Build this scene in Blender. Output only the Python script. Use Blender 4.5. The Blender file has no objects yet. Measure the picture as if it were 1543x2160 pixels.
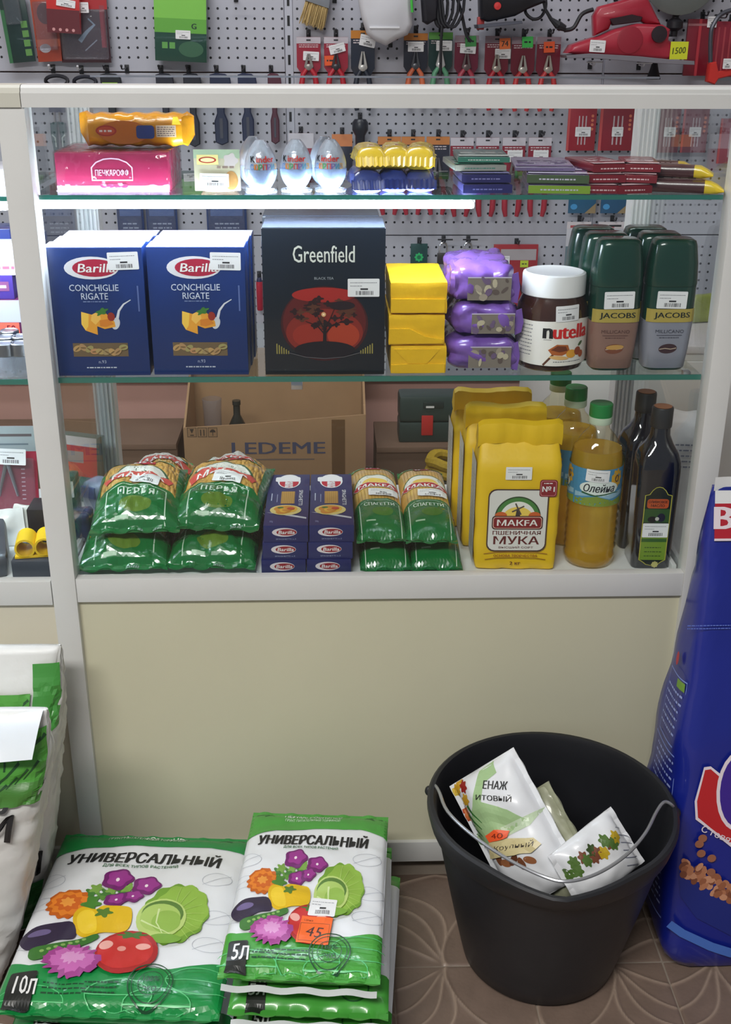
import bpy, bmesh, math, random
from mathutils import Vector, Matrix, noise
random.seed(7)
PI = math.pi
SC = bpy.context.scene
COL = SC.collection

# ---------------------------------------------------------------- camera
W_PX, H_PX, F_PX = 1543, 2160, 2395.1
cam_data = bpy.data.cameras.new('camera')
cam_data.sensor_fit = 'VERTICAL'
cam_data.sensor_height = 24.0
cam_data.lens = F_PX * 24.0 / H_PX
cam_data.clip_start = 0.05
cam = bpy.data.objects.new('camera', cam_data)
COL.objects.link(cam)
CAM_LOC = Vector((-0.0748, -1.5073, 1.289))
CAM_ROT = (Matrix.Rotation(math.radians(-1.892), 3, 'Z') @ Matrix.Rotation(math.radians(90 - 22.977), 3, 'X')
           @ Matrix.Rotation(math.radians(0.241), 3, 'Z'))
cam.matrix_world = Matrix.Translation(CAM_LOC) @ CAM_ROT.to_4x4()
SC.camera = cam

# ---------------------------------------------------------------- world, lights, exposure
world = bpy.data.worlds.new('world')
SC.world = world
world.use_nodes = True
bgn = world.node_tree.nodes.get('Background') or world.node_tree.nodes.new('ShaderNodeBackground')
bgn.inputs[0].default_value = (0.80, 0.88, 1.0, 1)
bgn.inputs[1].default_value = 0.20


def area_light(name, loc, size, energy, color, rot=(0, 0, 0)):
    d = bpy.data.lights.new(name, 'AREA')
    d.shape = 'RECTANGLE'
    d.size, d.size_y = size
    d.energy = energy
    d.color = color
    o = bpy.data.objects.new(name, d)
    o.location = loc
    o.rotation_euler = rot
    COL.objects.link(o)
    return o


area_light('ceiling_light_front', (-0.9, -2.3, 2.8), (1.6, 0.5), 95, (1.0, 0.975, 0.93))
area_light('ceiling_light_middle', (-0.6, 0.75, 2.8), (1.4, 0.30), 21, (0.95, 0.97, 1.0))
area_light('ceiling_light_side', (1.1, 0.95, 2.8), (1.2, 0.30), 5, (0.95, 0.97, 1.0))

SC.view_settings.view_transform = 'Standard'
SC.view_settings.look = 'None'
SC.view_settings.gamma = 1.0
SC.view_settings.use_curve_mapping = False
SC.view_settings.exposure = 0.22
SC.cycles.transparent_max_bounces = 28


# ---------------------------------------------------------------- placing: a point of the place seen at a pixel of the photograph
def at(px, py, Y=None, z=None):
    d = CAM_ROT @ Vector(((px - W_PX / 2) / F_PX, -(py - H_PX / 2) / F_PX, -1))
    t = (Y - CAM_LOC.y) / d.y if Y is not None else (z - CAM_LOC.z) / d.z
    return CAM_LOC + d * t


# ---------------------------------------------------------------- materials
def lin(c):
    out = []
    for v in c[:3]:
        v = v / 255.0
        out.append(v / 12.92 if v <= 0.04045 else ((v + 0.055) / 1.055) ** 2.4)
    return (out[0], out[1], out[2], 1.0)


_M = {}


def M(rgb, rough=0.5, metal=0.0, var=0.06, scale=18.0, bump=0.0, bscale=60.0, spec=0.5, coat=0.0):
    key = (tuple(rgb), rough, metal, var, scale, bump, bscale, spec, coat)
    if key in _M:
        return _M[key]
    m = bpy.data.materials.new('mat_%02x%02x%02x' % tuple(int(max(0, min(255, v))) for v in rgb[:3]))
    m.use_nodes = True
    nt = m.node_tree
    b = nt.nodes['Principled BSDF']
    b.inputs['Roughness'].default_value = rough
    b.inputs['Metallic'].default_value = metal
    b.inputs['Specular IOR Level'].default_value = spec
    b.inputs['Coat Weight'].default_value = coat
    tc = nt.nodes.new('ShaderNodeTexCoord')
    if var > 0:
        nz = nt.nodes.new('ShaderNodeTexNoise')
        nz.inputs['Scale'].default_value = scale
        nz.inputs['Detail'].default_value = 4
        nt.links.new(tc.outputs['Object'], nz.inputs['Vector'])
        mx = nt.nodes.new('ShaderNodeMix')
        mx.data_type = 'RGBA'
        c = lin(rgb)
        mx.inputs['A'].default_value = tuple(max(0, v * (1 - var * 1.6)) for v in c[:3]) + (1,)
        mx.inputs['B'].default_value = tuple(min(1, v * (1 + var * 1.6)) for v in c[:3]) + (1,)
        nt.links.new(nz.outputs['Fac'], mx.inputs['Factor'])
        nt.links.new(mx.outputs['Result'], b.inputs['Base Color'])
    else:
        b.inputs['Base Color'].default_value = lin(rgb)
    if bump > 0:
        n2 = nt.nodes.new('ShaderNodeTexNoise')
        n2.inputs['Scale'].default_value = bscale
        n2.inputs['Detail'].default_value = 3
        nt.links.new(tc.outputs['Object'], n2.inputs['Vector'])
        bp = nt.nodes.new('ShaderNodeBump')
        bp.inputs['Strength'].default_value = bump
        bp.inputs['Distance'].default_value = 0.004
        nt.links.new(n2.outputs['Fac'], bp.inputs['Height'])
        nt.links.new(bp.outputs['Normal'], b.inputs['Normal'])
    _M[key] = m
    return m


def ink(rgb, rough=0.4, var=0.0):
    return M(rgb, rough=rough, var=var)


def emit_mat(name, rgb, strength):
    m = bpy.data.materials.new(name)
    m.use_nodes = True
    nt = m.node_tree
    nt.nodes.clear()
    e = nt.nodes.new('ShaderNodeEmission')
    e.inputs[0].default_value = lin(rgb)
    e.inputs[1].default_value = strength
    o = nt.nodes.new('ShaderNodeOutputMaterial')
    nt.links.new(e.outputs[0], o.inputs[0])
    return m


def clear_mat(name, tint=(245, 250, 248), ior=1.45, rough=0.02, body=None, body_amt=0.0, bump=0.0, bscale=25.0):
    """Thin clear glass or film: light passes straight through, reflection by Fresnel; body = a share of tinted diffuse."""
    m = bpy.data.materials.new(name)
    m.use_nodes = True
    nt = m.node_tree
    nt.nodes.clear()
    tr = nt.nodes.new('ShaderNodeBsdfTransparent')
    tr.inputs[0].default_value = lin(tint)
    src = tr
    if body:
        df = nt.nodes.new('ShaderNodeBsdfDiffuse')
        df.inputs[0].default_value = lin(body)
        mb = nt.nodes.new('ShaderNodeMixShader')
        mb.inputs[0].default_value = body_amt
        nt.links.new(tr.outputs[0], mb.inputs[1])
        tl = nt.nodes.new('ShaderNodeBsdfTranslucent')
        tl.inputs[0].default_value = lin(body)
        dm = nt.nodes.new('ShaderNodeMixShader')
        nt.links.new(df.outputs[0], dm.inputs[1])
        nt.links.new(tl.outputs[0], dm.inputs[2])
        nt.links.new(dm.outputs[0], mb.inputs[2])
        src = mb
    gl = nt.nodes.new('ShaderNodeBsdfGlossy')
    gl.inputs['Roughness'].default_value = rough
    fr = nt.nodes.new('ShaderNodeLayerWeight')
    r0 = ((ior - 1) / (ior + 1)) ** 2
    pw = nt.nodes.new('ShaderNodeMath')
    pw.operation = 'POWER'
    nt.links.new(fr.outputs['Facing'], pw.inputs[0])
    pw.inputs[1].default_value = 5.0
    fm = nt.nodes.new('ShaderNodeMath')
    fm.operation = 'MULTIPLY_ADD'
    nt.links.new(pw.outputs[0], fm.inputs[0])
    fm.inputs[1].default_value = 1 - r0
    fm.inputs[2].default_value = r0
    mx = nt.nodes.new('ShaderNodeMixShader')
    nt.links.new(fm.outputs[0], mx.inputs[0])
    nt.links.new(src.outputs[0], mx.inputs[1])
    nt.links.new(gl.outputs[0], mx.inputs[2])
    if bump > 0:
        tc = nt.nodes.new('ShaderNodeTexCoord')
        n2 = nt.nodes.new('ShaderNodeTexNoise')
        n2.inputs['Scale'].default_value = bscale
        nt.links.new(tc.outputs['Object'], n2.inputs['Vector'])
        bp = nt.nodes.new('ShaderNodeBump')
        bp.inputs['Strength'].default_value = bump
        bp.inputs['Distance'].default_value = 0.01
        nt.links.new(n2.outputs['Fac'], bp.inputs['Height'])
        nt.links.new(bp.outputs['Normal'], gl.inputs['Normal'])
        nt.links.new(bp.outputs['Normal'], fr.inputs['Normal'])
    o = nt.nodes.new('ShaderNodeOutputMaterial')
    nt.links.new(mx.outputs[0], o.inputs[0])
    return m


def peg_mat():
    """White enamelled sheet steel with punched round holes every 25 mm."""
    m = bpy.data.materials.new('perforated_steel')
    m.use_nodes = True
    nt = m.node_tree
    b = nt.nodes['Principled BSDF']
    b.inputs['Roughness'].default_value = 0.35
    tc = nt.nodes.new('ShaderNodeTexCoord')
    sp = nt.nodes.new('ShaderNodeSeparateXYZ')
    nt.links.new(tc.outputs['Object'], sp.inputs[0])

    def mth(op, a, bb=None):
        n = nt.nodes.new('ShaderNodeMath')
        n.operation = op
        for i, v in enumerate((a, bb)):
            if v is None:
                continue
            if isinstance(v, (int, float)):
                n.inputs[i].default_value = v
            else:
                nt.links.new(v, n.inputs[i])
        return n.outputs[0]

    fx = mth('SUBTRACT', mth('FRACT', mth('DIVIDE', sp.outputs['X'], 0.025)), 0.5)
    fz = mth('SUBTRACT', mth('FRACT', mth('DIVIDE', sp.outputs['Z'], 0.025)), 0.5)
    r = mth('SQRT', mth('ADD', mth('MULTIPLY', fx, fx), mth('MULTIPLY', fz, fz)))
    hole = mth('LESS_THAN', r, 0.135)
    inz = mth('MULTIPLY', mth('GREATER_THAN', sp.outputs['Z'], 0.022), mth('LESS_THAN', sp.outputs['Z'], 0.428))
    fac = mth('MULTIPLY', hole, inz)
    mx = nt.nodes.new('ShaderNodeMix')
    mx.data_type = 'RGBA'
    mx.inputs['A'].default_value = lin((184, 185, 196))
    mx.inputs['B'].default_value = lin((24, 24, 30))
    nt.links.new(fac, mx.inputs['Factor'])
    nt.links.new(mx.outputs['Result'], b.inputs['Base Color'])
    return m


# ---------------------------------------------------------------- mesh helpers
def smooth_path(pts, n=5):
    P = [Vector(p) for p in pts]
    out = []
    for i in range(len(P) - 1):
        a, b, c, d = P[max(0, i - 1)], P[i], P[i + 1], P[min(len(P) - 1, i + 2)]
        for k in range(n):
            t = k / n
            out.append(0.5 * (2 * b + (c - a) * t + (2 * a - 5 * b + 4 * c - d) * t * t + (3 * b - a - 3 * c + d) * t * t * t))
    out.append(P[-1])
    return out


class MB:
    def __init__(s):
        s.v, s.f, s.m = [], [], []

    def add(s, vs, fs, mi=0):
        o = len(s.v)
        s.v += [tuple(p) for p in vs]
        s.f += [tuple(i + o for i in f) for f in fs]
        s.m += [mi] * len(fs)
        return s

    def box(s, x0, x1, y0, y1, z0, z1, mi=0, bev=0.0, T=None, seg=2):
        if bev <= 0:
            vs = [(x, y, z) for z in (z0, z1) for y in (y0, y1) for x in (x0, x1)]
            fs = [(0, 2, 3, 1), (4, 5, 7, 6), (0, 1, 5, 4), (2, 6, 7, 3), (0, 4, 6, 2), (1, 3, 7, 5)]
        else:
            bm = bmesh.new()
            bmesh.ops.create_cube(bm, size=1)
            for v in bm.verts:
                v.co = Vector(((x0 + x1) / 2 + v.co.x * (x1 - x0), (y0 + y1) / 2 + v.co.y * (y1 - y0), (z0 + z1) / 2 + v.co.z * (z1 - z0)))
            bmesh.ops.bevel(bm, geom=list(bm.edges), offset=bev, segments=seg, affect='EDGES', profile=0.6)
            bm.verts.index_update()
            vs = [v.co.copy() for v in bm.verts]
            fs = [tuple(v.index for v in f.verts) for f in bm.faces]
            bm.free()
        if T is not None:
            vs = [T @ Vector(p) for p in vs]
        return s.add(vs, fs, mi)

    def tube(s, pts, r, n=8, mi=0, closed=False, r2=None):
        pts = [Vector(p) for p in pts]
        k = len(pts)
        rings = []
        up = Vector((0, 0, 1))
        for i, p in enumerate(pts):
            a = pts[(i - 1) % k] if (closed or i > 0) else pts[i]
            b = pts[(i + 1) % k] if (closed or i < k - 1) else pts[i]
            t = (b - a).normalized()
            if abs(t.dot(up)) > 0.95:
                up = Vector((0, 1, 0)) if abs(t.y) < 0.9 else Vector((1, 0, 0))
            u = t.cross(up).normalized()
            w = u.cross(t).normalized()
            up = w
            rr = r if r2 is None else r + (r2 - r) * i / max(1, k - 1)
            if isinstance(r, (list, tuple)):
                rr = r[i]
            rings.append([p + (u * math.cos(2 * PI * j / n) + w * math.sin(2 * PI * j / n)) * rr for j in range(n)])
        vs = [q for g in rings for q in g]
        fs = []
        for i in range(k if closed else k - 1):
            for j in range(n):
                a, b = i * n + j, i * n + (j + 1) % n
                c, d = ((i + 1) % k) * n + (j + 1) % n, ((i + 1) % k) * n + j
                fs.append((a, b, c, d))
        if not closed:
            fs.append(tuple(range(n))[::-1])
            fs.append(tuple((k - 1) * n + j for j in range(n)))
        return s.add(vs, fs, mi)

    def loft(s, rings, mi=0, cap0=True, cap1=True, closed=True):
        n = len(rings[0])
        vs = [p for g in rings for p in g]
        fs = []
        for i in range(len(rings) - 1):
            for j in range(n if closed else n - 1):
                fs.append((i * n + j, i * n + (j + 1) % n, (i + 1) * n + (j + 1) % n, (i + 1) * n + j))
        if cap0:
            fs.append(tuple(range(n))[::-1])
        if cap1:
            fs.append(tuple((len(rings) - 1) * n + j for j in range(n)))
        return s.add(vs, fs, mi)

    def lathe(s, prof, n=28, mi=0, c=(0, 0), cap0=True, cap1=True, sq=None):
        rings = []
        for r, z in prof:
            g = []
            for j in range(n):
                a = 2 * PI * j / n
                k = 1.0
                if sq:
                    ca, sa = abs(math.cos(a)), abs(math.sin(a))
                    k = 1.0 / ((ca ** sq + sa ** sq) ** (1.0 / sq))
                g.append((c[0] + r * k * math.cos(a), c[1] + r * k * math.sin(a), z))
            rings.append(g)
        return s.loft(rings, mi, cap0, cap1)

    def prism(s, poly, y0, y1, mi=0, axis='y', inset=0.0):
        """Outline extruded. axis y: poly is (x, z); axis z: poly is (x, y)."""
        a = sum(poly[i][0] * poly[(i + 1) % len(poly)][1] - poly[(i + 1) % len(poly)][0] * poly[i][1] for i in range(len(poly)))
        if a < 0:
            poly = poly[::-1]
        n = len(poly)

        def off(d):
            if d == 0:
                return list(poly)
            out = []
            for i in range(n):
                p0, p1, p2 = Vector(poly[i - 1]), Vector(poly[i]), Vector(poly[(i + 1) % n])
                e0, e1 = (p1 - p0), (p2 - p1)
                if e0.length < 1e-9 or e1.length < 1e-9:
                    out.append(tuple(p1))
                    continue
                n0 = Vector((-e0.y, e0.x)).normalized()
                n1 = Vector((-e1.y, e1.x)).normalized()
                nn = (n0 + n1)
                if nn.length < 1e-6:
                    nn = n0
                nn.normalize()
                out.append(tuple(p1 + nn * d))
            return out
        if inset > 0:
            lay = [(off(inset), y0), (off(0), y0 + inset), (off(0), y1 - inset), (off(inset), y1)]
        else:
            lay = [(off(0), y0), (off(0), y1)]
        rings = []
        for pl, yy in lay:
            if axis == 'y':
                rings.append([(p[0], yy, p[1]) for p in pl])
            else:
                rings.append([(p[0], p[1], yy) for p in pl])
        o = MB().loft(rings, 0)
        fs = [f[::-1] for f in o.f] if axis == 'y' else o.f
        return s.add(o.v, fs, mi)

    def grid(s, fn, nu, nv, mi=0):
        vs = [fn(i / nu, j / nv) for j in range(nv + 1) for i in range(nu + 1)]
        fs = [(j * (nu + 1) + i, j * (nu + 1) + i + 1, (j + 1) * (nu + 1) + i + 1, (j + 1) * (nu + 1) + i) for j in range(nv) for i in range(nu)]
        return s.add(vs, fs, mi)

    def ball(s, c, rx, ry, rz, mi=0, n=12, m=8):
        rings = []
        for i in range(1, m):
            t = PI * i / m
            rings.append([(c[0] + rx * math.sin(t) * math.cos(2 * PI * j / n), c[1] + ry * math.sin(t) * math.sin(2 * PI * j / n), c[2] - rz * math.cos(t)) for j in range(n)])
        return s.loft(rings, mi)

    def xf(s, T):
        s.v = [tuple(T @ Vector(p)) for p in s.v]
        return s

    def mesh(s, name, mats, smooth=True, angle=38, fix=True):
        me = bpy.data.meshes.new(name)
        me.from_pydata(s.v, [], s.f)
        for mt in (mats if isinstance(mats, (list, tuple)) else [mats]):
            me.materials.append(mt)
        if any(s.m):
            me.polygons.foreach_set('material_index', s.m)
        if fix:
            bm = bmesh.new()
            bm.from_mesh(me)
            bmesh.ops.recalc_face_normals(bm, faces=bm.faces)
            bm.to_mesh(me)
            bm.free()
        if smooth:
            me.polygons.foreach_set('use_smooth', [True] * len(me.polygons))
            me.set_sharp_from_angle(angle=math.radians(angle))
        me.update()
        return me

    def build(s, name, mats, parent=None, smooth=True, angle=38, label=None, fix=True):
        o = bpy.data.objects.new(name, s.mesh(name, mats, smooth, angle, fix))
        COL.objects.link(o)
        if parent is not None:
            o.parent = parent
        if label:
            o['label'] = label
        return o


def thing(name, label, cat, loc=(0, 0, 0), rz=0.0, group=None, rot=None):
    o = bpy.data.objects.new(name, None)
    o.empty_display_size = 0.02
    COL.objects.link(o)
    o.location = loc
    o.rotation_euler = rot if rot is not None else (0, 0, rz)
    o['label'] = label
    o['category'] = cat
    if group:
        o['group'] = group
    return o


def structure(name, mb, mats, **k):
    o = mb.build(name, mats, None, **k)
    o['kind'] = 'structure'
    return o


def copy_thing(o, label, loc=None, rz=None, rot=None):
    def cp(src, par):
        c = src.copy()
        COL.objects.link(c)
        c.parent = par
        for ch in src.children:
            cp(ch, c)
        return c
    c = cp(o, None)
    c['label'] = label
    if loc is not None:
        c.location = loc
    if rz is not None:
        c.rotation_euler = (0, 0, rz)
    if rot is not None:
        c.rotation_euler = rot
    return c


# ---------------------------------------------------------------- flat print: lettering and shapes laid onto a surface
_TXT = {}


def text_mesh(s, bold=0.0, shear=0.0, space=1.0):
    key = (s, bold, shear, space)
    if key not in _TXT:
        cu = bpy.data.curves.new('lettering', 'FONT')
        cu.body = s
        cu.size = 1.0
        cu.offset = bold
        cu.shear = shear
        cu.space_character = space
        cu.resolution_u = 2
        cu.align_x = 'LEFT'
        ob = bpy.data.objects.new('lettering', cu)
        COL.objects.link(ob)
        dg = bpy.context.evaluated_depsgraph_get()
        me = bpy.data.meshes.new_from_object(ob.evaluated_get(dg))
        vs = [(v.co.x, v.co.y) for v in me.vertices]
        fs = [tuple(p.vertices) for p in me.polygons]
        bpy.data.objects.remove(ob)
        bpy.data.curves.remove(cu)
        bpy.data.meshes.remove(me)
        if not vs:
            vs, fs = [(0, 0), (1, 0), (1, 1)], [(0, 1, 2)]
        x0, x1 = min(v[0] for v in vs), max(v[0] for v in vs)
        y0, y1 = min(v[1] for v in vs), max(v[1] for v in vs)
        _TXT[key] = ([((x - x0), (y - y0)) for x, y in vs], fs, x1 - x0, y1 - y0)
    return _TXT[key]


class Print:
    """Flat print in the metres of a surface; later pieces lie on earlier ones."""

    def __init__(s):
        s.items = []
        s.mats = []

    def _mi(s, m):
        if m not in s.mats:
            s.mats.append(m)
        return s.mats.index(m)

    def poly(s, pts, m, ang=0, c=None):
        if ang:
            c = c or (sum(p[0] for p in pts) / len(pts), sum(p[1] for p in pts) / len(pts))
            ca, sa = math.cos(ang), math.sin(ang)
            pts = [(c[0] + (x - c[0]) * ca - (y - c[1]) * sa, c[1] + (x - c[0]) * sa + (y - c[1]) * ca) for x, y in pts]
        a = sum(pts[i][0] * pts[(i + 1) % len(pts)][1] - pts[(i + 1) % len(pts)][0] * pts[i][1] for i in range(len(pts)))
        if a < 0:
            pts = pts[::-1]
        s.items.append((list(pts), [tuple(range(len(pts)))], s._mi(m)))
        return s

    def rect(s, x0, y0, x1, y1, m, r=0.0, ang=0):
        if r <= 0:
            pts = [(x0, y0), (x1, y0), (x1, y1), (x0, y1)]
        else:
            pts = []
            for cx, cy, a0 in ((x1 - r, y0 + r, -90), (x1 - r, y1 - r, 0), (x0 + r, y1 - r, 90), (x0 + r, y0 + r, 180)):
                for k in range(5):
                    a = math.radians(a0 + k * 22.5)
                    pts.append((cx + r * math.cos(a), cy + r * math.sin(a)))
        return s.poly(pts, m, ang, ((x0 + x1) / 2, (y0 + y1) / 2))

    def ell(s, cx, cy, rx, ry, m, ang=0, n=24, a0=0, a1=360, wob=0, lob=0):
        pts = []
        full = a1 - a0 >= 360
        if wob:
            n = max(n, int(lob * 6))
        for k in range(n if full else n + 1):
            a = math.radians(a0 + (a1 - a0) * k / n)
            w = 1 + (wob * math.cos(lob * a) if wob else 0)
            pts.append((cx + rx * w * math.cos(a), cy + ry * w * math.sin(a)))
        return s.poly(pts, m, ang, (cx, cy))

    def ring(s, cx, cy, rx, ry, w, m, n=28, a0=0, a1=360):
        full = a1 - a0 >= 360
        k = n if full else n + 1
        vs, fs = [], []
        for i in range(k):
            a = math.radians(a0 + (a1 - a0) * i / n)
            vs += [(cx + rx * math.cos(a), cy + ry * math.sin(a)), (cx + (rx - w) * math.cos(a), cy + (ry - w) * math.sin(a))]
        for i in range(n):
            j = (i + 1) % k
            fs.append((2 * i, 2 * j, 2 * j + 1, 2 * i + 1))
        s.items.append((vs, fs, s._mi(m)))
        return s

    def line(s, pts, w, m, w1=None):
        vs, fs = [], []
        n = len(pts)
        for i, p in enumerate(pts):
            a, b = Vector(pts[max(0, i - 1)]), Vector(pts[min(n - 1, i + 1)])
            t = (b - a)
            t = t.normalized() if t.length > 1e-9 else Vector((1, 0))
            ww = w if w1 is None else w + (w1 - w) * i / max(1, n - 1)
            nn = Vector((-t.y, t.x)) * ww / 2
            vs += [(p[0] - nn.x, p[1] - nn.y), (p[0] + nn.x, p[1] + nn.y)]
        for i in range(n - 1):
            fs.append((2 * i, 2 * i + 2, 2 * i + 3, 2 * i + 1))
        s.items.append((vs, fs, s._mi(m)))
        return s

    def text(s, t, cx, cy, h, m, w=None, bold=0.0, shear=0.0, ang=0, align='c', arc=0.0, space=1.0):
        extra = max(0.0, bold) * 0.9
        vs, fs, tw, th = text_mesh(t, 0.0, shear, space)
        sy = h / max(th, 1e-6)
        sx = (w / max(tw, 1e-6)) if w else sy
        ox = {'c': -tw / 2, 'l': 0.0, 'r': -tw}[align]
        out = []
        ca, sa = math.cos(ang), math.sin(ang)
        for x, y in vs:
            X, Y = (x + ox) * sx, (y - th / 2) * sy
            if arc:
                Y -= arc * X * X
            out.append((cx + X * ca - Y * sa, cy + X * sa + Y * ca))
        s.items.append((out, fs, s._mi(m)))
        if extra > 0:
            for d_ in (-extra, extra):
                s.items.append(([(x + d_ * ca * sy, y + d_ * sa * sy) for x, y in out], fs, s._mi(m)))
        return s

    def scribble(s, x0, x1, y, h, m, rows=1, gap=None, seed=0):
        """Rows of print too fine to read: short dashes of uneven length."""
        rnd = random.Random(seed)
        gap = gap or h * 1.8
        for k in range(rows):
            x = x0
            while x < x1 - h:
                w = rnd.uniform(1.0, 3.6) * h
                s.rect(x, y - k * gap, min(x + w, x1), y - k * gap + h, m)
                x += w + 0.7 * h
        return s

    def build(s, name, parent, surf, eps=0.0004, step=0.0001, maxlen=None, label=None):
        mb = MB()
        # a piece lies one layer above the highest earlier piece it overlaps
        boxes, layers = [], []
        for vs, fs, mi in s.items:
            bx = (min(v[0] for v in vs), min(v[1] for v in vs), max(v[0] for v in vs), max(v[1] for v in vs))
            ly = 0
            for b, q in zip(boxes, layers):
                if q >= ly and b[0] < bx[2] and b[2] > bx[0] and b[1] < bx[3] and b[3] > bx[1]:
                    ly = q + 1
            boxes.append(bx)
            layers.append(ly)
        for k, (vs, fs, mi) in zip(layers, list(s.items)):
            if maxlen:
                bm = bmesh.new()
                bv = [bm.verts.new((x, y, 0)) for x, y in vs]
                for f in fs:
                    try:
                        bm.faces.new([bv[i] for i in f])
                    except ValueError:
                        pass
                bmesh.ops.triangulate(bm, faces=list(bm.faces))
                for _ in range(8):
                    le = [e for e in bm.edges if e.calc_length() > maxlen]
                    if not le:
                        break
                    bmesh.ops.subdivide_edges(bm, edges=le, cuts=1)
                    bmesh.ops.triangulate(bm, faces=[f for f in bm.faces if len(f.verts) > 3])
                bm.verts.index_update()
                vs = [(v.co.x, v.co.y) for v in bm.verts]
                fs = [tuple(v.index for v in f.verts) for f in bm.faces]
                bm.free()
            pts = []
            for x, y in vs:
                p, n = surf(x, y)
                pts.append(p + n * (eps + step * k))
            mb.add(pts, fs, mi)
        return mb.build(name, s.mats, parent, smooth=False, label=label, fix=False)


def front(y0=0.0):
    n = Vector((0, -1, 0))
    return lambda x, z: (Vector((x, y0, z)), n)


def top(z0=0.0):
    n = Vector((0, 0, 1))
    return lambda x, y: (Vector((x, y, z0)), n)


def plane_surf(o, ux, uy):
    o, ux, uy = Vector(o), Vector(ux).normalized(), Vector(uy).normalized()
    n = ux.cross(uy).normalized()
    return lambda x, y: (o + ux * x + uy * y, n)


def cyl_surf(r, c=(0, 0), a0=-PI / 2):
    """x runs round the cylinder, y up; a0 = the direction that x = 0 faces."""
    def fn(x, z):
        rr = r(z) if callable(r) else r
        a = a0 + x / (rr if not callable(r) else r(z))
        n = Vector((math.cos(a), math.sin(a), 0))
        return Vector((c[0] + rr * n.x, c[1] + rr * n.y, z)), n
    return fn


def field_surf(fn, d=0.0015):
    """fn(x, y) -> Vector; the normal comes from differences."""
    def g(x, y):
        p = fn(x, y)
        a = fn(x + d, y) - fn(x - d, y)
        b = fn(x, y + d) - fn(x, y - d)
        n = a.cross(b)
        return p, (n.normalized() if n.length > 1e-12 else Vector((0, 0, 1)))
    return g


STICK = M((236, 236, 238), rough=0.35, var=0.02)
GREY_INK = ink((120, 122, 128))
DARK_INK = ink((40, 40, 44))


def sticker(parent, surf, cx, cy, w, h, ang=0.0, seed=1, maxlen=None, eps=0.0016):
    p = Print()
    p.rect(cx - w / 2, cy - h / 2, cx + w / 2, cy + h / 2, STICK, r=min(w, h) * 0.06, ang=0)
    rnd = random.Random(seed)
    p.scribble(cx - w * 0.42, cx + w * 0.42, cy + h * 0.26, h * 0.035, GREY_INK, seed=seed)
    p.scribble(cx - w * 0.42, cx - w * 0.05, cy + h * 0.08, h * 0.035, GREY_INK, seed=seed + 1)
    p.rect(cx - w * 0.10, cy - h * 0.12, cx + w * 0.14, cy - h * 0.03, DARK_INK)
    x = cx - w * 0.24
    while x < cx + w * 0.30:
        ww = rnd.uniform(0.008, 0.028) * w
        p.rect(x, cy - h * 0.40, x + ww, cy - h * 0.18, DARK_INK)
        x += ww + rnd.uniform(0.012, 0.03) * w
    if ang:
        ca, sa = math.cos(ang), math.sin(ang)
        p.items = [([(cx + (x - cx) * ca - (y - cy) * sa, cy + (x - cx) * sa + (y - cy) * ca) for x, y in vs], fs, mi) for vs, fs, mi in p.items]
    return p.build('price_sticker', parent, surf, eps=eps, maxlen=maxlen, label='white price sticker with a barcode')


def fbm(x, y, s, seed=0.0):
    return noise.fractal(Vector((x * s + seed * 13.1, y * s - seed * 7.7, seed * 3.3)), 0.8, 2.0, 3)


def crease(x, y, s, seed=0.0):
    v = noise.noise(Vector((x * s + seed * 9.1, y * s + seed * 4.7, seed * 2.1)))
    return 1.0 - min(1.0, abs(v) * 4.0)


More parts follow.
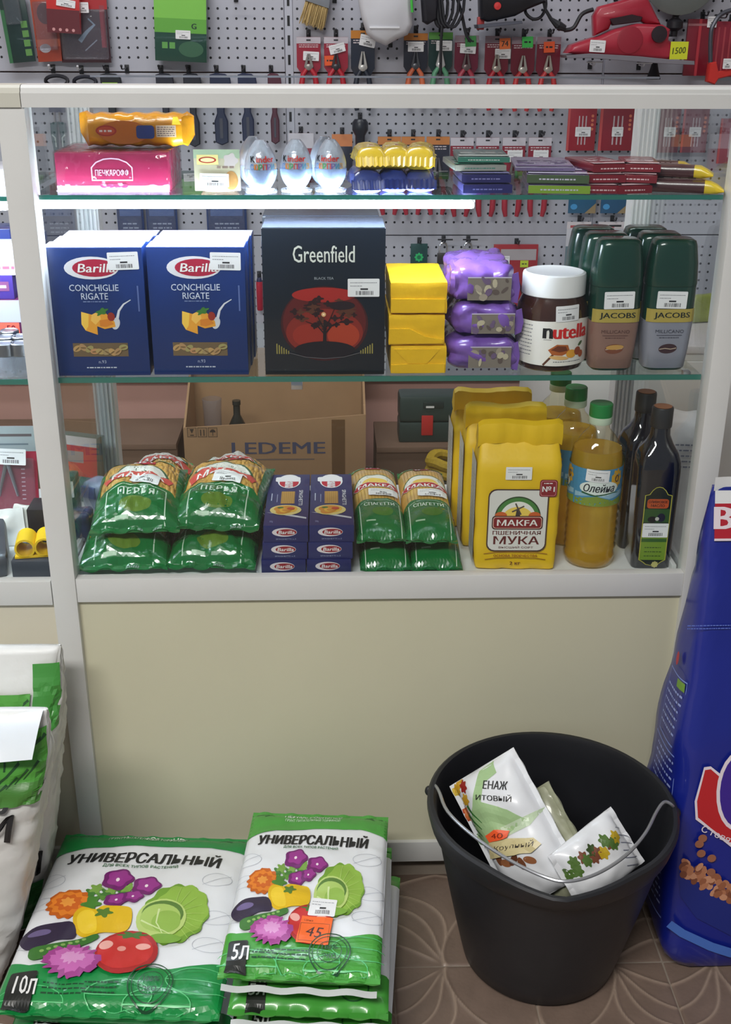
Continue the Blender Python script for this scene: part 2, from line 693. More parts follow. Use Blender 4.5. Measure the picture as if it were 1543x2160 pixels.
class Bag:
    """A filled pouch lying on its back: top and bottom sheet meeting at the rim, flat sealed fins at both ends."""

    def __init__(s, w, l, t, seed=0, fin=0.012, wr=0.0025, low=0.35, sc=26.0, p=2.6, sag=0.0, n=(26, 34), ws=0.0):
        s.w, s.l, s.t, s.seed, s.fin, s.wr, s.low, s.sc, s.p, s.sag, s.n, s.ws = w, l, t, seed, fin, wr, low, sc, p, sag, n, ws

    def prof(s, x, y):
        a = min(1.0, abs(2 * x / s.w))
        b = min(1.0, abs(2 * y / (s.l - 2 * s.fin)))
        return math.sqrt(max(0.0, (1 - a ** s.p) * (1 - b ** s.p)))

    def top(s, x, y):
        h = s.prof(x, y)
        z = s.t * s.low + s.t * (1 - s.low) * h
        z += s.wr * (fbm(x, y, s.sc, s.seed) * 0.9 - 0.5 * crease(x, y, s.sc * 0.6, s.seed)) * min(1.0, 0.35 + h)
        xx = x * (1.0 - s.ws * (1 - abs(2 * y / s.l) ** 2) * 0.0)
        b = abs(2 * y / s.l)
        if b > 1 - 2 * s.fin / s.l:
            z += 0.0025 * math.sin(x * 160 + s.seed)
        return Vector((xx, y, z))

    def bottom(s, x, y):
        h = s.prof(x, y)
        return Vector((x, y, s.t * s.low * (1 - h) + 0.0006))

    def mb(s, mi=0):
        m = MB()
        nu, nv = s.n
        m.grid(lambda u, v: s.top((u - .5) * s.w, (v - .5) * s.l), nu, nv, mi)
        k = (nu + 1) * (nv + 1)
        m.grid(lambda u, v: s.bottom((u - .5) * s.w, (v - .5) * s.l), nu, nv, mi)
        rim = []
        rim += [i for i in range(nu + 1)]
        rim += [j * (nu + 1) + nu for j in range(1, nv + 1)]
        rim += [nv * (nu + 1) + i for i in range(nu - 1, -1, -1)]
        rim += [j * (nu + 1) for j in range(nv - 1, 0, -1)]
        fs = [(rim[i], rim[(i + 1) % len(rim)], k + rim[(i + 1) % len(rim)], k + rim[i]) for i in range(len(rim))]
        m.f += fs
        m.m += [mi] * len(fs)
        return m

    def surf(s):
        nu, nv = s.n
        g = [[s.top((i / nu - .5) * s.w, (j / nv - .5) * s.l) for i in range(nu + 1)] for j in range(nv + 1)]

        def tri(x, y):
            u, v = (x / s.w + .5) * nu, (y / s.l + .5) * nv
            i, j = max(0, min(nu - 1, int(u))), max(0, min(nv - 1, int(v)))
            a, b = u - i, v - j
            return (g[j][i] * (1 - a) + g[j][i + 1] * a) * (1 - b) + (g[j + 1][i] * (1 - a) + g[j + 1][i + 1] * a) * b
        f = field_surf(tri)
        a, b = s.w / 2 - 0.0012, s.l / 2 - 0.0012
        return lambda x, y: f(max(-a, min(a, x)), max(-b, min(b, y)))

# ================================================================ the room
WHITE_AL = M((208, 209, 208), rough=0.32, var=0.02)
BEIGE_AL = M((196, 195, 184), rough=0.4, var=0.03)
SILVER = M((226, 228, 230), rough=0.35, metal=0.0, var=0.03)
CHROME = M((200, 200, 205), rough=0.18, metal=1.0, var=0.0)
STEEL = M((150, 152, 156), rough=0.28, metal=0.9, var=0.05)
CREAM = M((202, 199, 174), rough=0.55, var=0.03, scale=5)
LAMINATE = M((226, 228, 228), rough=0.4, var=0.02)
BLACK = M((22, 22, 26), rough=0.5)
GLASS = clear_mat('window_glass', (252, 254, 254), ior=1.36, rough=0.01)
SHELF_GLASS = clear_mat('shelf_glass', (250, 254, 252), ior=1.36, rough=0.01)
EDGE_GLASS = M((44, 112, 100), rough=0.12, var=0.05, spec=0.8)
FILM = clear_mat('clear_film', (250, 250, 250), ior=1.5, rough=0.10, bump=0.9, bscale=45)
BLISTER = clear_mat('clear_blister', (246, 247, 250), ior=1.5, rough=0.06, body=(210, 212, 222), body_amt=0.08, bump=0.4, bscale=30)

# floor slab and relief tiles
FLOOR_M = M((128, 112, 100), rough=0.6, var=0.1, scale=9)
fl = structure('floor', MB().box(-3.2, 3.2, -3.0, 2.05, -0.10, -0.0072), M((140, 128, 116), rough=0.85, var=0.12, scale=30))
TS = 0.2035


def sstep(a, b, x):
    t_ = max(0.0, min(1.0, (x - a) / (b - a)))
    return t_ * t_ * (3 - 2 * t_)


def tile_parts(x, y):
    """One tile's relief: a large oval petal beside a fan of S-shaped folds with raised rims; x in -.5..0.5, y in 0..1, fan root on the edge y = 0."""
    x0 = x + 0.10
    r = math.hypot(x0, y)
    phi = math.atan2(x0, max(y, 1e-5))
    h, rim = 0.0, 0.0
    ax, ay = 0.66, 0.75
    u, v = x0 * ax + y * ay, x0 * ay - y * ax
    e = math.sqrt(((u - 0.40) / 0.41) ** 2 + ((v - 0.02) / (0.175 + 0.10 * u)) ** 2)
    inside = sstep(1.03, 0.97, e)
    h += 0.45 * inside - 0.30 * sstep(1.0, 0.0, e)
    rim = max(rim, math.exp(-((e - 1.0) / 0.045) ** 2))
    for k, b0 in enumerate((-0.05, -0.30, -0.56, -0.92)):
        bend = b0 - 0.50 * (r ** 1.5) + 0.55 * math.sin(min(PI, r * 3.6)) * (0.62 - 0.14 * k) - 0.10
        d = (phi - bend) * max(r, 0.05)
        g = sstep(0.03, 0.14, r) * (1 - sstep(0.90, 1.02, r)) * (1 - inside)
        h += 0.20 * sstep(-0.03, 0.03, d) * g
        rim = max(rim, math.exp(-(d / 0.011) ** 2) * g)
    d = (phi - (1.42 - 0.35 * r)) * max(r, 0.05)
    g = sstep(0.05, 0.2, r) * (1 - inside)
    rim = max(rim, math.exp(-(d / 0.011) ** 2) * g * 0.8)
    ro = 0.97 - 0.06 * abs(math.sin(phi * 4.0))
    rim = max(rim, math.exp(-((r - ro) / 0.012) ** 2) * (1 - inside) * (1 if x0 < 0.15 else 0))
    return h, rim


def tile_fn(u, v):
    x, y = u - 0.5, v
    e = min(u, 1 - u, v, 1 - v) * TS
    h, rim = tile_parts(x, y)
    z = 0.0045 * h + 0.0022 * rim - 0.0068
    if e < 0.003:
        z = -0.0058 + (z + 0.0058) * (e / 0.003) - (0.003 - e) * 0.5
    return (x * (TS - 0.0004), (v - 0.5) * (TS - 0.0004), z)


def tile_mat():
    """Glazed tile: base colour goes paler along the raised rims of the fan."""
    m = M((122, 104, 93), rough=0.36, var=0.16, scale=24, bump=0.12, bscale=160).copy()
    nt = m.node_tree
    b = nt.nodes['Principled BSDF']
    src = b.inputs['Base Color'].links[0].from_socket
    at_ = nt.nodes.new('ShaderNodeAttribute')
    at_.attribute_name = 'rim_tone'
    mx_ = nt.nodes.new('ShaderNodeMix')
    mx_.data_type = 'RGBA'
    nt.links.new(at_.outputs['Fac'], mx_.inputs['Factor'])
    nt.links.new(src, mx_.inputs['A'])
    mx_.inputs['B'].default_value = lin((172, 152, 136))  # paler tone blended in where the relief rims rise
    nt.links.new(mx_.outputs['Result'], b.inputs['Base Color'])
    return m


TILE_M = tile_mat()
NT = 84


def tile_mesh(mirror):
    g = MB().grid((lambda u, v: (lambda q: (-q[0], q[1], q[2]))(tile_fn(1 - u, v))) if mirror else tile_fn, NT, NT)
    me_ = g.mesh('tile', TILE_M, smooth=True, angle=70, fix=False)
    at_ = me_.attributes.new('rim_tone', 'FLOAT', 'POINT')
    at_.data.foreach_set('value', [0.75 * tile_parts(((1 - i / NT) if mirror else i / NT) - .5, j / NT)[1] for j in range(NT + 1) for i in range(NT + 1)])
    return me_


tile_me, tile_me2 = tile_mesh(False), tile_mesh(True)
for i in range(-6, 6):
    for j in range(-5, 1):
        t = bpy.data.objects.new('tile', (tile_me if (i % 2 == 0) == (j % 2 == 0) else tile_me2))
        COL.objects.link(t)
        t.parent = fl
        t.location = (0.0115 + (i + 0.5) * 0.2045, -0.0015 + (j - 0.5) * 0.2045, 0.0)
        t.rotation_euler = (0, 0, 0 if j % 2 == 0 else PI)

# back wall: pink plaster below, perforated steel panels above
WALL_Y = 1.93
PINK = M((196, 152, 140), rough=0.85, var=0.07, scale=6, bump=0.15, bscale=14)
structure('wall_back', MB().box(-3.2, 3.2, WALL_Y, WALL_Y + 0.12, -0.1, 3.0), PINK)
structure('ceiling', MB().box(-3.2, 3.2, -3.0, WALL_Y + 0.12, 3.0, 3.1), M((222, 222, 220), rough=0.9, var=0.02))
structure('wall_left', MB().box(-3.3, -3.2, -3.0, WALL_Y + 0.12, -0.1, 3.1), M((205, 202, 194), rough=0.9, var=0.03))
structure('wall_right', MB().box(3.2, 3.3, -3.0, WALL_Y + 0.12, -0.1, 3.1), M((205, 202, 194), rough=0.9, var=0.03))

PEG = peg_mat()
PY = 1.90
pegs = thing('pegboard', 'white perforated steel pegboard covering the back wall behind the counters', 'pegboard', (0, PY, 0.30))
cols = [(-1.93, -1.065), (-1.06, -0.192), (-0.168, 0.700), (0.706, 1.574)]
for cx0, cx1 in cols:
    pw = cx1 - cx0
    for zr, hh in ((0.285, 0.446), (0.7325, 0.446), (1.1805, 0.446)):
        me = MB().box(0, pw, -0.004, 0.012, 0.001, hh - 0.0005, bev=0.0012, seg=1).mesh('panel', PEG, smooth=False)
        o = bpy.data.objects.new('panel', me)
        COL.objects.link(o)
        o.parent = pegs
        o.location = (cx0, 0, zr - 0.30)
for ux in (-1.0625, -0.180, 0.703):
    wd = 0.011 if ux < 0.5 and ux > -0.5 else 0.0025
    u = MB().box(ux - wd, ux + wd, 0.0, 0.02, -0.02, 1.32).build('upright', M((190, 192, 204), rough=0.4, var=0.03), pegs, smooth=False)
    if wd > 0.005:
        sl = MB()
        for k in range(26):
            z0 = 0.0 + k * 0.05
            sl.box(ux - 0.0035, ux + 0.0035, -0.0006, 0.001, z0, z0 + 0.026)
        sl.build('slot_column', BLACK, u, smooth=False)['kind'] = 'stuff'

# ================================================================ glass counters
Z_TOP, Z_RB, Z_FL, Z_SB, Z_TT, Z_TB = 1.226, 1.200, 0.548, 0.510, 0.0596, 0.020
Z_MID, Z_UP, Z_DF = 0.846, 1.091, 0.533
D_BACK = 0.43
LED = emit_mat('led_diffuser', (228, 240, 255), 34.0)


def rail_profile(x0, x1, mat, parent, name='top_rail', label=None):
    pr = [(-0.009, 1.200), (-0.009, 1.2165), (-0.0075, 1.2185), (-0.0065, 1.2178), (-0.0055, 1.2225), (-0.001, 1.2258), (0.006, 1.2265), (0.03, 1.2265), (0.03, 1.200)]
    return MB().loft([[(x, y, z) for y, z in pr] for x in (x0, x1)]).build(name, mat, parent, angle=25, label=label)


def grooved_post(x0, x1, y0, y1, z0, z1, mat, parent, name='rear_post'):
    w = x1 - x0
    pl = []
    for k in range(5):
        a = x0 + w * k / 5
        pl += [(a + 0.0008, y0), (a + w / 5 * 0.55, y0), (a + w / 5 * 0.58, y0 + 0.005), (a + w / 5 * 0.98, y0 + 0.005)]
    pl += [(x1, y1), (x0, y1)]
    rings = [[(x, y, z) for x, y in pl] for z in (z0, z1)]
    return MB().loft(rings).build(name, mat, parent, smooth=False)


sc = thing('glass_showcase', 'white aluminium glass showcase counter with cream base panel, holding the groceries', 'showcase', (0, 0, 0))
rail_profile(-0.4525, 1.60, WHITE_AL, sc)
rail_profile(-0.4862, -0.4535, BEIGE_AL, sc, 'corner_cap', 'beige corner cap')
for x0, x1 in ((-0.485, -0.450), (0.450, 0.481)):
    MB().box(x0, x1, -0.006, 0.03, Z_TB, Z_RB, bev=0.0015).build('front_post', WHITE_AL, sc)
grooved_post(-0.485, -0.450, 0.395, D_BACK, Z_TB, Z_RB, SILVER, sc)
grooved_post(0.424, 0.459, 0.395, D_BACK, Z_TB, Z_RB, SILVER, sc)
MB().box(-0.450, 0.450, -0.004, 0.0135, Z_SB, Z_FL, bev=0.0015).build('sill_rail', WHITE_AL, sc)
MB().box(-0.450, 0.450, -0.003, 0.03, Z_TB, Z_TT, bev=0.0015).build('bottom_trim', WHITE_AL, sc)
MB().box(-0.450, 0.450, 0.004, 0.014, Z_TT, Z_SB).build('base_panel', CREAM, sc, smooth=False)
MB().box(-0.484, 0.458, 0.405, 0.415, Z_TB, Z_DF - 0.02).build('back_panel', LAMINATE, sc, smooth=False)
MB().box(-0.466, 0.450, 0.0185, 0.40, Z_DF - 0.016, Z_DF, bev=0.001).build('display_floor', LAMINATE, sc)
MB().box(-0.4505, 0.4505, 0.014, 0.018, Z_FL - 0.006, Z_RB + 0.004).build('front_glass', GLASS, sc, smooth=False)
MB().box(-0.450, 0.459, D_BACK - 0.003, D_BACK, Z_TOP - 0.0065, Z_TOP - 0.0035).build('rear_top_rail', M((120, 124, 134), rough=0.35, var=0.03), sc, smooth=False)
MB().box(-0.4685, -0.4645, 0.03, 0.395, Z_DF, Z_RB).build('side_glass', GLASS, sc, smooth=False)
MB().box(0.4505, 0.4545, 0.03, 0.395, Z_DF, Z_RB).build('side_glass', GLASS, sc, smooth=False)
for xx in (-0.4665, 0.4525):
    MB().box(xx - 0.011, xx - 0.004, 0.03, 0.395, Z_DF, Z_DF + 0.012, bev=0.001).build('side_channel', WHITE_AL, sc)
    MB().box(xx + 0.004, xx + 0.011, 0.03, 0.395, Z_DF, Z_DF + 0.012, bev=0.001).build('side_channel', WHITE_AL, sc)


def glass_shelf(x0, x1, y0, y1, zt, th, parent):
    s = MB().box(x0, x1, y0, y1, zt - th, zt).build('glass_shelf', SHELF_GLASS, parent, smooth=False)
    MB().box(x0, x1, y0 - 0.0006, y0 + 0.0014, zt - th, zt).build('polished_edge', EDGE_GLASS, s, smooth=False)
    return s


s1 = glass_shelf(-0.459, 0.447, 0.021, 0.33, Z_MID, 0.0075, sc)
s2 = glass_shelf(-0.459, 0.447, 0.021, 0.30, Z_UP, 0.0060, sc)
for s, zz in ((s1, Z_MID - 0.0075), (s2, Z_UP - 0.006)):
    for xx in (-0.455, 0.440):
        for yy in (0.06, 0.27):
            MB().box(xx - 0.005, xx + 0.005, yy, yy + 0.012, zz - 0.006, zz).build('shelf_pin', CHROME, s, smooth=False)
MB().box(-0.129, -0.113, 0.022, 0.032, Z_MID - 0.0195, Z_MID - 0.0075, bev=0.001).build('shelf_clip', CHROME, sc)
MB().box(-0.44, 0.44, 0.10, 0.36, Z_TB - 0.015, Z_TB, bev=0).build('plinth', BLACK, sc, smooth=False)
for xx in (-0.40, 0.40):
    for yy in (0.12, 0.34):
        MB().lathe([(0.016, 0.0), (0.016, 0.004), (0.008, 0.008), (0.008, 0.021)], 12, 0, (xx, yy)).build('foot', BLACK, sc)

led = thing('led_tube_light', 'glowing white led tube under the upper glass shelf of the grocery showcase', 'light', (0, 0, Z_UP - 0.006))
MB().box(-0.459, 0.118, 0.022, 0.080, -0.0035, 0.0, bev=0).build('mounting_channel', FILM, led, smooth=False)
MB().box(-0.459, 0.118, 0.023, 0.078, -0.012, -0.0036, bev=0.003).build('diffuser', LED, led)

# neighbouring counter on the left
sl_ = thing('glass_showcase', 'left neighbouring glass showcase with a beige corner piece, holding jars and hardware', 'showcase', (0, 0, 0))
rail_profile(-1.40, -0.4870, BEIGE_AL, sl_, label='beige top rail')
MB().box(-1.40, -0.4865, -0.004, 0.0135, Z_SB - 0.004, Z_FL - 0.003, bev=0.0015).build('sill_rail', WHITE_AL, sl_)
MB().box(-1.40, -0.4865, -0.003, 0.03, Z_TB, Z_TT, bev=0.0015).build('bottom_trim', WHITE_AL, sl_)
MB().box(-1.40, -0.4865, 0.004, 0.014, Z_TT, Z_SB - 0.004).build('base_panel', M((208, 202, 184), rough=0.55, var=0.03, scale=5), sl_, smooth=False)
MB().box(-1.40, -0.4865, 0.014, 0.018, Z_FL - 0.008, Z_RB + 0.004).build('front_glass', GLASS, sl_, smooth=False)
MB().box(-1.40, -0.4865, 0.0185, 0.40, Z_DF - 0.02, Z_DF - 0.002, bev=0.001).build('display_floor', LAMINATE, sl_)
MB().box(-1.435, -1.40, -0.006, 0.03, Z_TB, Z_RB, bev=0.0015).build('front_post', WHITE_AL, sl_)
grooved_post(-1.435, -1.40, 0.395, D_BACK, Z_TB, Z_RB, SILVER, sl_)
MB().box(-1.40, -0.4865, 0.405, 0.415, Z_TB, Z_DF - 0.02).build('back_panel', LAMINATE, sl_, smooth=False)
glass_shelf(-1.395, -0.4895, 0.021, 0.33, Z_MID - 0.002, 0.0075, sl_)
glass_shelf(-1.395, -0.4895, 0.021, 0.30, Z_UP - 0.002, 0.0060, sl_)
for xx in (-1.3, -0.55):
    for yy in (0.12, 0.34):
        MB().lathe([(0.016, 0.0), (0.016, 0.004), (0.008, 0.008), (0.008, 0.021)], 12, 0, (xx, yy)).build('foot', BLACK, sl_)
led2 = thing('led_tube_light', 'glowing white led tube inside the left neighbouring showcase', 'light', (0, 0, Z_UP - 0.008))
MB().box(-1.39, -0.4925, 0.022, 0.080, -0.0035, 0.0).build('mounting_channel', FILM, led2, smooth=False)
MB().box(-1.39, -0.4925, 0.023, 0.078, -0.012, -0.0036, bev=0.003).build('diffuser', LED, led2)


# ================================================================ groceries: shared shapes
def soft_box(w, d, h, r=0.006, seed=0, amp=0.0012, sc=40.0, n=8, bulge=0.0, mi=0, taper=None):
    """Rounded, slightly crumpled brick standing on z = 0, centred on x, front face at y = 0."""
    bm = bmesh.new()
    bmesh.ops.create_cube(bm, size=2)
    bmesh.ops.subdivide_edges(bm, edges=list(bm.edges), cuts=n, use_grid_fill=True)
    hw, hd, hh = w / 2, d / 2, h / 2
    vs = []
    for v in bm.verts:
        p = Vector((v.co.x * hw, v.co.y * hd, v.co.z * hh))
        q = Vector((max(-hw + r, min(hw - r, p.x)), max(-hd + r, min(hd - r, p.y)), max(-hh + r, min(hh - r, p.z))))
        dv = p - q
        nn = dv.normalized() if dv.length > 1e-9 else Vector((0, 0, 1))
        p = q + nn * min(r, dv.length if dv.length < r else r)
        if bulge:
            p += Vector((nn.x * bulge * (1 - v.co.z ** 2) * (1 - v.co.y ** 2), nn.y * bulge * (1 - v.co.z ** 2) * (1 - v.co.x ** 2), nn.z * bulge * (1 - v.co.x ** 2) * (1 - v.co.y ** 2)))
        if amp:
            k = noise.noise(Vector((p.x * sc + seed * 5.3, p.y * sc - seed * 2.9, p.z * sc + seed)))
            k2 = 1 - min(1, abs(noise.noise(Vector((p.x * sc * .6 - seed, p.y * sc * .6 + seed * 3, p.z * sc * .6)))) * 4)
            p += nn * amp * (k - 0.7 * k2)
        p += Vector((0, hd, hh))
        if taper:
            p = taper(p)
        vs.append(p)
    bm.verts.index_update()
    fs = [tuple(v.index for v in f.verts) for f in bm.faces]
    bm.free()
    m = MB().add(vs, fs, mi)
    zmin = min(p[2] for p in m.v)
    m.v = [(p[0], p[1], p[2] - zmin) for p in m.v]
    return m


WHITE = ink((238, 238, 236))
RED = ink((196, 28, 44))
NAVY = M((20, 46, 104), rough=0.35, var=0.08, scale=12, coat=0.2)

# ---------------------------------------------------------------- conchiglie boxes
BW, BH, BD = 0.1315, 0.176, 0.0445


def pasta_box(label, loc, rz=0.0):
    t = thing('pasta_box', label, 'box', loc, rz, 'blue shell pasta boxes on the middle shelf')
    MB().box(-BW / 2, BW / 2, 0, BD, 0, BH, bev=0.0012).build('carton', NAVY, t)
    f = front(0)
    p = Print()
    p.ell(-0.003, 0.1490, 0.0365, 0.0152, ink((226, 226, 232)))
    p.ell(0.0015, 0.1490, 0.0300, 0.0118, ink((170, 34, 62)))
    p.text('Barilla', 0.0035, 0.1490, 0.0115, WHITE, w=0.050, bold=0.02, shear=0.15)
    p.text('CONCHIGLIE', -0.002, 0.1225, 0.0088, ink((205, 212, 228)), w=0.066, bold=0.005)
    p.text('RIGATE', -0.002, 0.1110, 0.0088, ink((205, 212, 228)), w=0.036, bold=0.005)
    p.scribble(-0.018, 0.016, 0.1030, 0.0013, ink((120, 136, 176)), seed=2)
    # shells of pasta on a spoon
    p.line([(0.046, 0.106), (0.036, 0.100), (0.029, 0.091), (0.026, 0.080)], 0.0012, ink((215, 218, 226)), 0.004)
    p.ell(0.0235, 0.0735, 0.0055, 0.0085, ink((206, 208, 214)), ang=-0.3)
    p.poly([(-0.022, 0.090), (-0.008, 0.086), (0.002, 0.091), (0.012, 0.087), (0.022, 0.076), (0.023, 0.069), (0.008, 0.066), (-0.002, 0.070), (-0.002, 0.058), (-0.018, 0.064), (-0.023, 0.073)], ink((232, 160, 52)))
    p.poly([(-0.008, 0.086), (0.002, 0.091), (0.004, 0.080), (-0.004, 0.072), (-0.010, 0.078)], ink((243, 190, 88)))
    p.poly([(-0.022, 0.090), (-0.012, 0.087), (-0.014, 0.070), (-0.018, 0.064), (-0.023, 0.073)], ink((246, 200, 80)))
    p.poly([(0.002, 0.078), (0.014, 0.080), (0.021, 0.073), (0.010, 0.069), (0.002, 0.070)], ink((214, 128, 40)))
    p.ell(0.006, 0.090, 0.008, 0.004, ink((64, 120, 48)), ang=0.4, wob=0.25, lob=5)
    p.ell(0.018, 0.083, 0.005, 0.006, ink((150, 48, 30)))
    # window with the pasta behind it
    p.rect(-0.0375, 0.0275, 0.0375, 0.0465, ink((112, 92, 66)))
    rnd = random.Random(5)
    for k in range(9):
        cx = -0.032 + k * 0.008 + rnd.uniform(-.001, .001)
        cz = 0.037 + rnd.uniform(-.004, .004)
        p.ell(cx, cz, 0.0062, 0.0040, ink((188 - 14 * (k % 3), 150 - 12 * (k % 2), 96)), ang=rnd.uniform(-.8, .8))
        p.ell(cx, cz - 0.0005, 0.0040, 0.0010, ink((120, 92, 56)), ang=rnd.uniform(-.8, .8))
    p.text('n.93', 0.001, 0.0200, 0.0045, ink((176, 186, 210)))
    p.scribble(-0.021, 0.021, 0.0110, 0.0016, ink((196, 202, 216)), seed=8)
    p.rect(0.0555, 0.090, 0.0575, 0.125, ink((90, 108, 160)))
    p.build('printed_front', t, f)
    MB().box(-BW / 2 + 0.001, BW / 2 - 0.001, 0.001, BD - 0.001, BH, BH + 0.0008).build('lit_top_flap', M((206, 208, 218), rough=0.45, var=0.03), t, smooth=False)  # pale colour stands in for the LED glare on the box top
    return t


bx1, bx2 = -0.3898, -0.2535
pb = pasta_box('blue shell pasta box at the left end of the shelf, front of its row', (bx1, 0.030, Z_MID), 0.008)
sticker(pb, front(0), 0.0400, 0.1585, 0.041, 0.0235, 0.03, 3)
pc = pasta_box('blue shell pasta box beside the tall black tea box, front of its row', (bx2, 0.032, Z_MID), -0.012)
sticker(pc, front(0), 0.0400, 0.1575, 0.041, 0.0235, -0.02, 4)
for k, (x, lab) in enumerate(((bx1 + 0.004, 'second blue pasta box of the left row, behind the front one'), (bx1 + 0.007, 'rearmost blue pasta box of the left row'))):
    pasta_box(lab, (x, 0.0765 + 0.0475 * k, Z_MID), 0.01)
for k, (x, lab) in enumerate(((bx2 + 0.002, 'second blue pasta box of the right row, behind the front one'), (bx2 + 0.004, 'rearmost blue pasta box of the right row'))):
    pasta_box(lab, (x, 0.0785 + 0.0455 * k, Z_MID), -0.006)

# ---------------------------------------------------------------- tea boxes
TEA = M((17, 24, 34), rough=0.28, var=0.15, scale=9, coat=0.3)


def tea_box(label, loc, d, rz=0.0):
    t = thing('tea_box', label, 'box', loc, rz, 'black tea boxes on the middle shelf')
    w, h = 0.166, 0.2010
    MB().box(-w / 2, w / 2, 0, d, 0, h, bev=0.0012).build('carton', TEA, t)
    MB().box(-w / 2 + .001, w / 2 - .001, 0.001, d - .001, h, h + 0.0008).build('lit_top_flap', M((52, 58, 70), rough=0.25, var=0.1), t, smooth=False)  # lighter than the carton: LED light from above put into the colour
    p = Print()
    p.text('Greenfield', 0.0, 0.1670, 0.0225, ink((214, 216, 206)), w=0.083, bold=0.006)
    p.text('BLACK TEA', 0.0, 0.1345, 0.0034, ink((160, 166, 170)), w=0.026)
    sk = [(92, 24, 22), (120, 30, 24), (150, 40, 28), (138, 34, 26)]
    p.ell(0, 0.072, 0.0600, 0.0520, ink((64, 18, 20)), n=36)
    p.ell(0, 0.074, 0.0570, 0.0485, ink(sk[0]), n=36)
    p.ell(0, 0.1120, 0.0440, 0.0100, ink((160, 36, 28)), n=30)
    p.ell(0, 0.060, 0.0530, 0.0330, ink((132, 38, 26)), n=36)
    p.ell(0.026, 0.056, 0.0220, 0.0180, ink((168, 58, 30)))
    p.ell(-0.022, 0.056, 0.0220, 0.0160, ink((150, 44, 28)))
    rnd = random.Random(12)
    for k in range(46):
        a = rnd.uniform(0, 2 * PI)
        q = rnd.uniform(0.1, 1) ** 0.6
        x, z = 0.042 * q * math.cos(a), 0.086 + 0.022 * q * math.sin(a)
        p.ell(x, z, rnd.uniform(.003, .008), rnd.uniform(.002, .004), ink((44, 18, 18) if k % 3 else (88, 48, 30)), n=9, wob=.3, lob=4)
    p.ell(0.024, 0.0975, 0.018, 0.006, ink((36, 20, 26)), n=14)
    p.poly([(-0.003, 0.030), (0.003, 0.030), (0.0018, 0.078), (-0.0012, 0.078)], ink((30, 16, 16)))
    for s in (-1, 1):
        p.line([(0, 0.058), (s * 0.010, 0.070), (s * 0.026, 0.076)], 0.0022, ink((34, 16, 16)), 0.0008)
        p.line([(0, 0.064), (s * 0.008, 0.080), (s * 0.014, 0.094)], 0.0018, ink((34, 16, 16)), 0.0006)
    p.ell(-0.001, 0.0855, 0.0032, 0.0032, ink((224, 176, 120)))
    p.ell(-0.001, 0.0855, 0.0014, 0.0014, ink((250, 226, 190)))
    p.ell(0, 0.036, 0.0420, 0.0120, ink((26, 18, 24)), n=26)
    for s in (-1, 1):
        for k in range(6):
            x = s * (0.066 - 0.0032 * k)
            p.rect(x - 0.0008, 0.0300, x + 0.0008, 0.0445 - 0.0020 * k, ink((150, 138, 70)))
    p.line([(-0.05, 0.032), (-0.026, 0.0255), (0.0, 0.0235), (0.026, 0.0255), (0.05, 0.032)], 0.0009, ink((96, 92, 96)))
    p.build('printed_front', t, front(0))
    return t


tb = tea_box('tall black tea box with a red sunset picture, front of the shelf', (-0.0815, 0.030, Z_MID), 0.100, -0.004)
sticker(tb, front(0), 0.0535, 0.1225, 0.043, 0.0245, 0.0, 9, eps=0.0045)
tea_box('second black tea box, standing hidden behind the front tea box', (-0.0855, 0.134, Z_MID), 0.083, -0.004)

# ---------------------------------------------------------------- yellow paper packs
YPAP = M((226, 178, 18), rough=0.42, var=0.09, scale=30, bump=0.25, bscale=50)
YW, YD = 0.079, 0.142
zz = Z_MID
for k, (h, dx, lab) in enumerate(((0.0402, 0.002, 'bottom yellow paper-wrapped pack of the stack of three'), (0.0432, -0.001, 'middle yellow paper-wrapped pack with a slanting flap'), (0.0440, 0.001, 'top yellow paper-wrapped pack of the stack of three'))):
    t = thing('paper_pack', lab, 'pack', (0.047 + dx, 0.030 + 0.002 * k, zz), 0.0, 'yellow paper packs on the middle shelf')
    soft_box(YW, YD, h, r=0.0025, seed=k + 2, amp=0.0009, sc=45, n=9).build('wrapper', YPAP, t)
    fl_ = MB()
    if k == 1:
        fl_.prism([(-0.038, 0.024), (-0.010, 0.0245), (0.012, 0.013), (0.037, 0.009), (0.037, 0.0035), (-0.038, 0.003)], -0.0016, 0.001)
    elif k == 0:
        fl_.prism([(-0.038, 0.0135), (-0.014, 0.0150), (0.012, 0.0150), (0.037, 0.0150), (0.037, 0.002), (-0.038, 0.002)], -0.0016, 0.001)
        fl_.prism([(-0.034, 0.036), (-0.014, 0.0155), (0.012, 0.0155), (0.030, 0.036)], -0.0008, 0.001)
    else:
        fl_.prism([(-0.038, 0.022), (0.036, 0.0215), (0.036, 0.003), (-0.038, 0.003)], -0.0016, 0.001)
    fl_.build('folded_flap', YPAP, t, smooth=False)
    zz += h

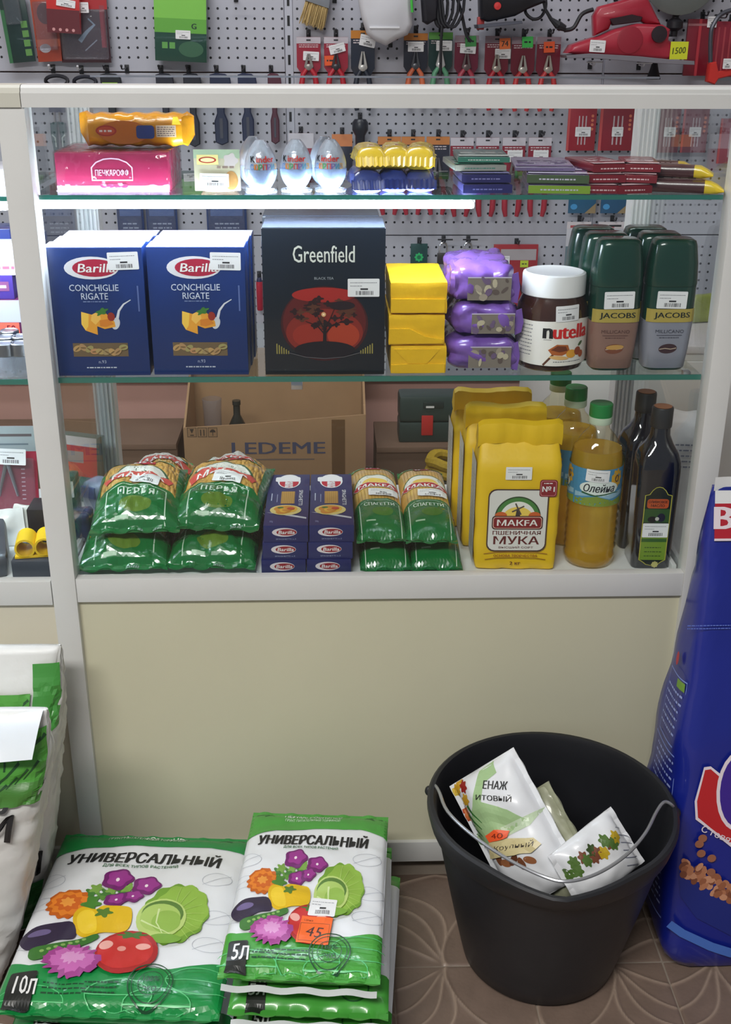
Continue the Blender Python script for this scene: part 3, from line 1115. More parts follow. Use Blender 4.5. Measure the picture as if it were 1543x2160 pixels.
# ---------------------------------------------------------------- purple film packs
PURP = M((120, 84, 168), rough=0.25, var=0.18, scale=22, bump=0.5, bscale=40, coat=0.4)
zz = Z_MID
for k, (h, dx, lab) in enumerate(((0.0465, 0.0, 'bottom purple film pack beside the hazelnut spread jar'), (0.0445, 0.003, 'middle purple film pack of the stack of three'), (0.0480, -0.004, 'top purple film pack with a bulging upper side'))):
    t = thing('film_pack', lab, 'pack', (0.141 + dx, 0.036 + 0.003 * k, zz), 0.0, 'purple film packs on the middle shelf')

    def tp(p, s=k):
        u = p.x / 0.046
        kx = 1 + 0.10 * math.sin(p.z * 90 + s)
        return Vector((p.x * kx, p.y, p.z))
    soft_box(0.092, 0.145, h, r=0.014, seed=k + 11, amp=0.0052, sc=48, n=14, bulge=0.003, taper=tp).build('film', PURP, t)
    p = Print()
    p.rect(-0.022, 0.008, 0.038, h - 0.008, ink((128, 118, 108), rough=.3))
    rnd = random.Random(k)
    for q in range(14):
        p.ell(rnd.uniform(-.018, .034), rnd.uniform(.012, h - .012), rnd.uniform(.003, .007), rnd.uniform(.002, .005), ink(rnd.choice([(160, 148, 132), (98, 84, 78), (186, 176, 150), (110, 90, 120)]), rough=.3), ang=rnd.uniform(0, 3), n=8)
    p.rect(-0.022, h - 0.0095, 0.038, h - 0.008, ink((196, 186, 210)))
    p.build('printed_window', t, lambda x, z: (Vector((x, -0.0042 + 0.9 * abs(x - .008) ** 2, z)), Vector((0, -1, 0))))
    fin = MB()
    pts = [(0.040, 0.004), (0.049, 0.002 + 0.006 * (k % 2)), (0.0515, h * .5), (0.048, h - 0.003), (0.040, h - 0.006)]
    fin.prism(pts, 0.004, 0.0055)
    fin.build('sealed_fin', PURP, t, smooth=False)
    zz += h + 0.0015

# ---------------------------------------------------------------- hazelnut spread jar
t = thing('spread_jar', 'chocolate hazelnut spread jar with a white lid and printed label', 'jar', (0.2415, 0.0785, Z_MID))
MB().lathe([(0.040, 0.0), (0.046, 0.003), (0.0492, 0.012), (0.0505, 0.025), (0.0505, 0.076), (0.0485, 0.090), (0.0435, 0.101), (0.042, 0.106)], 40).build('glass_jar', M((58, 30, 20), rough=0.12, var=0.12, scale=14, coat=0.6), t)
MB().lathe([(0.0425, 0.1035), (0.0445, 0.105), (0.0445, 0.130), (0.0435, 0.1335), (0.040, 0.1350), (0.037, 0.1335), (0.0, 0.1330)], 48).build('screw_lid', M((232, 232, 232), rough=0.35, var=0.02), t)
cs = cyl_surf(0.0508)
p = Print()
p.poly([(-0.072, 0.0135), (-0.036, 0.0115), (0.0, 0.0110), (0.036, 0.0115), (0.072, 0.0135), (0.072, 0.073), (0.036, 0.0765), (0.0, 0.0745), (-0.036, 0.073), (-0.072, 0.073)], ink((232, 228, 220)))
p.text('n', -0.0135, 0.0575, 0.0145, ink((24, 22, 22)), w=0.0120, bold=0.045)
p.text('utella', 0.0225, 0.0600, 0.0200, ink((206, 32, 30)), w=0.0560, bold=0.045)
p.rect(-0.019, 0.0480, -0.008, 0.0486, DARK_INK)
p.line([(-0.018, 0.012), (-0.006, 0.026), (0.004, 0.038)], 0.003, ink((92, 52, 30)))
p.poly([(-0.012, 0.034), (0.000, 0.042), (0.016, 0.041), (0.020, 0.031), (0.008, 0.026), (-0.006, 0.027)], ink((176, 92, 36)))
p.poly([(-0.008, 0.034), (0.001, 0.040), (0.013, 0.039), (0.016, 0.033), (0.004, 0.031)], ink((112, 52, 24)))
p.ell(0.022, 0.028, 0.008, 0.006, ink((226, 160, 50)))
p.ell(0.033, 0.031, 0.006, 0.006, ink((150, 66, 30)))
p.ell(0.040, 0.026, 0.005, 0.005, ink((172, 80, 34)))
p.ell(0.038, 0.041, 0.005, 0.0025, ink((70, 96, 50)), ang=.6)
p.ell(0.004, 0.023, 0.014, 0.0028, ink((222, 176, 110)), ang=-.08)
p.scribble(-0.004, 0.040, 0.0165, 0.0012, GREY_INK, seed=3)
p.scribble(-0.060, -0.036, 0.066, 0.0012, GREY_INK, rows=9, gap=0.0052, seed=4)
p.build('printed_label', t, cs, maxlen=0.008)
sticker(t, cyl_surf(0.0506), 0.0125, 0.0855, 0.034, 0.0220, 0.05, 5, maxlen=0.006)

# ---------------------------------------------------------------- instant coffee jars
GCAP = M((16, 56, 44), rough=0.22, var=0.1, scale=20, coat=0.4)


def coffee_jar(label, loc, body, ink_c, bean, stick):
    t = thing('coffee_jar', label, 'jar', loc, 0, 'coffee jars on the middle shelf')

    def sq(prof, mats, name, nn=40):
        m = MB().lathe(prof, nn, sq=3.6)
        m.v = [(x, y * 0.70, z) for x, y, z in m.v]
        return m.build(name, mats, t, angle=45)
    sq([(0.026, 0.0), (0.0295, 0.003), (0.0325, 0.030), (0.0345, 0.062), (0.0350, 0.090), (0.0350, 0.119), (0.030, 0.121)], GCAP, 'glass_jar')
    sq([(0.0352, 0.1195), (0.0358, 0.1225), (0.0340, 0.150), (0.0305, 0.174), (0.0285, 0.1800), (0.024, 0.1825), (0.0, 0.1825)], GCAP, 'cap')
    sq([(0.0266, 0.0012), (0.0302, 0.0040), (0.0331, 0.030), (0.0351, 0.062), (0.0355, 0.0715)], M(body, rough=0.3, var=0.06, metal=0.25), 'sleeve')

    def sf(x, z):
        r = 0.0266 + (0.0355 - 0.0266) * min(1, (z / 0.0715) ** 0.55) + 0.0003
        u = max(-0.95, min(0.95, x / 0.036))
        y = -0.70 * r * (1 - abs(u) ** 3.6) ** (1 / 3.6)
        return Vector((x, y, z)), Vector((0, -1, 0))
    p = Print()
    p.rect(-0.0335, 0.0705, 0.0335, 0.0890, ink((176, 156, 74)))
    p.text('JACOBS', 0.001, 0.0795, 0.0098, ink((26, 34, 30)), w=0.050, bold=0.03)
    p.text('MILLICANO', 0.0, 0.0575, 0.0048, ink(ink_c), w=0.040)
    p.rect(-0.018, 0.0515, 0.018, 0.0522, ink(ink_c))
    p.scribble(-0.014, 0.014, 0.0480, 0.0010, ink(ink_c), seed=2)
    p.ell(0, 0.0325, 0.0130, 0.0070, ink(bean), ang=0.08)
    p.line([(-0.012, 0.0315), (-0.004, 0.0330), (0.004, 0.0318), (0.012, 0.0335)], 0.0012, ink((190, 170, 150)))
    if bean[0] > 100:
        p.ell(0.001, 0.0350, 0.0125, 0.0035, ink((196, 150, 80)), ang=0.06)
    p.build('printed_label', t, sf, eps=0.0008, maxlen=0.007)
    if stick:
        sticker(t, front(-0.0250), stick[0], 0.1020, 0.0420, 0.0240, stick[1], 7)
    return t


J = [(0.3245, 0.0620), (0.3180, 0.1130), (0.3110, 0.1640)]
K = [(0.4010, 0.0630), (0.3945, 0.1140), (0.3880, 0.1650)]
br, sv = ((150, 116, 104), (98, 66, 60), (124, 70, 48)), ((150, 152, 166), (66, 66, 80), (62, 38, 44))
coffee_jar('coffee jar with a brown sleeve and green cap, front of its row', (J[0][0], J[0][1], Z_MID), *br, (0.001, 0.02))
coffee_jar('coffee jar with a silver sleeve and green cap, front of its row', (K[0][0], K[0][1], Z_MID), *sv, (-0.002, -0.02))
coffee_jar('second coffee jar behind the brown-sleeved one', (J[1][0], J[1][1], Z_MID), *br, None)
coffee_jar('rearmost coffee jar behind the brown-sleeved one', (J[2][0], J[2][1], Z_MID), *br, None)
coffee_jar('second coffee jar behind the silver-sleeved one', (K[1][0], K[1][1], Z_MID), *sv, None)
coffee_jar('rearmost coffee jar behind the silver-sleeved one', (K[2][0], K[2][1], Z_MID), *sv, None)

# ================================================================ lower display floor
# ---------------------------------------------------------------- flour bags
FLOUR = M((232, 190, 20), rough=0.5, var=0.06, scale=16, bump=0.3, bscale=30)
FLSIDE = M((208, 208, 206), rough=0.55, var=0.08, scale=20, bump=0.3, bscale=30)


def flour_bag(label, loc, rz, detail=True):
    t = thing('flour_bag', label, 'bag', loc, rz, 'yellow flour bags on the display floor')
    w, d, h = 0.124, 0.072, 0.205

    def tp(p):
        k = max(0.0, (p.z - 0.165) / 0.04)
        k = k * k * (3 - 2 * k) if k < 1 else 1
        return Vector((p.x * (1 - 0.06 * k), 0.036 + (p.y - 0.036) * (1 - 0.55 * k), p.z))
    soft_box(w, d, h, r=0.007, seed=loc[1] * 50, amp=0.0016, sc=34, n=16, bulge=0.0015, taper=tp).build('paper_bag', FLOUR, t)
    # folded top: a rolled flap bent forwards
    fm = MB()
    rings = []
    for y, z in ((0.018, 0.198), (0.014, 0.212), (0.017, 0.2290), (0.026, 0.2335), (0.036, 0.2270), (0.050, 0.205), (0.040, 0.199)):
        rings.append([(x, y + 0.0016 * math.sin(x * 90 + loc[1] * 40) + 0.001 * math.sin(x * 230), z + 0.0018 * math.sin(x * 70 + loc[1] * 90) - (0.004 if abs(x) > .058 else 0)) for x in [(-0.062 + 0.124 * i / 20) for i in range(21)]])
    fm.loft(rings, closed=False, cap0=False, cap1=False)
    n = 21
    for s in (0, n - 1):
        fm.f.append(tuple(r * n + s for r in range(len(rings))))
        fm.m.append(0)
    fm.build('folded_top', FLOUR, t)
    p = Print()
    p.rect(0.004, 0.012, d - 0.004, 0.175, FLSIDE and M((206, 206, 204), rough=0.55, var=0.1, scale=24))
    p.scribble(0.012, d - 0.010, 0.150, 0.0016, GREY_INK, rows=22, gap=0.0058, seed=3)
    p.build('side_print', t, plane_surf((-w / 2 - 0.0018, d, 0), (0, -1, 0), (0, 0, 1)))
    if not detail:
        return t
    sf = lambda x, z: (Vector((x, -0.0022, z)), Vector((0, -1, 0)))
    p = Print()
    br_ = ink((96, 28, 30))
    x0, x1, z0, z1 = -0.0430, 0.0430, 0.0360, 0.1330
    p.rect(x0 - .002, z0 - .002, x1 + .002, z1 + .002, ink((70, 46, 40)), r=0.012)
    p.rect(x0, z0, x1, z1, ink((222, 220, 214)), r=0.011)
    p.rect(0.030, 0.123, 0.056, 0.150, ink((120, 24, 34)), r=0.004)
    p.rect(0.0315, 0.1245, 0.0545, 0.1485, ink((214, 130, 140)), r=0.0035)
    p.rect(0.0323, 0.1253, 0.0537, 0.1477, ink((136, 30, 42)), r=0.003)
    p.text('№1', 0.043, 0.1355, 0.0085, WHITE, w=0.018, bold=0.02)
    p.scribble(0.036, 0.050, 0.1437, 0.0014, WHITE, seed=1)
    cz = 0.0890
    p.ell(0, cz, 0.0345, 0.0345, ink((44, 70, 40)), a0=0, a1=180)
    p.ell(0, cz, 0.0325, 0.0325, ink((70, 130, 62)), a0=0, a1=180)
    p.ell(0, cz, 0.0265, 0.0265, ink((236, 234, 226)), a0=0, a1=180)
    p.ell(0, cz, 0.0225, 0.0180, ink((240, 206, 90)), a0=0, a1=180)
    for s in (-1, 1):
        p.ell(s * 0.025, cz + 0.004, 0.009, 0.006, ink((204, 96, 40)))
    p.poly([(-0.004, cz), (0.004, cz), (0.002, cz + 0.014), (-0.002, cz + 0.014)], ink((60, 52, 50)))
    for a in (0.5, 2.0, 3.6, 5.2):
        p.line([(0, cz + 0.0145), (0.010 * math.cos(a), cz + 0.0145 + 0.010 * math.sin(a))], 0.0022, ink((80, 70, 66)))
    p.rect(-0.038, cz - 0.0185, 0.038, cz + 0.0035, ink((60, 20, 22)), r=0.005)
    p.rect(-0.0365, cz - 0.0170, 0.0365, cz + 0.0020, ink((224, 180, 160)), r=0.0045)
    p.rect(-0.0355, cz - 0.0160, 0.0355, cz + 0.0010, ink((130, 26, 32)), r=0.004)
    p.text('МАКFА', 0, cz - 0.0075, 0.0098, ink((240, 236, 230)), w=0.060, bold=0.03)
    p.text('ПШЕНИЧНАЯ', 0, 0.0648, 0.0062, br_, w=0.072, bold=0.02)
    p.text('МУКА', 0, 0.0525, 0.0132, br_, w=0.068, bold=0.03)
    p.text('ВЫСШИЙ СОРТ', 0, 0.0412, 0.0042, br_, w=0.052, bold=0.01)
    p.line([(-0.048, 0.0300), (-0.030, 0.0325), (0, 0.0335), (0.030, 0.0325), (0.048, 0.0300)], 0.0010, ink((150, 84, 30)))
    p.text('ОСНОВА ТВОРЧЕСТВА', 0, 0.0270, 0.0042, ink((150, 60, 26)), w=0.066, bold=0.01)
    p.line([(-0.046, 0.0205), (-0.030, 0.0228), (0, 0.0238), (0.030, 0.0228), (0.046, 0.0205)], 0.0010, ink((130, 74, 30)))
    p.text('2 кг', 0, 0.0145, 0.0055, br_, w=0.016, bold=0.02)
    p.build('printed_front', t, sf)
    sticker(t, sf, -0.002, 0.1600, 0.0385, 0.0200, 0.0, 6, eps=0.0010)
    return t


flour_bag('yellow two-kilo flour bag nearest the front glass, with a white label panel', (0.2030, 0.040, Z_DF), -0.03)
flour_bag('second yellow flour bag, behind the front flour bag', (0.1935, 0.122, Z_DF), -0.02, False)
flour_bag('rearmost yellow flour bag of the row of three', (0.1850, 0.202, Z_DF), 0.0, False)

# ---------------------------------------------------------------- sunflower oil bottles
PET = clear_mat('clear_bottle', (252, 250, 236), ior=1.5, rough=0.05, bump=0.25, bscale=28)
OIL = clear_mat('sunflower_oil', (255, 240, 165), ior=1.25, rough=0.08, body=(250, 212, 84), body_amt=0.5)
GREEN_CAP = M((22, 128, 62), rough=0.35, var=0.04)


def oil_bottle(label, loc, rz, detail):
    t = thing('oil_bottle', label, 'bottle', loc, rz, 'sunflower oil bottles on the display floor')
    prof = [(0.030, 0.0), (0.036, 0.003), (0.0388, 0.012)]
    for k in range(7):
        prof += [(0.0395, 0.018 + k * 0.012), (0.0380, 0.024 + k * 0.012)]
    prof += [(0.0392, 0.103), (0.0396, 0.106), (0.0396, 0.164), (0.0390, 0.172), (0.0350, 0.190), (0.0240, 0.2070), (0.0155, 0.2160), (0.0145, 0.2200), (0.0145, 0.2400)]
    MB().lathe(prof, 36, cap1=False).build('bottle', PET, t, angle=70)
    ip = [(max(0.002, r - 0.0015), z + (0.001 if z == 0 else 0)) for r, z in prof if z < 0.188] + [(0.0355, 0.187), (0.0, 0.187)]
    MB().lathe(ip, 32).build('oil', OIL, t, angle=70)
    MB().lathe([(0.0168, 0.2245), (0.0175, 0.2260), (0.0172, 0.2350), (0.015, 0.2355)], 28, cap0=False, cap1=False).build('collar', M((196, 214, 190), rough=0.4), t)
    cp = MB().lathe([(0.0, 0.2350), (0.0168, 0.2350), (0.0172, 0.2380), (0.0168, 0.2535), (0.0155, 0.2550), (0.0, 0.2550)], 32).build('cap', GREEN_CAP, t)
    sf = cyl_surf(0.0398)
    p = Print()
    p.rect(-0.118, 0.106, 0.118, 0.164, ink((70, 140, 180)))
    for s in range(3):
        ox = (-0.083, 0.0, 0.083)[s]
        p.poly([(ox - 0.040, 0.106), (ox + 0.040, 0.106), (ox + 0.040, 0.118), (ox + 0.02, 0.114), (ox - 0.005, 0.122), (ox - 0.04, 0.116)], ink((126, 148, 54)))
        p.poly([(ox - 0.040, 0.118), (ox - 0.01, 0.124), (ox + 0.015, 0.117), (ox + 0.04, 0.121), (ox + 0.04, 0.128), (ox, 0.126), (ox - 0.04, 0.126)], ink((150, 190, 210)))
        p.ell(ox + 0.026, 0.148, 0.010, 0.014, ink((214, 162, 40)), wob=.12, lob=9)
        p.ell(ox + 0.026, 0.148, 0.004, 0.006, ink((96, 62, 30)))
        p.ell(ox - 0.002, 0.1345, 0.030, 0.0120, ink((222, 232, 226)))
        p.line([(ox - 0.028, 0.127), (ox - 0.008, 0.123), (ox + 0.02, 0.127), (ox + 0.03, 0.126)], 0.003, ink((30, 92, 66)), 0.001)
        p.text('Олейна', ox - 0.002, 0.1350, 0.0128, ink((30, 40, 48)), w=0.047, bold=0.02, shear=0.25)
    p.build('printed_label', t, sf, maxlen=0.009)
    if detail:
        sticker(t, sf, -0.006, 0.1545, 0.0340, 0.0190, -0.06, 8, maxlen=0.007)
    return t


oil_bottle('sunflower oil bottle with a green cap nearest the front glass', (0.3240, 0.0770, Z_DF), 0.0, True)
oil_bottle('second sunflower oil bottle, behind the front oil bottle', (0.3040, 0.1600, Z_DF), 0.6, False)
oil_bottle('rearmost sunflower oil bottle, tallest in view of the three green caps', (0.2960, 0.2420, Z_DF), -0.5, False)

# ---------------------------------------------------------------- olive oil bottles
DGLASS = M((14, 18, 30), rough=0.08, var=0.2, scale=10, spec=0.7, coat=0.5)


def olive_bottle(label, loc, rz, detail):
    t = thing('olive_oil_bottle', label, 'bottle', loc, rz, 'dark olive oil bottles on the display floor')
    rings = []
    prof = [(0.0280, 0.0, 1), (0.0300, 0.004, 1), (0.0305, 0.10, 1), (0.0308, 0.158, 1), (0.0300, 0.172, .8), (0.0265, 0.184, .5), (0.0195, 0.196, .2), (0.0150, 0.208, 0), (0.0138, 0.222, 0), (0.0138, 0.232, 0)]
    n = 40
    for r, z, q in prof:
        g = []
        for j in range(n):
            a = 2 * PI * j / n + PI / n
            e = 2 + 6 * q
            k = 1.0 / ((abs(math.cos(a)) ** e + abs(math.sin(a)) ** e) ** (1.0 / e))
            g.append((r * k * math.cos(a), r * k * math.sin(a), z))
        rings.append(g)
    MB().loft(rings).build('glass_bottle', DGLASS, t, angle=50)
    MB().lathe([(0.0155, 0.2200), (0.0158, 0.2215), (0.0158, 0.2480), (0.0150, 0.2500), (0.012, 0.2503), (0.0, 0.2503)], 28).build('cap', M((40, 42, 46), rough=0.35, var=0.08), t)
    MB().lathe([(0.0, 0.2504), (0.0130, 0.2504), (0.0132, 0.2510), (0.0, 0.2512)], 24).build('cap_disc', M((150, 96, 64), rough=0.5, var=0.15), t)
    sf = front(-0.0309)
    p = Print()
    gold = ink((176, 170, 70))
    out = [(-0.0205, 0.016), (-0.014, 0.012), (-0.009, 0.008), (0.0, 0.006), (0.009, 0.008), (0.014, 0.012), (0.0205, 0.016), (0.0205, 0.122), (0.014, 0.1235), (0.010, 0.130), (0.005, 0.1345), (0, 0.1355), (-0.005, 0.1345), (-0.010, 0.130), (-0.014, 0.1235), (-0.0205, 0.122)]
    p.poly(out, gold)
    p.poly([(x * 0.93, 0.006 + (z - 0.006) * 0.985 + 0.0009) for x, z in out], ink((24, 34, 28)))
    p.rect(-0.0190, 0.078, 0.0190, 0.100, ink((50, 84, 40)))
    p.rect(-0.0160, 0.1010, 0.0160, 0.1160, ink((190, 84, 40)), r=0.004)
    p.text('ОЛИВКОВОЕ', 0, 0.1115, 0.0042, ink((60, 20, 14)), w=0.028, bold=0.02)
    p.text('МАСЛО', 0, 0.1055, 0.0044, ink((60, 20, 14)), w=0.020, bold=0.02)
    p.ell(-0.006, 0.083, 0.007, 0.005, ink((20, 22, 26)))
    p.ell(0.007, 0.086, 0.006, 0.007, ink((30, 30, 48)))
    p.ell(0.001, 0.084, 0.003, 0.003, ink((190, 190, 180)))
    p.rect(-0.0190, 0.016, 0.0190, 0.054, ink((116, 148, 44)))
    p.rect(-0.0190, 0.046, 0.0190, 0.0515, ink((56, 96, 40)))
    p.scribble(-0.013, 0.013, 0.036, 0.0014, ink((60, 84, 30)), rows=3, gap=0.007, seed=3)
    p.ell(0.005, 0.0085, 0.0050, 0.0050, ink((186, 180, 110)), wob=.1, lob=8)
    p.build('printed_label', t, sf)
    if detail:
        sticker(t, sf, 0.0, 0.0655, 0.0385, 0.0230, 0.0, 2)
    return t


olive_bottle('dark square olive oil bottle with a green label, nearest the front glass', (0.4140, 0.0720, Z_DF), -0.04, True)
olive_bottle('dark olive oil bottle standing behind the labelled one', (0.4090, 0.1460, Z_DF), 0.1, False)

# ---------------------------------------------------------------- spaghetti cartons, two columns of three
DNAVY = M((22, 32, 92), rough=0.35, var=0.07, scale=14, coat=0.2)
SBW, SBH, SBL = 0.0665, 0.0272, 0.210


def spaghetti_carton(label, loc, rz, on_top):
    t = thing('spaghetti_carton', label, 'box', loc, rz, 'blue spaghetti cartons in two columns')
    MB().box(-SBW / 2, SBW / 2, 0, SBL, 0, SBH, bev=0.001).build('carton', DNAVY, t)
    p = Print()
    p.ell(-0.002, 0.0165, 0.0185, 0.0070, ink((222, 214, 216)))
    p.ell(0.001, 0.0165, 0.0150, 0.0052, ink((150, 34, 44)))
    p.text('Barilla', 0.001, 0.0165, 0.0055, WHITE, w=0.024, bold=0.02, shear=.15)
    p.text('SPAGHETTI n.5', 0, 0.0055, 0.0022, ink((150, 160, 190)), w=0.030)
    p.build('end_print', t, front(0))
    if on_top:
        p = Print()
        wv = ink((234, 234, 238))
        p.ell(0.000, 0.178, 0.0185, 0.0300, wv)
        p.rect(-0.022, 0.176, 0.018, 0.196, wv, r=0.004)
        p.ell(0.000, 0.172, 0.0155, 0.0215, ink((186, 32, 52)))
        p.rect(-0.0165, 0.176, 0.0165, 0.196, wv)
        p.text('Barilla', 0.000, 0.168, 0.034, wv, w=0.011, bold=0.02)
        p.rect(-0.0105, 0.084, 0.0105, 0.134, ink((190, 146, 70)))
        for k in range(7):
            p.rect(-0.009 + k * 0.003, 0.084, -0.0084 + k * 0.003, 0.134, ink((142, 102, 44)))
        p.text('SPAGHETTI', 0.0200, 0.108, 0.0062, wv, w=0.062, ang=-PI / 2, bold=0.02)
        p.rect(-0.0170, 0.090, -0.0162, 0.122, ink((170, 176, 206)))
        p.rect(-0.0260, 0.096, -0.0246, 0.126, ink((190, 196, 220)))
        p.poly([(-0.031, 0.050), (0.030, 0.024), (0.030, 0.030), (-0.005, 0.046)], ink((206, 208, 216)))
        p.ell(-0.002, 0.058, 0.0240, 0.0200, ink((226, 206, 130)))
        for k in range(7):
            p.ell(-0.002 + 0.003 * math.sin(k * 2.1), 0.058 + 0.004 * math.cos(k * 1.7), 0.018 - 0.002 * k, 0.013 - 0.0014 * k, ink((232, 182, 60) if k % 2 else (214, 142, 40)), ang=k * .4)
        p.ell(0.006, 0.062, 0.006, 0.005, ink((196, 70, 34)))
        p.ell(-0.010, 0.066, 0.005, 0.003, ink((70, 116, 50)))
        p.text('500g', -0.022, 0.0140, 0.008, ink((150, 160, 200)), w=0.005)
        p.build('top_print', t, top(SBH))
    return t


for c, x in enumerate((-0.1465, -0.0785)):
    for k, nm in enumerate(('bottom', 'middle', 'top')):
        spaghetti_carton('%s blue spaghetti carton of the %s column' % (nm, ('left', 'right')[c]), (x + (0.0, 0.0025, 0.0045)[k], 0.030 + 0.0015 * k, Z_DF + k * (SBH + 0.0001)), 0.0, k == 2)

# ---------------------------------------------------------------- spaghetti in film bags
SPAG = M((214, 174, 92), rough=0.22, var=0.10, scale=30, coat=0.5)
MGREEN = M((18, 108, 52), rough=0.2, var=0.10, scale=24, coat=0.5)


def green_ends(b, yg=-0.056):
    m = b.mb()
    k = (b.n[0] + 1) * (b.n[1] + 1)
    for i, f in enumerate(m.f):
        y = sum(m.v[q][1] for q in f) / len(f)
        if min(f) >= k or max(f) >= k or abs(y) > b.l / 2 - b.fin or y < yg:
            m.m[i] = 1
    return m


def spaghetti_bag(label, loc, rz, seed, tilt=0.0, full=True):
    t = thing('spaghetti_bag', label, 'bag', loc, 0, 'green spaghetti bags on the display floor', rot=(tilt, 0, rz))
    b = Bag(0.078, 0.285, 0.040, seed=seed, fin=0.010, wr=0.0018, low=0.25, sc=34, p=3.2, n=(20, 40))
    green_ends(b).build('film_bag', [SPAG, MGREEN], t)
    sf = b.surf()
    p = Print()
    dk = ink((160, 122, 54), rough=.25)
    for k in range(13):
        x = -0.030 + k * 0.005
        p.line([(x, -0.05), (x, 0.125)], 0.0006, dk)
    p.rect(-0.0385, -0.1420, 0.0385, -0.055, MGREEN)
    p.ell(0, -0.056, 0.0385, 0.014, MGREEN, a0=0, a1=180)
    p.line([(-0.030, -0.136), (-0.030, -0.058), (-0.012, -0.0480), (0.012, -0.0480), (0.030, -0.058), (0.030, -0.136)], 0.0012, ink((200, 220, 200)))
    p.text('СПАГЕТТИ', 0, -0.0630, 0.0095, ink((214, 226, 214)), w=0.046, bold=0.02)
    p.ell(0.004, -0.085, 0.016, 0.012, ink((70, 120, 40), rough=.25))
    p.rect(-0.022, -0.109, -0.008, -0.106, ink((170, 200, 170)))
    p.rect(-0.0385, 0.105, 0.0385, 0.1420, M((28, 150, 62), rough=0.25, var=0.08, coat=.4))
    p.line([(-0.031, 0.134), (-0.031, 0.110), (0.031, 0.110), (0.031, 0.134)], 0.0012, ink((210, 226, 206)))
    p.rect(-0.013, 0.098, 0.013, 0.136, ink((168, 34, 44)), r=0.003)
    p.text('№1', 0, 0.112, 0.016, WHITE, w=0.020, bold=0.02)
    # brand arch
    p.ell(0, 0.018, 0.034, 0.044, ink((44, 90, 44)), a0=0, a1=180)
    p.ell(0, 0.018, 0.032, 0.041, ink((226, 226, 216)), a0=0, a1=180)
    p.ell(0, 0.018, 0.022, 0.026, ink((230, 196, 90)), a0=0, a1=180)
    p.line([(-0.034, 0.006), (-0.012, 0.0155), (0.012, 0.0155), (0.034, 0.006)], 0.0190, ink((232, 226, 220)))
    p.line([(-0.0335, 0.006), (-0.012, 0.0155), (0.012, 0.0155), (0.0335, 0.006)], 0.0165, ink((176, 36, 44)))
    p.text('МАКFА', 0, 0.0125, 0.0110, WHITE, w=0.056, bold=0.03, arc=6)
    p.build('printed_film', t, sf, eps=0.0008, maxlen=0.006)
    if full:
        sticker(t, sf, 0.008, -0.022, 0.044, 0.026, -0.05, seed, maxlen=0.010, eps=0.0034)
    return t


zb = Z_DF
spaghetti_bag('lower spaghetti bag of the left pile, green end facing out', (0.0060, 0.168, zb), 0.01, 21, 0, False)
spaghetti_bag('lower spaghetti bag of the right pile, green end facing out', (0.0880, 0.168, zb), -0.03, 22, 0, False)
spaghetti_bag('upper spaghetti bag of the left pile, topped with a price sticker', (-0.0015, 0.180, zb + 0.042), 0.025, 23)
spaghetti_bag('upper spaghetti bag of the right pile, topped with a price sticker', (0.0770, 0.176, zb + 0.042), -0.01, 24)

# ---------------------------------------------------------------- penne bags
def penne_mat():
    m = M((206, 160, 78), rough=0.3, var=0.16, scale=60, coat=0.5).copy()
    nt = m.node_tree
    b = nt.nodes['Principled BSDF']
    tc = [n for n in nt.nodes if n.type == 'TEX_COORD'][0]
    mp = nt.nodes.new('ShaderNodeMapping')
    mp.inputs['Scale'].default_value = (150, 60, 120)
    mp.inputs['Rotation'].default_value = (0, 0, 0.7)
    vo = nt.nodes.new('ShaderNodeTexVoronoi')
    vo.inputs['Scale'].default_value = 1.0
    bp = nt.nodes.new('ShaderNodeBump')
    bp.inputs['Strength'].default_value = 0.9
    bp.inputs['Distance'].default_value = 0.006
    bp.invert = True
    nt.links.new(tc.outputs['Object'], mp.inputs['Vector'])
    nt.links.new(mp.outputs['Vector'], vo.inputs['Vector'])
    nt.links.new(vo.outputs['Distance'], bp.inputs['Height'])
    nt.links.new(bp.outputs['Normal'], b.inputs['Normal'])
    return m


PENNE = penne_mat()


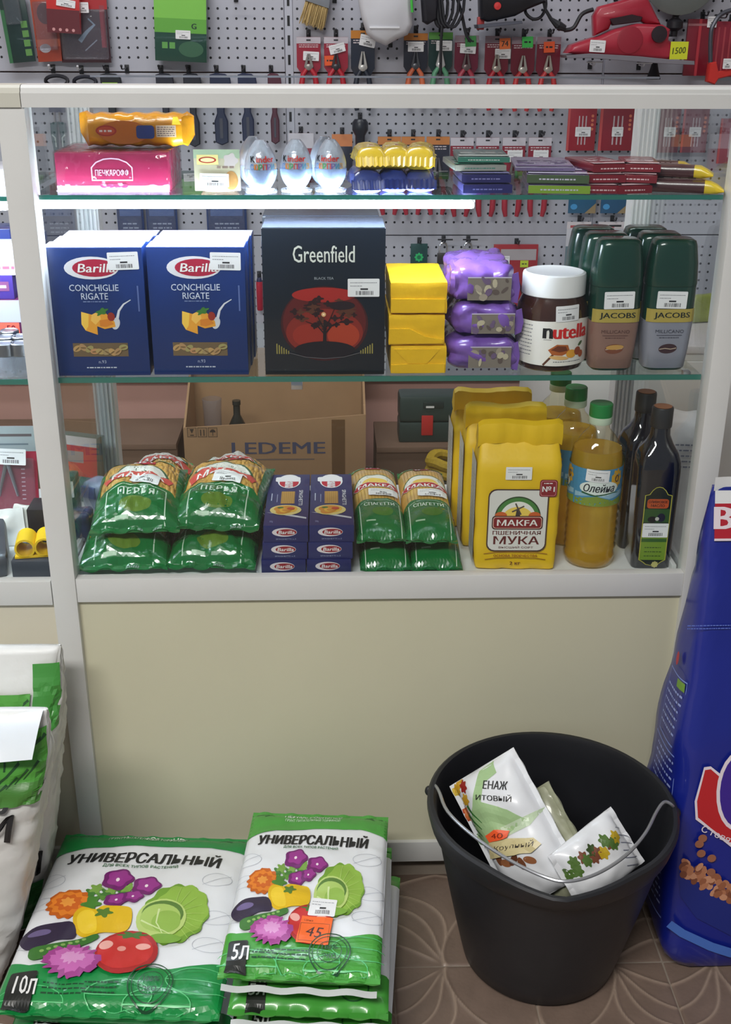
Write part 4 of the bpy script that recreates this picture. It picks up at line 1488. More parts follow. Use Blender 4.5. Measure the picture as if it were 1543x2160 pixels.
def penne_bag(label, loc, rz, seed, tilt=0.0, full=True):
    t = thing('penne_bag', label, 'bag', loc, 0, 'green penne pasta bags on the display floor', rot=(tilt, 0, rz))
    w, l = 0.134, 0.215
    b = Bag(w, l, 0.062, seed=seed, fin=0.014, wr=0.0060, low=0.22, sc=30, p=2.2, n=(52, 64))
    green_ends(b, -0.047).build('film_bag', [PENNE, MGREEN], t)
    sf = b.surf()
    p = Print()
    p.rect(-w / 2 + .0005, -l / 2 + .0005, w / 2 - .0005, -0.052, MGREEN)
    p.poly([(-w / 2 + .0005, -0.052), (w / 2 - .0005, -0.052), (0.050, -0.036), (0.020, -0.0300), (-0.020, -0.0300), (-0.050, -0.036)], MGREEN)
    for s in (-1, 1):
        p.rect(s * w / 2 - (0.010 if s > 0 else -0.0005), -0.052, s * w / 2 + (0.010 if s < 0 else -0.0005), 0.106, MGREEN)
    p.rect(-w / 2 + .0005, 0.094, w / 2 - .0005, l / 2 - .0005, MGREEN)
    lg = ink((196, 218, 196))
    p.line([(-0.044, -0.096), (-0.044, -0.042), (-0.020, -0.0345), (0.020, -0.0345), (0.044, -0.042), (0.044, -0.096)], 0.0016, lg)
    p.text('ПЕРЬЯ', 0, -0.0480, 0.0120, ink((214, 228, 214)), w=0.054, bold=0.02, space=1.2)
    p.ell(0, -0.070, 0.024, 0.012, ink((96, 128, 44), rough=.25))
    p.rect(-0.030, -0.089, -0.010, -0.085, ink((170, 200, 170)))
    p.poly([(-0.050, 0.062), (0.050, 0.062), (0.044, 0.094), (-0.044, 0.094)], M((30, 160, 60), rough=0.25, var=0.08, coat=.4))
    p.line([(-0.050, 0.062), (-0.022, 0.068), (0.022, 0.068), (0.050, 0.062)], 0.0014, lg)
    p.rect(-0.021, 0.050, 0.021, 0.076, ink((176, 36, 46)), r=0.003)
    p.text('№1', 0, 0.063, 0.0150, WHITE, w=0.030, bold=0.03)
    p.ell(0, 0.000, 0.046, 0.030, ink((54, 92, 60)), a0=0, a1=180)
    p.ell(0, 0.000, 0.042, 0.027, ink((224, 224, 216)), a0=0, a1=180)
    p.line([(-0.050, -0.0150), (-0.018, -0.0030), (0.018, -0.0030), (0.050, -0.0150)], 0.0170, ink((206, 80, 70)))
    p.text('МАКFА', 0, -0.0055, 0.0110, WHITE, w=0.078, bold=0.03, arc=5)
    p.rect(0.004, -0.1050, 0.040, -0.0965, ink((150, 176, 160)))
    for k in range(9):
        p.rect(0.008 + k * 0.003, -0.1045, 0.0092 + k * 0.003, -0.0975, ink((60, 90, 74)))
    p.build('printed_film', t, sf, eps=0.0010, maxlen=0.005)
    if full:
        sticker(t, sf, 0.010, -0.020, 0.044, 0.024, -0.12, seed, maxlen=0.009, eps=0.004)
    return t


penne_bag('lower penne bag at the left front corner of the display floor', (-0.3900, 0.137, Z_DF), 0.03, 31, 0, False)
penne_bag('lower penne bag beside the blue spaghetti cartons', (-0.2520, 0.139, Z_DF), -0.04, 32, 0, False)
penne_bag('upper penne bag on the left pile, with a white price sticker', (-0.3740, 0.160, Z_DF + 0.059), 0.05, 33, 0.08)
penne_bag('upper penne bag on the right pile, tilted towards the spaghetti cartons', (-0.2420, 0.166, Z_DF + 0.060), -0.08, 34, 0.08)
for lab, loc, rz, sd in (('rear penne bag of the left pile, only its green and red top edge showing', (-0.3640, 0.322, Z_DF), 0.02, 35), ('rear penne bag of the right pile, against the back of the display', (-0.2440, 0.322, Z_DF), -0.03, 36)):
    pb_ = penne_bag(lab, loc, rz, sd, 0.0, False)
    pb_.scale = (0.98, 0.66, 1.36)

# ================================================================ upper glass shelf
MAROON = M((150, 30, 74), rough=0.35, var=0.06, scale=14)
t = thing('cookie_box', 'maroon cookie box with a white arched emblem, wrapped in clear film', 'box', (-0.3590, 0.052, Z_UP), 0.0)
CW, CD, CH = 0.147, 0.135, 0.0495
MB().box(-CW / 2, CW / 2, 0, CD, 0, CH, bev=0.0012).build('carton', MAROON, t)
p = Print()
lav = ink((226, 190, 220))
p.rect(-CW / 2, 0.0, CW / 2, 0.0080, ink((196, 168, 200)))
for k in range(4):
    p.ell(-0.012 + k * 0.009, 0.0080, 0.0050, 0.0028, ink((150, 44, 92)))
p.scribble(-0.060, -0.028, 0.003, 0.0018, ink((150, 110, 160)), seed=1)
p.scribble(0.024, 0.066, 0.003, 0.0018, ink((150, 110, 160)), seed=2)
arch = [(-0.0265, 0.0150), (-0.0265, 0.0310), (-0.020, 0.0375), (-0.010, 0.0415), (0, 0.0425), (0.010, 0.0415), (0.020, 0.0375), (0.0265, 0.0310), (0.0265, 0.0150), (-0.0272, 0.0150)]
p.line(arch, 0.0016, lav)
p.text('ПЕЧКАРОФФ', 0, 0.0245, 0.0085, lav, w=0.044, bold=0.012)
p.build('printed_front', t, front(0))
MB().box(-CW / 2 - .0015, CW / 2 + .0015, -0.0016, CD + .0015, 0.0005, CH + .0016, bev=0.001).build('clear_wrap', FILM, t)

YFILM = M((232, 158, 24), rough=0.25, var=0.12, scale=20, bump=0.6, bscale=40, coat=0.4)
t = thing('cookie_pack', 'yellow flow-wrapped cookie pack lying on the maroon cookie box', 'pack', (-0.3330, 0.100, Z_UP + CH + 0.0018), 0.0)
m = MB()
rings = []
for i in range(33):
    u = i / 32
    x = -0.077 + 0.154 * u
    e = min(u, 1 - u)
    if e < 0.07:
        hh, dd, zc = 0.0125 + 0.011 * (e / 0.07), 0.0035 + 0.012 * (e / 0.07) ** 2, 0.022 + 0.008 * (1 - e / .07) * (1 if u < .5 else .6)
    else:
        hh, dd, zc = 0.0215 + 0.0012 * math.sin(u * 40), 0.024, 0.0225
    g = []
    for j in range(24):
        a = 2 * PI * j / 24
        ca, sa = math.cos(a), math.sin(a)
        k = 1.0 / ((abs(ca) ** 4 + abs(sa) ** 4) ** .25)
        wv = 1 + 0.05 * noise.noise(Vector((x * 60, ca * 2, sa * 2)))
        g.append((x, 0.026 + dd * k * ca * wv, zc + hh * k * sa * wv * (0.97 if e >= .07 else 1)))
    rings.append(g)
m.loft(rings)
m.build('wrapper', YFILM, t)
p = Print()
p.ell(-0.0150, 0.020, 0.034, 0.0150, ink((196, 112, 34), rough=.3))
p.ell(-0.0380, 0.022, 0.0140, 0.0070, ink((176, 54, 36)))
p.ell(-0.0380, 0.022, 0.0115, 0.0052, ink((204, 84, 50)))
p.scribble(-0.047, -0.029, 0.0205, 0.0026, ink((244, 232, 220)), seed=4)
p.rect(0.0020, 0.0120, 0.0260, 0.0290, ink((52, 70, 132)), r=0.004)
p.rect(0.0285, 0.0140, 0.0550, 0.0290, ink((214, 190, 160)))
p.scribble(0.030, 0.053, 0.0260, 0.0012, ink((110, 90, 90)), rows=5, gap=0.0026, seed=6)
p.poly([(0.050, 0.030), (0.062, 0.030), (0.058, 0.040), (0.052, 0.040)], ink((244, 214, 60)))
p.build('printed_front', t, lambda x, z: (Vector((x, -0.0009, z)), Vector((0, -1, 0))))

# clear tub with a square printed lid
a = at(458, 411, z=Z_UP)
t = thing('dessert_tub', 'small clear dessert tub with a printed square sleeve and price sticker', 'tub', (a.x, 0.040, Z_UP), 0.0)
TW, TH = 0.0600, 0.0550
MB().lathe([(0.022, 0.0), (0.0255, 0.004), (0.0285, 0.030), (0.0290, 0.032), (0.0, 0.032)], 28, 0, (0.0, 0.032)).build('tub', clear_mat('clear_tub', (246, 240, 230), ior=1.45, rough=0.08, body=(190, 160, 130), body_amt=.45), t)
MB().box(-TW / 2, TW / 2, 0.0, 0.0014, 0.003, TH, bev=0).build('sleeve', M((196, 190, 164), rough=0.35, var=0.1, scale=30), t, smooth=False)
p = Print()
p.rect(-TW / 2, 0.044, TW / 2, TH, ink((166, 188, 160)))
p.rect(-0.026, 0.036, 0.002, 0.0485, ink((232, 220, 150)))
p.ell(-0.012, 0.0420, 0.0115, 0.0040, ink((180, 60, 44)))
p.ell(-0.012, 0.0420, 0.0090, 0.0027, ink((232, 220, 170)))
p.ell(0.018, 0.041, 0.009, 0.009, ink((206, 196, 196)), wob=.15, lob=5)
p.scribble(0.000, 0.026, 0.0315, 0.0030, ink((150, 130, 120)), seed=3)
p.ell(0.018, 0.016, 0.009, 0.012, ink((176, 130, 76)))
p.build('printed_front', t, front(0))
sticker(t, front(0), -0.004, 0.0165, 0.0380, 0.0170, -0.02, 2)

# foil eggs
FOILW = M((176, 182, 196), rough=0.22, var=0.12, scale=60, bump=0.5, bscale=70, metal=0.25, coat=.3)
FOILB = M((140, 156, 190), rough=0.25, var=0.1, scale=60, bump=0.4, bscale=70, metal=0.25, coat=.3)


def egg(label, px, py, Y, rz, show=True):
    a = at(px, py, Y=Y)
    t = thing('chocolate_egg', label, 'egg', (a.x, Y, Z_UP), rz, 'foil eggs on the upper shelf')
    R, Hh = 0.0213, 0.0700

    def rr(z):
        u = max(0.0, min(1.0, z / Hh))
        return R * (max(0.0, math.sin(PI * u ** 0.86)) ** 0.62)
    prof = [(max(0.0015, rr(Hh * i / 20)), Hh * i / 20) for i in range(1, 20)]
    MB().lathe([(0.006, 0.0)] + prof, 30).build('foil_shell', FOILW, t)
    MB().lathe([(rr(z) + 0.0005, z) for z in [0.003 + 0.0275 * i / 8 for i in range(9)]], 30, cap1=False).build('lower_foil', FOILB, t)
    if show:
        p = Print()
        p.text('K', -0.0150, 0.0440, 0.0075, ink((30, 28, 34)), w=0.0055, bold=0.03)
        p.text('inder', 0.0015, 0.0440, 0.0075, ink((196, 46, 40)), w=0.0230, bold=0.03)
        for k, c in enumerate(((70, 120, 180), (200, 120, 40), (80, 150, 90), (190, 70, 60), (110, 90, 150), (70, 130, 160), (190, 140, 60))):
            p.text('СЮРПРИЗ'[k], -0.0165 + k * 0.0055, 0.0345, 0.0072, ink(c), w=0.0047, bold=0.03)
        p.build('printed_foil', t, lambda x, z: ((lambda r, an: (Vector((r * math.cos(an), r * math.sin(an), z)), Vector((math.cos(an), math.sin(an), 0))))(rr(z) + 0.0006, -PI / 2 + x / max(0.012, rr(z)))), maxlen=0.004)
    MB().tube([(0.0215 * math.cos(a_) * 0.9, 0.0215 * math.sin(a_) * 0.9, 0.0022) for a_ in [2 * PI * k / 24 for k in range(24)]], 0.0022, 6, closed=True).build('clear_stand', BLISTER, t)
    return t


egg('large foil egg nearest the clear dessert tub', 552, 405, 0.046, 0.3)
egg('foil egg half hidden behind the egg nearest the tub', 537, 395, 0.098, 0.2, False)
egg('middle foil egg of the front row of three', 626, 400, 0.056, 0.0)
egg('foil egg beside the blue and yellow candy bars', 698, 400, 0.058, -0.1)
egg('foil egg half hidden behind the egg beside the candy bars', 686, 392, 0.106, -0.1, False)

# candy bars seen end on
CBLUE = M((34, 52, 122), rough=0.25, var=0.15, scale=40, coat=.4)
CGOLD = M((196, 168, 110), rough=0.25, var=0.2, scale=60, metal=0.3, coat=.3)
CYEL = M((226, 190, 44), rough=0.25, var=0.12, scale=40, coat=.4)


def candy(label, loc, rz, film, crest, seed):
    t = thing('candy_bar', label, 'candy bar', loc, rz, 'wrapped candy bars on the upper shelf')
    L = 0.105
    rings = []
    for i in range(17):
        u = i / 16
        y = L * u
        e = min(u, 1 - u)
        k = min(1, e / 0.14)
        w, h = 0.0215 - 0.003 * k, 0.0020 + 0.0125 * k ** .6
        g = []
        for j in range(20):
            a_ = 2 * PI * j / 20
            q = 1.0 / ((abs(math.cos(a_)) ** 3 + abs(math.sin(a_)) ** 3) ** (1 / 3))
            nz = 1 + 0.10 * noise.noise(Vector((j * .8 + seed, u * 14, seed * 3)))
            g.append((w * q * math.cos(a_) * nz, y, 0.0145 + h * q * math.sin(a_) * nz - (0.008 * (1 - k))))
        rings.append(g)
    m_ = MB().loft(rings)
    m_.build('wrapper', film, t)
    MB().grid(lambda u, v: (0.0440 * (u - .5), 0.004 - 0.013 * v, 0.0170 - 0.0105 * v + 0.0012 * math.sin(u * 40 + seed)), 24, 3).build('crimped_end', film, t)
    MB().grid(lambda u, v: (0.0440 * (u - .5), L - 0.004 + 0.012 * v, 0.0120 - 0.003 * v + 0.0010 * math.sin(u * 40 + seed)), 24, 3).build('crimped_end', film, t)
    p = Print()
    p.poly([(-0.012, 0.018), (0.012, 0.018), (0.014, 0.060), (-0.014, 0.060)], crest)
    p.ell(0.0, 0.034, 0.0085, 0.014, ink((222, 214, 196)))
    p.ell(0.003, 0.040, 0.004, 0.008, ink((150, 54, 50)))
    p.build('printed_top', t, lambda x, y: (Vector((x, y, 0.0285 - 14 * x * x)), Vector((0, 0, 1))), maxlen=.006)
    return t


for k, px in enumerate((777, 832, 888)):
    a = at(px, 410, z=Z_UP)
    candy('%s blue candy bar of the lower row, crimped end facing out' % ('left', 'middle', 'right')[k], (a.x, 0.030 + 0.012 * k * (k < 2) + .012 * (k == 2), Z_UP), 0.06 * (1 - k), CBLUE, CGOLD, k + 1)
for k, px in enumerate((785, 836, 882)):
    a = at(px, 380, Y=0.055)
    candy('%s yellow candy bar of the upper row on the blue bars' % ('left', 'middle', 'right')[k], (a.x, 0.050 + 0.006 * (k % 2), Z_UP + 0.0275), 0.08 * (1 - k) - .03, CYEL, M((224, 216, 206), rough=.3, var=.2, scale=50), k + 7)

# chocolate tablets
def tablet(label, cx, Y, z, rz, w, d, h, body, edge, deco=None, group='chocolate tablets on the upper shelf'):
    t = thing('chocolate_tablet', label, 'chocolate', (cx, Y, z), rz, group)
    soft_box(w, d, h, r=min(h * .3, 0.003), seed=cx * 90 + z * 300, amp=0.0006, sc=70, n=6).build('wrapper', body, t)
    p = Print()
    p.rect(-w / 2 + .002, 0.002, w / 2 - .002, d * 0.16, ink(edge, rough=.25))
    p.scribble(-w / 2 + .006, w / 2 - .006, d * 0.30, d * 0.09, ink(edge, rough=.25), rows=1, seed=int(cx * 1000))
    p.scribble(-w / 2 + .006, w / 2 - .006, d * 0.55, d * 0.05, ink(edge, rough=.25), rows=3, gap=d * .13, seed=int(cx * 999) + 1)
    p.build('printed_top', t, top(h))
    p = Print()
    if deco:
        p.rect(-w / 2 + .0005, 0.0012, w / 2 - .0005, h - .0012, ink(deco))
    p.scribble(-w * .3, w * .3, h * 0.4, h * 0.14, ink(edge), seed=3)
    p.build('printed_edge', t, front(-0.0004))
    return t


def m_(c, **k):
    return M(c, rough=0.28, var=0.12, scale=30, coat=.3, **k)


def cx_at(px, Y):
    return at(px, 405, Y=Y).x


h1 = 0.0115
x = cx_at(1026, 0.030)
tablet('lowest navy chocolate tablet of the pile beside the candy bars', x + .002, 0.030, Z_UP, 0.02, 0.066, 0.120, 0.0130, m_((38, 36, 92)), (110, 110, 170), (40, 38, 98))
tablet('second navy chocolate tablet from the bottom of the same pile', x, 0.032, Z_UP + 0.0132, 0.0, 0.066, 0.120, 0.0125, m_((34, 34, 84)), (120, 118, 170), (38, 36, 92))
tablet('grey-green chocolate tablet near the top of the navy pile', x - .006, 0.050, Z_UP + 0.0262, 0.05, 0.070, 0.115, 0.0095, m_((120, 126, 120)), (70, 130, 110), (150, 150, 140))
tablet('teal-edged chocolate tablet on top of the navy pile', x - .001, 0.058, Z_UP + 0.0361, -0.04, 0.070, 0.110, 0.0090, m_((96, 118, 116)), (200, 206, 200), (60, 120, 104))
x = cx_at(1166, 0.030)
tablet('lime-edged chocolate tablet at the bottom of its pile', x + .008, 0.026, Z_UP, -0.10, 0.082, 0.150, 0.0125, m_((84, 70, 112)), (190, 186, 206), (126, 158, 50))
tablet('olive-edged chocolate tablet lying on the lime-edged one', x + .006, 0.029, Z_UP + 0.0128, -0.12, 0.082, 0.150, 0.0130, m_((92, 74, 118)), (196, 190, 212), (72, 90, 62))
tablet('purple chocolate tablet on top of the olive-edged one', x - .008, 0.050, Z_UP + 0.0261, -0.10, 0.080, 0.130, 0.0065, m_((150, 140, 166)), (92, 70, 120), (110, 96, 130))
for k in range(6):
    xx = cx_at((1262, 1330, 1272, 1340, 1290, 1352)[k], 0.05)
    tablet(('maroon chocolate bar at the front of the maroon heap', 'maroon chocolate bar next to the striped brown bars', 'maroon chocolate bar lying second from the front left', 'maroon chocolate bar lying second from the front right',
            'topmost left maroon chocolate bar of the heap', 'topmost right maroon chocolate bar of the heap')[k], xx, 0.026 + 0.014 * (k // 2), Z_UP + 0.0122 * (k // 2), (-0.10, 0.22, 0.06, -0.30, 0.18, -0.16)[k], 0.050 if k % 2 else 0.056, 0.105, 0.0118, m_((126, 26, 40)), (214, 184, 188), (120, 22, 36), 'maroon chocolate bars on the upper shelf')


def stripe_bar(label, px, Y, z, rz):
    t = thing('wafer_bar', label, 'candy bar', (cx_at(px, Y), Y, z), rz, 'brown wafer bars with yellow ends on the upper shelf')
    L = 0.118
    rings = []
    for i in range(15):
        u = i / 14
        e = min(u, 1 - u)
        k = min(1, e / 0.15)
        w, h = 0.0170 - 0.002 * k, 0.0012 + 0.0070 * k ** .6
        g = []
        for j in range(16):
            a_ = 2 * PI * j / 16
            q = 1.0 / ((abs(math.cos(a_)) ** 4 + abs(math.sin(a_)) ** 4) ** .25)
            g.append((L * (u - .5), 0.018 + w * q * math.cos(a_), 0.0083 + h * q * math.sin(a_) * (1 + .12 * noise.noise(Vector((u * 22, j, px * .1)))) - 0.0035 * (1 - k)))
        rings.append(g)
    mm = MB().loft(rings)
    mm.m = [1 if (sum(mm.v[q][0] for q in f) / len(f) > 0.034 or sum(mm.v[q][0] for q in f) / len(f) < -0.040) else 0 for f in mm.f]
    mm.build('wrapper', [m_((74, 40, 42)), m_((220, 190, 40))], t)
    p = Print()
    p.line([(-0.032, 0.010), (0.030, 0.012)], 0.0016, ink((196, 160, 160)))
    p.line([(-0.030, 0.018), (0.028, 0.020)], 0.0012, ink((196, 160, 160)))
    p.scribble(-0.020, 0.016, 0.024, 0.003, ink((214, 196, 190)), seed=px)
    p.build('printed_top', t, top(0.0172))
    return t


stripe_bar('brown wafer bar with yellow ends lying nearest the front glass', 1430, 0.030, Z_UP, -0.30)
stripe_bar('brown wafer bar with yellow ends second from the front', 1412, 0.072, Z_UP, -0.24)
stripe_bar('brown wafer bar with yellow ends stacked on the front two', 1405, 0.056, Z_UP + 0.0172, -0.34)
stripe_bar('brown wafer bar with yellow ends at the back of the heap', 1395, 0.115, Z_UP, -0.22)
stripe_bar('brown wafer bar with yellow ends topmost at the back', 1372, 0.104, Z_UP + 0.0172, -0.28)

# ================================================================ goods in the left showcase
ZL_M, ZL_U, ZL_F = Z_MID - 0.002, Z_UP - 0.002, Z_DF - 0.002


def plain_box(name, label, cat, x0, x1, Y, d, z, h, mat, rz=0, group=None, deco=None, bev=0.001):
    t = thing(name, label, cat, ((x0 + x1) / 2, Y, z), rz, group)
    w = x1 - x0
    MB().box(-w / 2, w / 2, 0, d, 0, h, bev=bev).build('carton', mat, t)
    if deco:
        p = Print()
        deco(p, w, h)
        p.build('printed_front', t, front(0))
    return t


# jars with metal lids
JAR_GLASS = clear_mat('jar_glass', (244, 246, 248), ior=1.5, rough=0.05, body=(190, 196, 204), body_amt=.3)


def lid_jar(label, px, Y):
    x = at(px, 770, Y=Y).x
    t = thing('glass_jar', label, 'jar', (x, Y, ZL_M), 0, 'small lidded jars in the left showcase')
    MB().lathe([(0.012, 0), (0.0138, 0.002), (0.0142, 0.022), (0.0120, 0.028), (0.0115, 0.030)], 20).build('jar', JAR_GLASS, t)
    MB().lathe([(0.0125, 0.0290), (0.0135, 0.0300), (0.0135, 0.0460), (0.0125, 0.0472), (0.0118, 0.0462), (0.0, 0.0460)], 24).build('metal_lid', STEEL, t)
    return t


for k, (px, Y, lab) in enumerate(((14, 0.040, 'small lidded jar at the picture edge, front row'), (47, 0.042, 'small lidded jar beside the white post, front row'), (20, 0.076, 'small lidded jar in the second row, nearer the picture edge'), (50, 0.079, 'small lidded jar in the second row, beside the post'), (28, 0.112, 'small lidded jar in the third row'))):
    lid_jar(lab, px, Y)


def d_tag(p, w, h):
    p.rect(-w * .5, h * .62, w * .5, h, ink((170, 172, 190)))
    p.rect(w * .5 - .060, h * .42, w * .5 - .008, h * .42 + .0165, ink((232, 96, 78)))
    p.text('50', w * .5 - .020, h * .42 + .008, .0095, ink((110, 26, 40)), bold=.02)
    p.rect(-w * .5, h * .30, w * .5, h * .36, ink((170, 120, 150)))
    p.text('Чай', w * .5 - .030, h * .18, .005, ink((190, 170, 190)))


plain_box('tea_carton', 'maroon carton with an orange price tag in the left showcase', 'box', -0.62, at(45, 620, Y=.135).x, 0.135, 0.08, ZL_M, 0.085, M((92, 34, 74), rough=.4, var=.08), deco=d_tag)
plain_box('carton', 'dark purple carton lying on the maroon carton in the left showcase', 'box', -0.64, at(24, 570, Y=.14).x, 0.140, 0.07, ZL_M + 0.0852, 0.034, M((66, 48, 128), rough=.35, var=.1), deco=lambda p, w, h: (p.rect(w * .5 - .028, h * .35, w * .5 - .006, h * .75, ink((120, 70, 110))), p.rect(w * .5 - .025, h * .48, w * .5 - .010, h * .60, ink((206, 190, 210)))))
plain_box('carton', 'white and pink carton stacked under the upper shelf of the left showcase', 'box', -0.64, at(31, 520, Y=.142).x, 0.142, 0.07, ZL_M + 0.1194, 0.040, M((226, 222, 230), rough=.35, var=.04), deco=lambda p, w, h: (p.rect(-w * .5, h * .12, w * .5, h * .42, ink((232, 170, 182))), p.scribble(w * .5 - .03, w * .5 - .004, h * .22, .004, ink((206, 90, 110)), seed=3)))
plain_box('carton', 'navy carton standing behind the white and pink one in the left showcase', 'box', -0.66, at(20, 470, Y=.24).x, 0.235, 0.06, ZL_M, 0.170, M((40, 56, 128), rough=.25, var=.15, coat=.4))
plain_box('carton', 'white carton on the upper shelf of the left showcase', 'box', -0.62, at(9, 385, Y=.06).x, 0.060, 0.10, ZL_U, 0.030, M((216, 216, 226), rough=.4, var=.04))

# hardware on the floor of the left showcase
a, b = at(-60, 1090, Y=0.20), at(72, 925, Y=0.24)
t = thing('tool_card', 'red and grey blister card holding a pair of pincers in the left showcase', 'tool card', ((a.x + b.x) / 2, 0.215, ZL_F), 0, rot=(-0.22, 0, 0))
w, h = b.x - a.x, 0.172
MB().box(-w / 2, w / 2, 0, 0.003, 0, h, bev=0).build('card', M((158, 34, 60), rough=.3, var=.1, coat=.3), t, smooth=False)
p = Print()
p.rect(-w / 2, h * .76, w / 2, h, ink((150, 160, 164)))
p.rect(w * .5 - .06, h * .90, w * .5 - .006, h * .925, ink((92, 84, 88)))
p.rect(w * .5 - .06, h * .82, w * .5 - .012, h * .835, ink((96, 110, 120)))
for k in range(8):
    p.rect(w * .5 - .026, h * .30 + k * .007, w * .5 - .020, h * .30 + k * .007 + .0018, ink((224, 190, 196)))
p.build('printed_card', t, front(0))
for s in (-1, 1):
    MB().tube([(w * .5 - .046 + s * .002, -0.008, h * .64), (w * .5 - .046 + s * .010, -0.009, h * .46), (w * .5 - .046 + s * .015, -0.008, h * .34)], 0.0035, 8, r2=0.002).build('pincer_arm', STEEL, t)
MB().box(-w / 2 + .02, w / 2 - .003, -0.014, -0.001, 0.01, h * .70, bev=.004).build('blister', BLISTER, t)
sticker(t, front(-0.0145), w * .5 - .038, h * .72, 0.050, 0.026, -0.05, 4)

a = at(60, 1100, Y=.12)
plain_box('black_box', 'black cardboard box with yellow print in the left showcase', 'box', a.x, at(118, 1100, Y=.12).x, 0.115, 0.05, ZL_F, 0.078, M((28, 28, 34), rough=.4, var=.1), deco=lambda p, w, h: (p.rect(-w * .45, h * .12, w * .1, h * .20, ink((150, 128, 40))), p.rect(-w * .2, h * .34, w * .4, h * .38, ink((176, 90, 60)))))
t = thing('pipe_clip', 'yellow plastic twin pipe clip lying in the left showcase', 'pipe clip', (at(75, 1175, Y=.045).x, 0.045, ZL_F + 0.030), 0.15)
YP = M((226, 186, 24), rough=.4, var=.06)
for s in (-1, 1):
    mm = MB()
    ro, ri = 0.0150, 0.0118
    rings = []
    for r_, y_ in ((ro, 0), (ro, 0.045), (ri, 0.045), (ri, 0)):
        rings.append([(s * 0.0142 + r_ * math.cos(2 * PI * j / 24), y_, 0.0152 + r_ * math.sin(2 * PI * j / 24)) for j in range(24)])
    rings.append(rings[0])
    mm.loft(rings, cap0=False, cap1=False).build('socket', YP, t, angle=50)
MB().box(-0.03, 0.03, 0.0, 0.045, -0.0005, 0.0035, bev=.001).build('base_plate', YP, t)
plain_box('box', 'dark slate box under the yellow pipe clip in the left showcase', 'box', at(25, 1200, Y=.035).x, at(125, 1200, Y=.035).x, 0.034, 0.07, ZL_F, 0.0290, M((40, 46, 58), rough=.45, var=.12))
t = thing('grey_pack', 'dark grey wedge-shaped pack at the edge of the left showcase', 'pack', (at(5, 1190, Y=.06).x - .01, 0.035, ZL_F), 0.25)
soft_box(0.05, 0.10, 0.062, r=.006, seed=4, amp=.002, sc=30, n=8, taper=lambda p: Vector((p.x, p.y, p.z * (0.55 + 4.0 * p.y)))).build('wrapper', M((62, 66, 74), rough=.35, var=.15), t)
for k, (px, py, lab, c) in enumerate(((20, 1100, 'white paper packet tilted against the red tool card', (212, 212, 208)), (38, 1112, 'small clear bag with white fittings beside the pipe clip', (190, 190, 182)))):
    a = at(px, py, Y=.15)
    t = thing('packet', lab, 'packet', (a.x, 0.150 + .016 * k, ZL_F), 0.3 - .5 * k, 'small packets in the left showcase', rot=(-0.5, 0, 0.3 - .5 * k))
    soft_box(0.05, 0.012, 0.062, r=.004, seed=k + 3, amp=.003, sc=40, n=8).build('bag', M(c, rough=.3, var=.15, scale=50, coat=.3), t)

# seen between the white post and the rear post
t = thing('tool_pack', 'green-sided red tool pack with a white header leaning in the left showcase', 'tool pack', (at(165, 1060, Y=.30).x, 0.335, ZL_F), 0.0, rot=(-0.12, 0.0, -0.35))
MB().box(-0.045, 0.032, 0, 0.024, 0, 0.118, bev=.002).build('box', M((74, 110, 108), rough=.4, var=.1), t)
p = Print()
p.rect(-0.043, 0.100, 0.030, 0.116, ink((220, 214, 214)))
p.rect(-0.043, 0.046, 0.030, 0.100, ink((206, 48, 52)))
p.rect(-0.043, 0.070, 0.004, 0.090, ink((160, 150, 146)))
p.build('printed_front', t, front(0))
t = thing('tool_case', 'dark teal case with a white label beside the white post in the left showcase', 'tool case', (at(150, 1080, Y=.20).x, 0.205, ZL_F), 0.05)
MB().box(-0.030, 0.012, 0, 0.03, 0, 0.098, bev=.004).build('case', M((44, 70, 74), rough=.4, var=.1), t)
sticker(t, front(0), -0.006, 0.076, 0.026, 0.028, 0.0, 5)
t = thing('packet', 'clear bag with blue fittings near the rear post of the left showcase', 'packet', (at(200, 1060, Y=.30).x, 0.270, ZL_F), -0.5)
soft_box(0.042, 0.045, 0.060, r=.010, seed=8, amp=.004, sc=40, n=10).build('bag', M((150, 168, 196), rough=.2, var=.3, scale=45, coat=.5), t)
MB().box(-0.016, 0.012, -0.0035, 0.001, 0.034, 0.054, bev=.001).build('blue_fitting', M((40, 72, 150), rough=.4), t)
t = thing('packet', 'navy film packet lying on the left showcase floor near the penne', 'packet', (at(170, 1090, Y=.16).x, 0.150, ZL_F), 0.1)
soft_box(0.036, 0.050, 0.050, r=.010, seed=9, amp=.003, sc=45, n=10).build('bag', M((46, 60, 96), rough=.25, var=.2, scale=40, coat=.4), t)

# ================================================================ goods on the pegboard
HY = 1.862   # plane in which most goods hang
PX = 0.001316   # metres of the pegboard plane seen by one pixel
DARKM = M((30, 30, 36), rough=.45, var=.1)


def hook(px, py, label, reach=0.085, tee=False, white=False):
    a = at(px, py, Y=PY - 0.005)
    t = thing('peg_hook', label, 'hook', (a.x, PY - 0.0045, a.z), 0, 'hooks on the pegboard')
    m = M((214, 214, 220), rough=.3) if white else M((60, 60, 66), rough=.3, metal=.6)
    MB().box(-0.006, 0.006, -0.003, 0.0, -0.010, 0.012, bev=.001).build('back_plate', DARKM, t)
    MB().tube([(0, -0.002, 0.004), (0, -reach * .8, 0.002), (0, -reach * .95, 0.004), (0, -reach, 0.010)], 0.0022, 6).build('prong', m, t)
    if tee:
        MB().tube([(-0.022, -reach, 0.010), (0.022, -reach, 0.010)], 0.0024, 6).build('cross_bar', m, t)
    else:
        MB().ball((0, -reach, 0.011), 0.0035, 0.0035, 0.0035).build('end_knob', m, t)
    return t


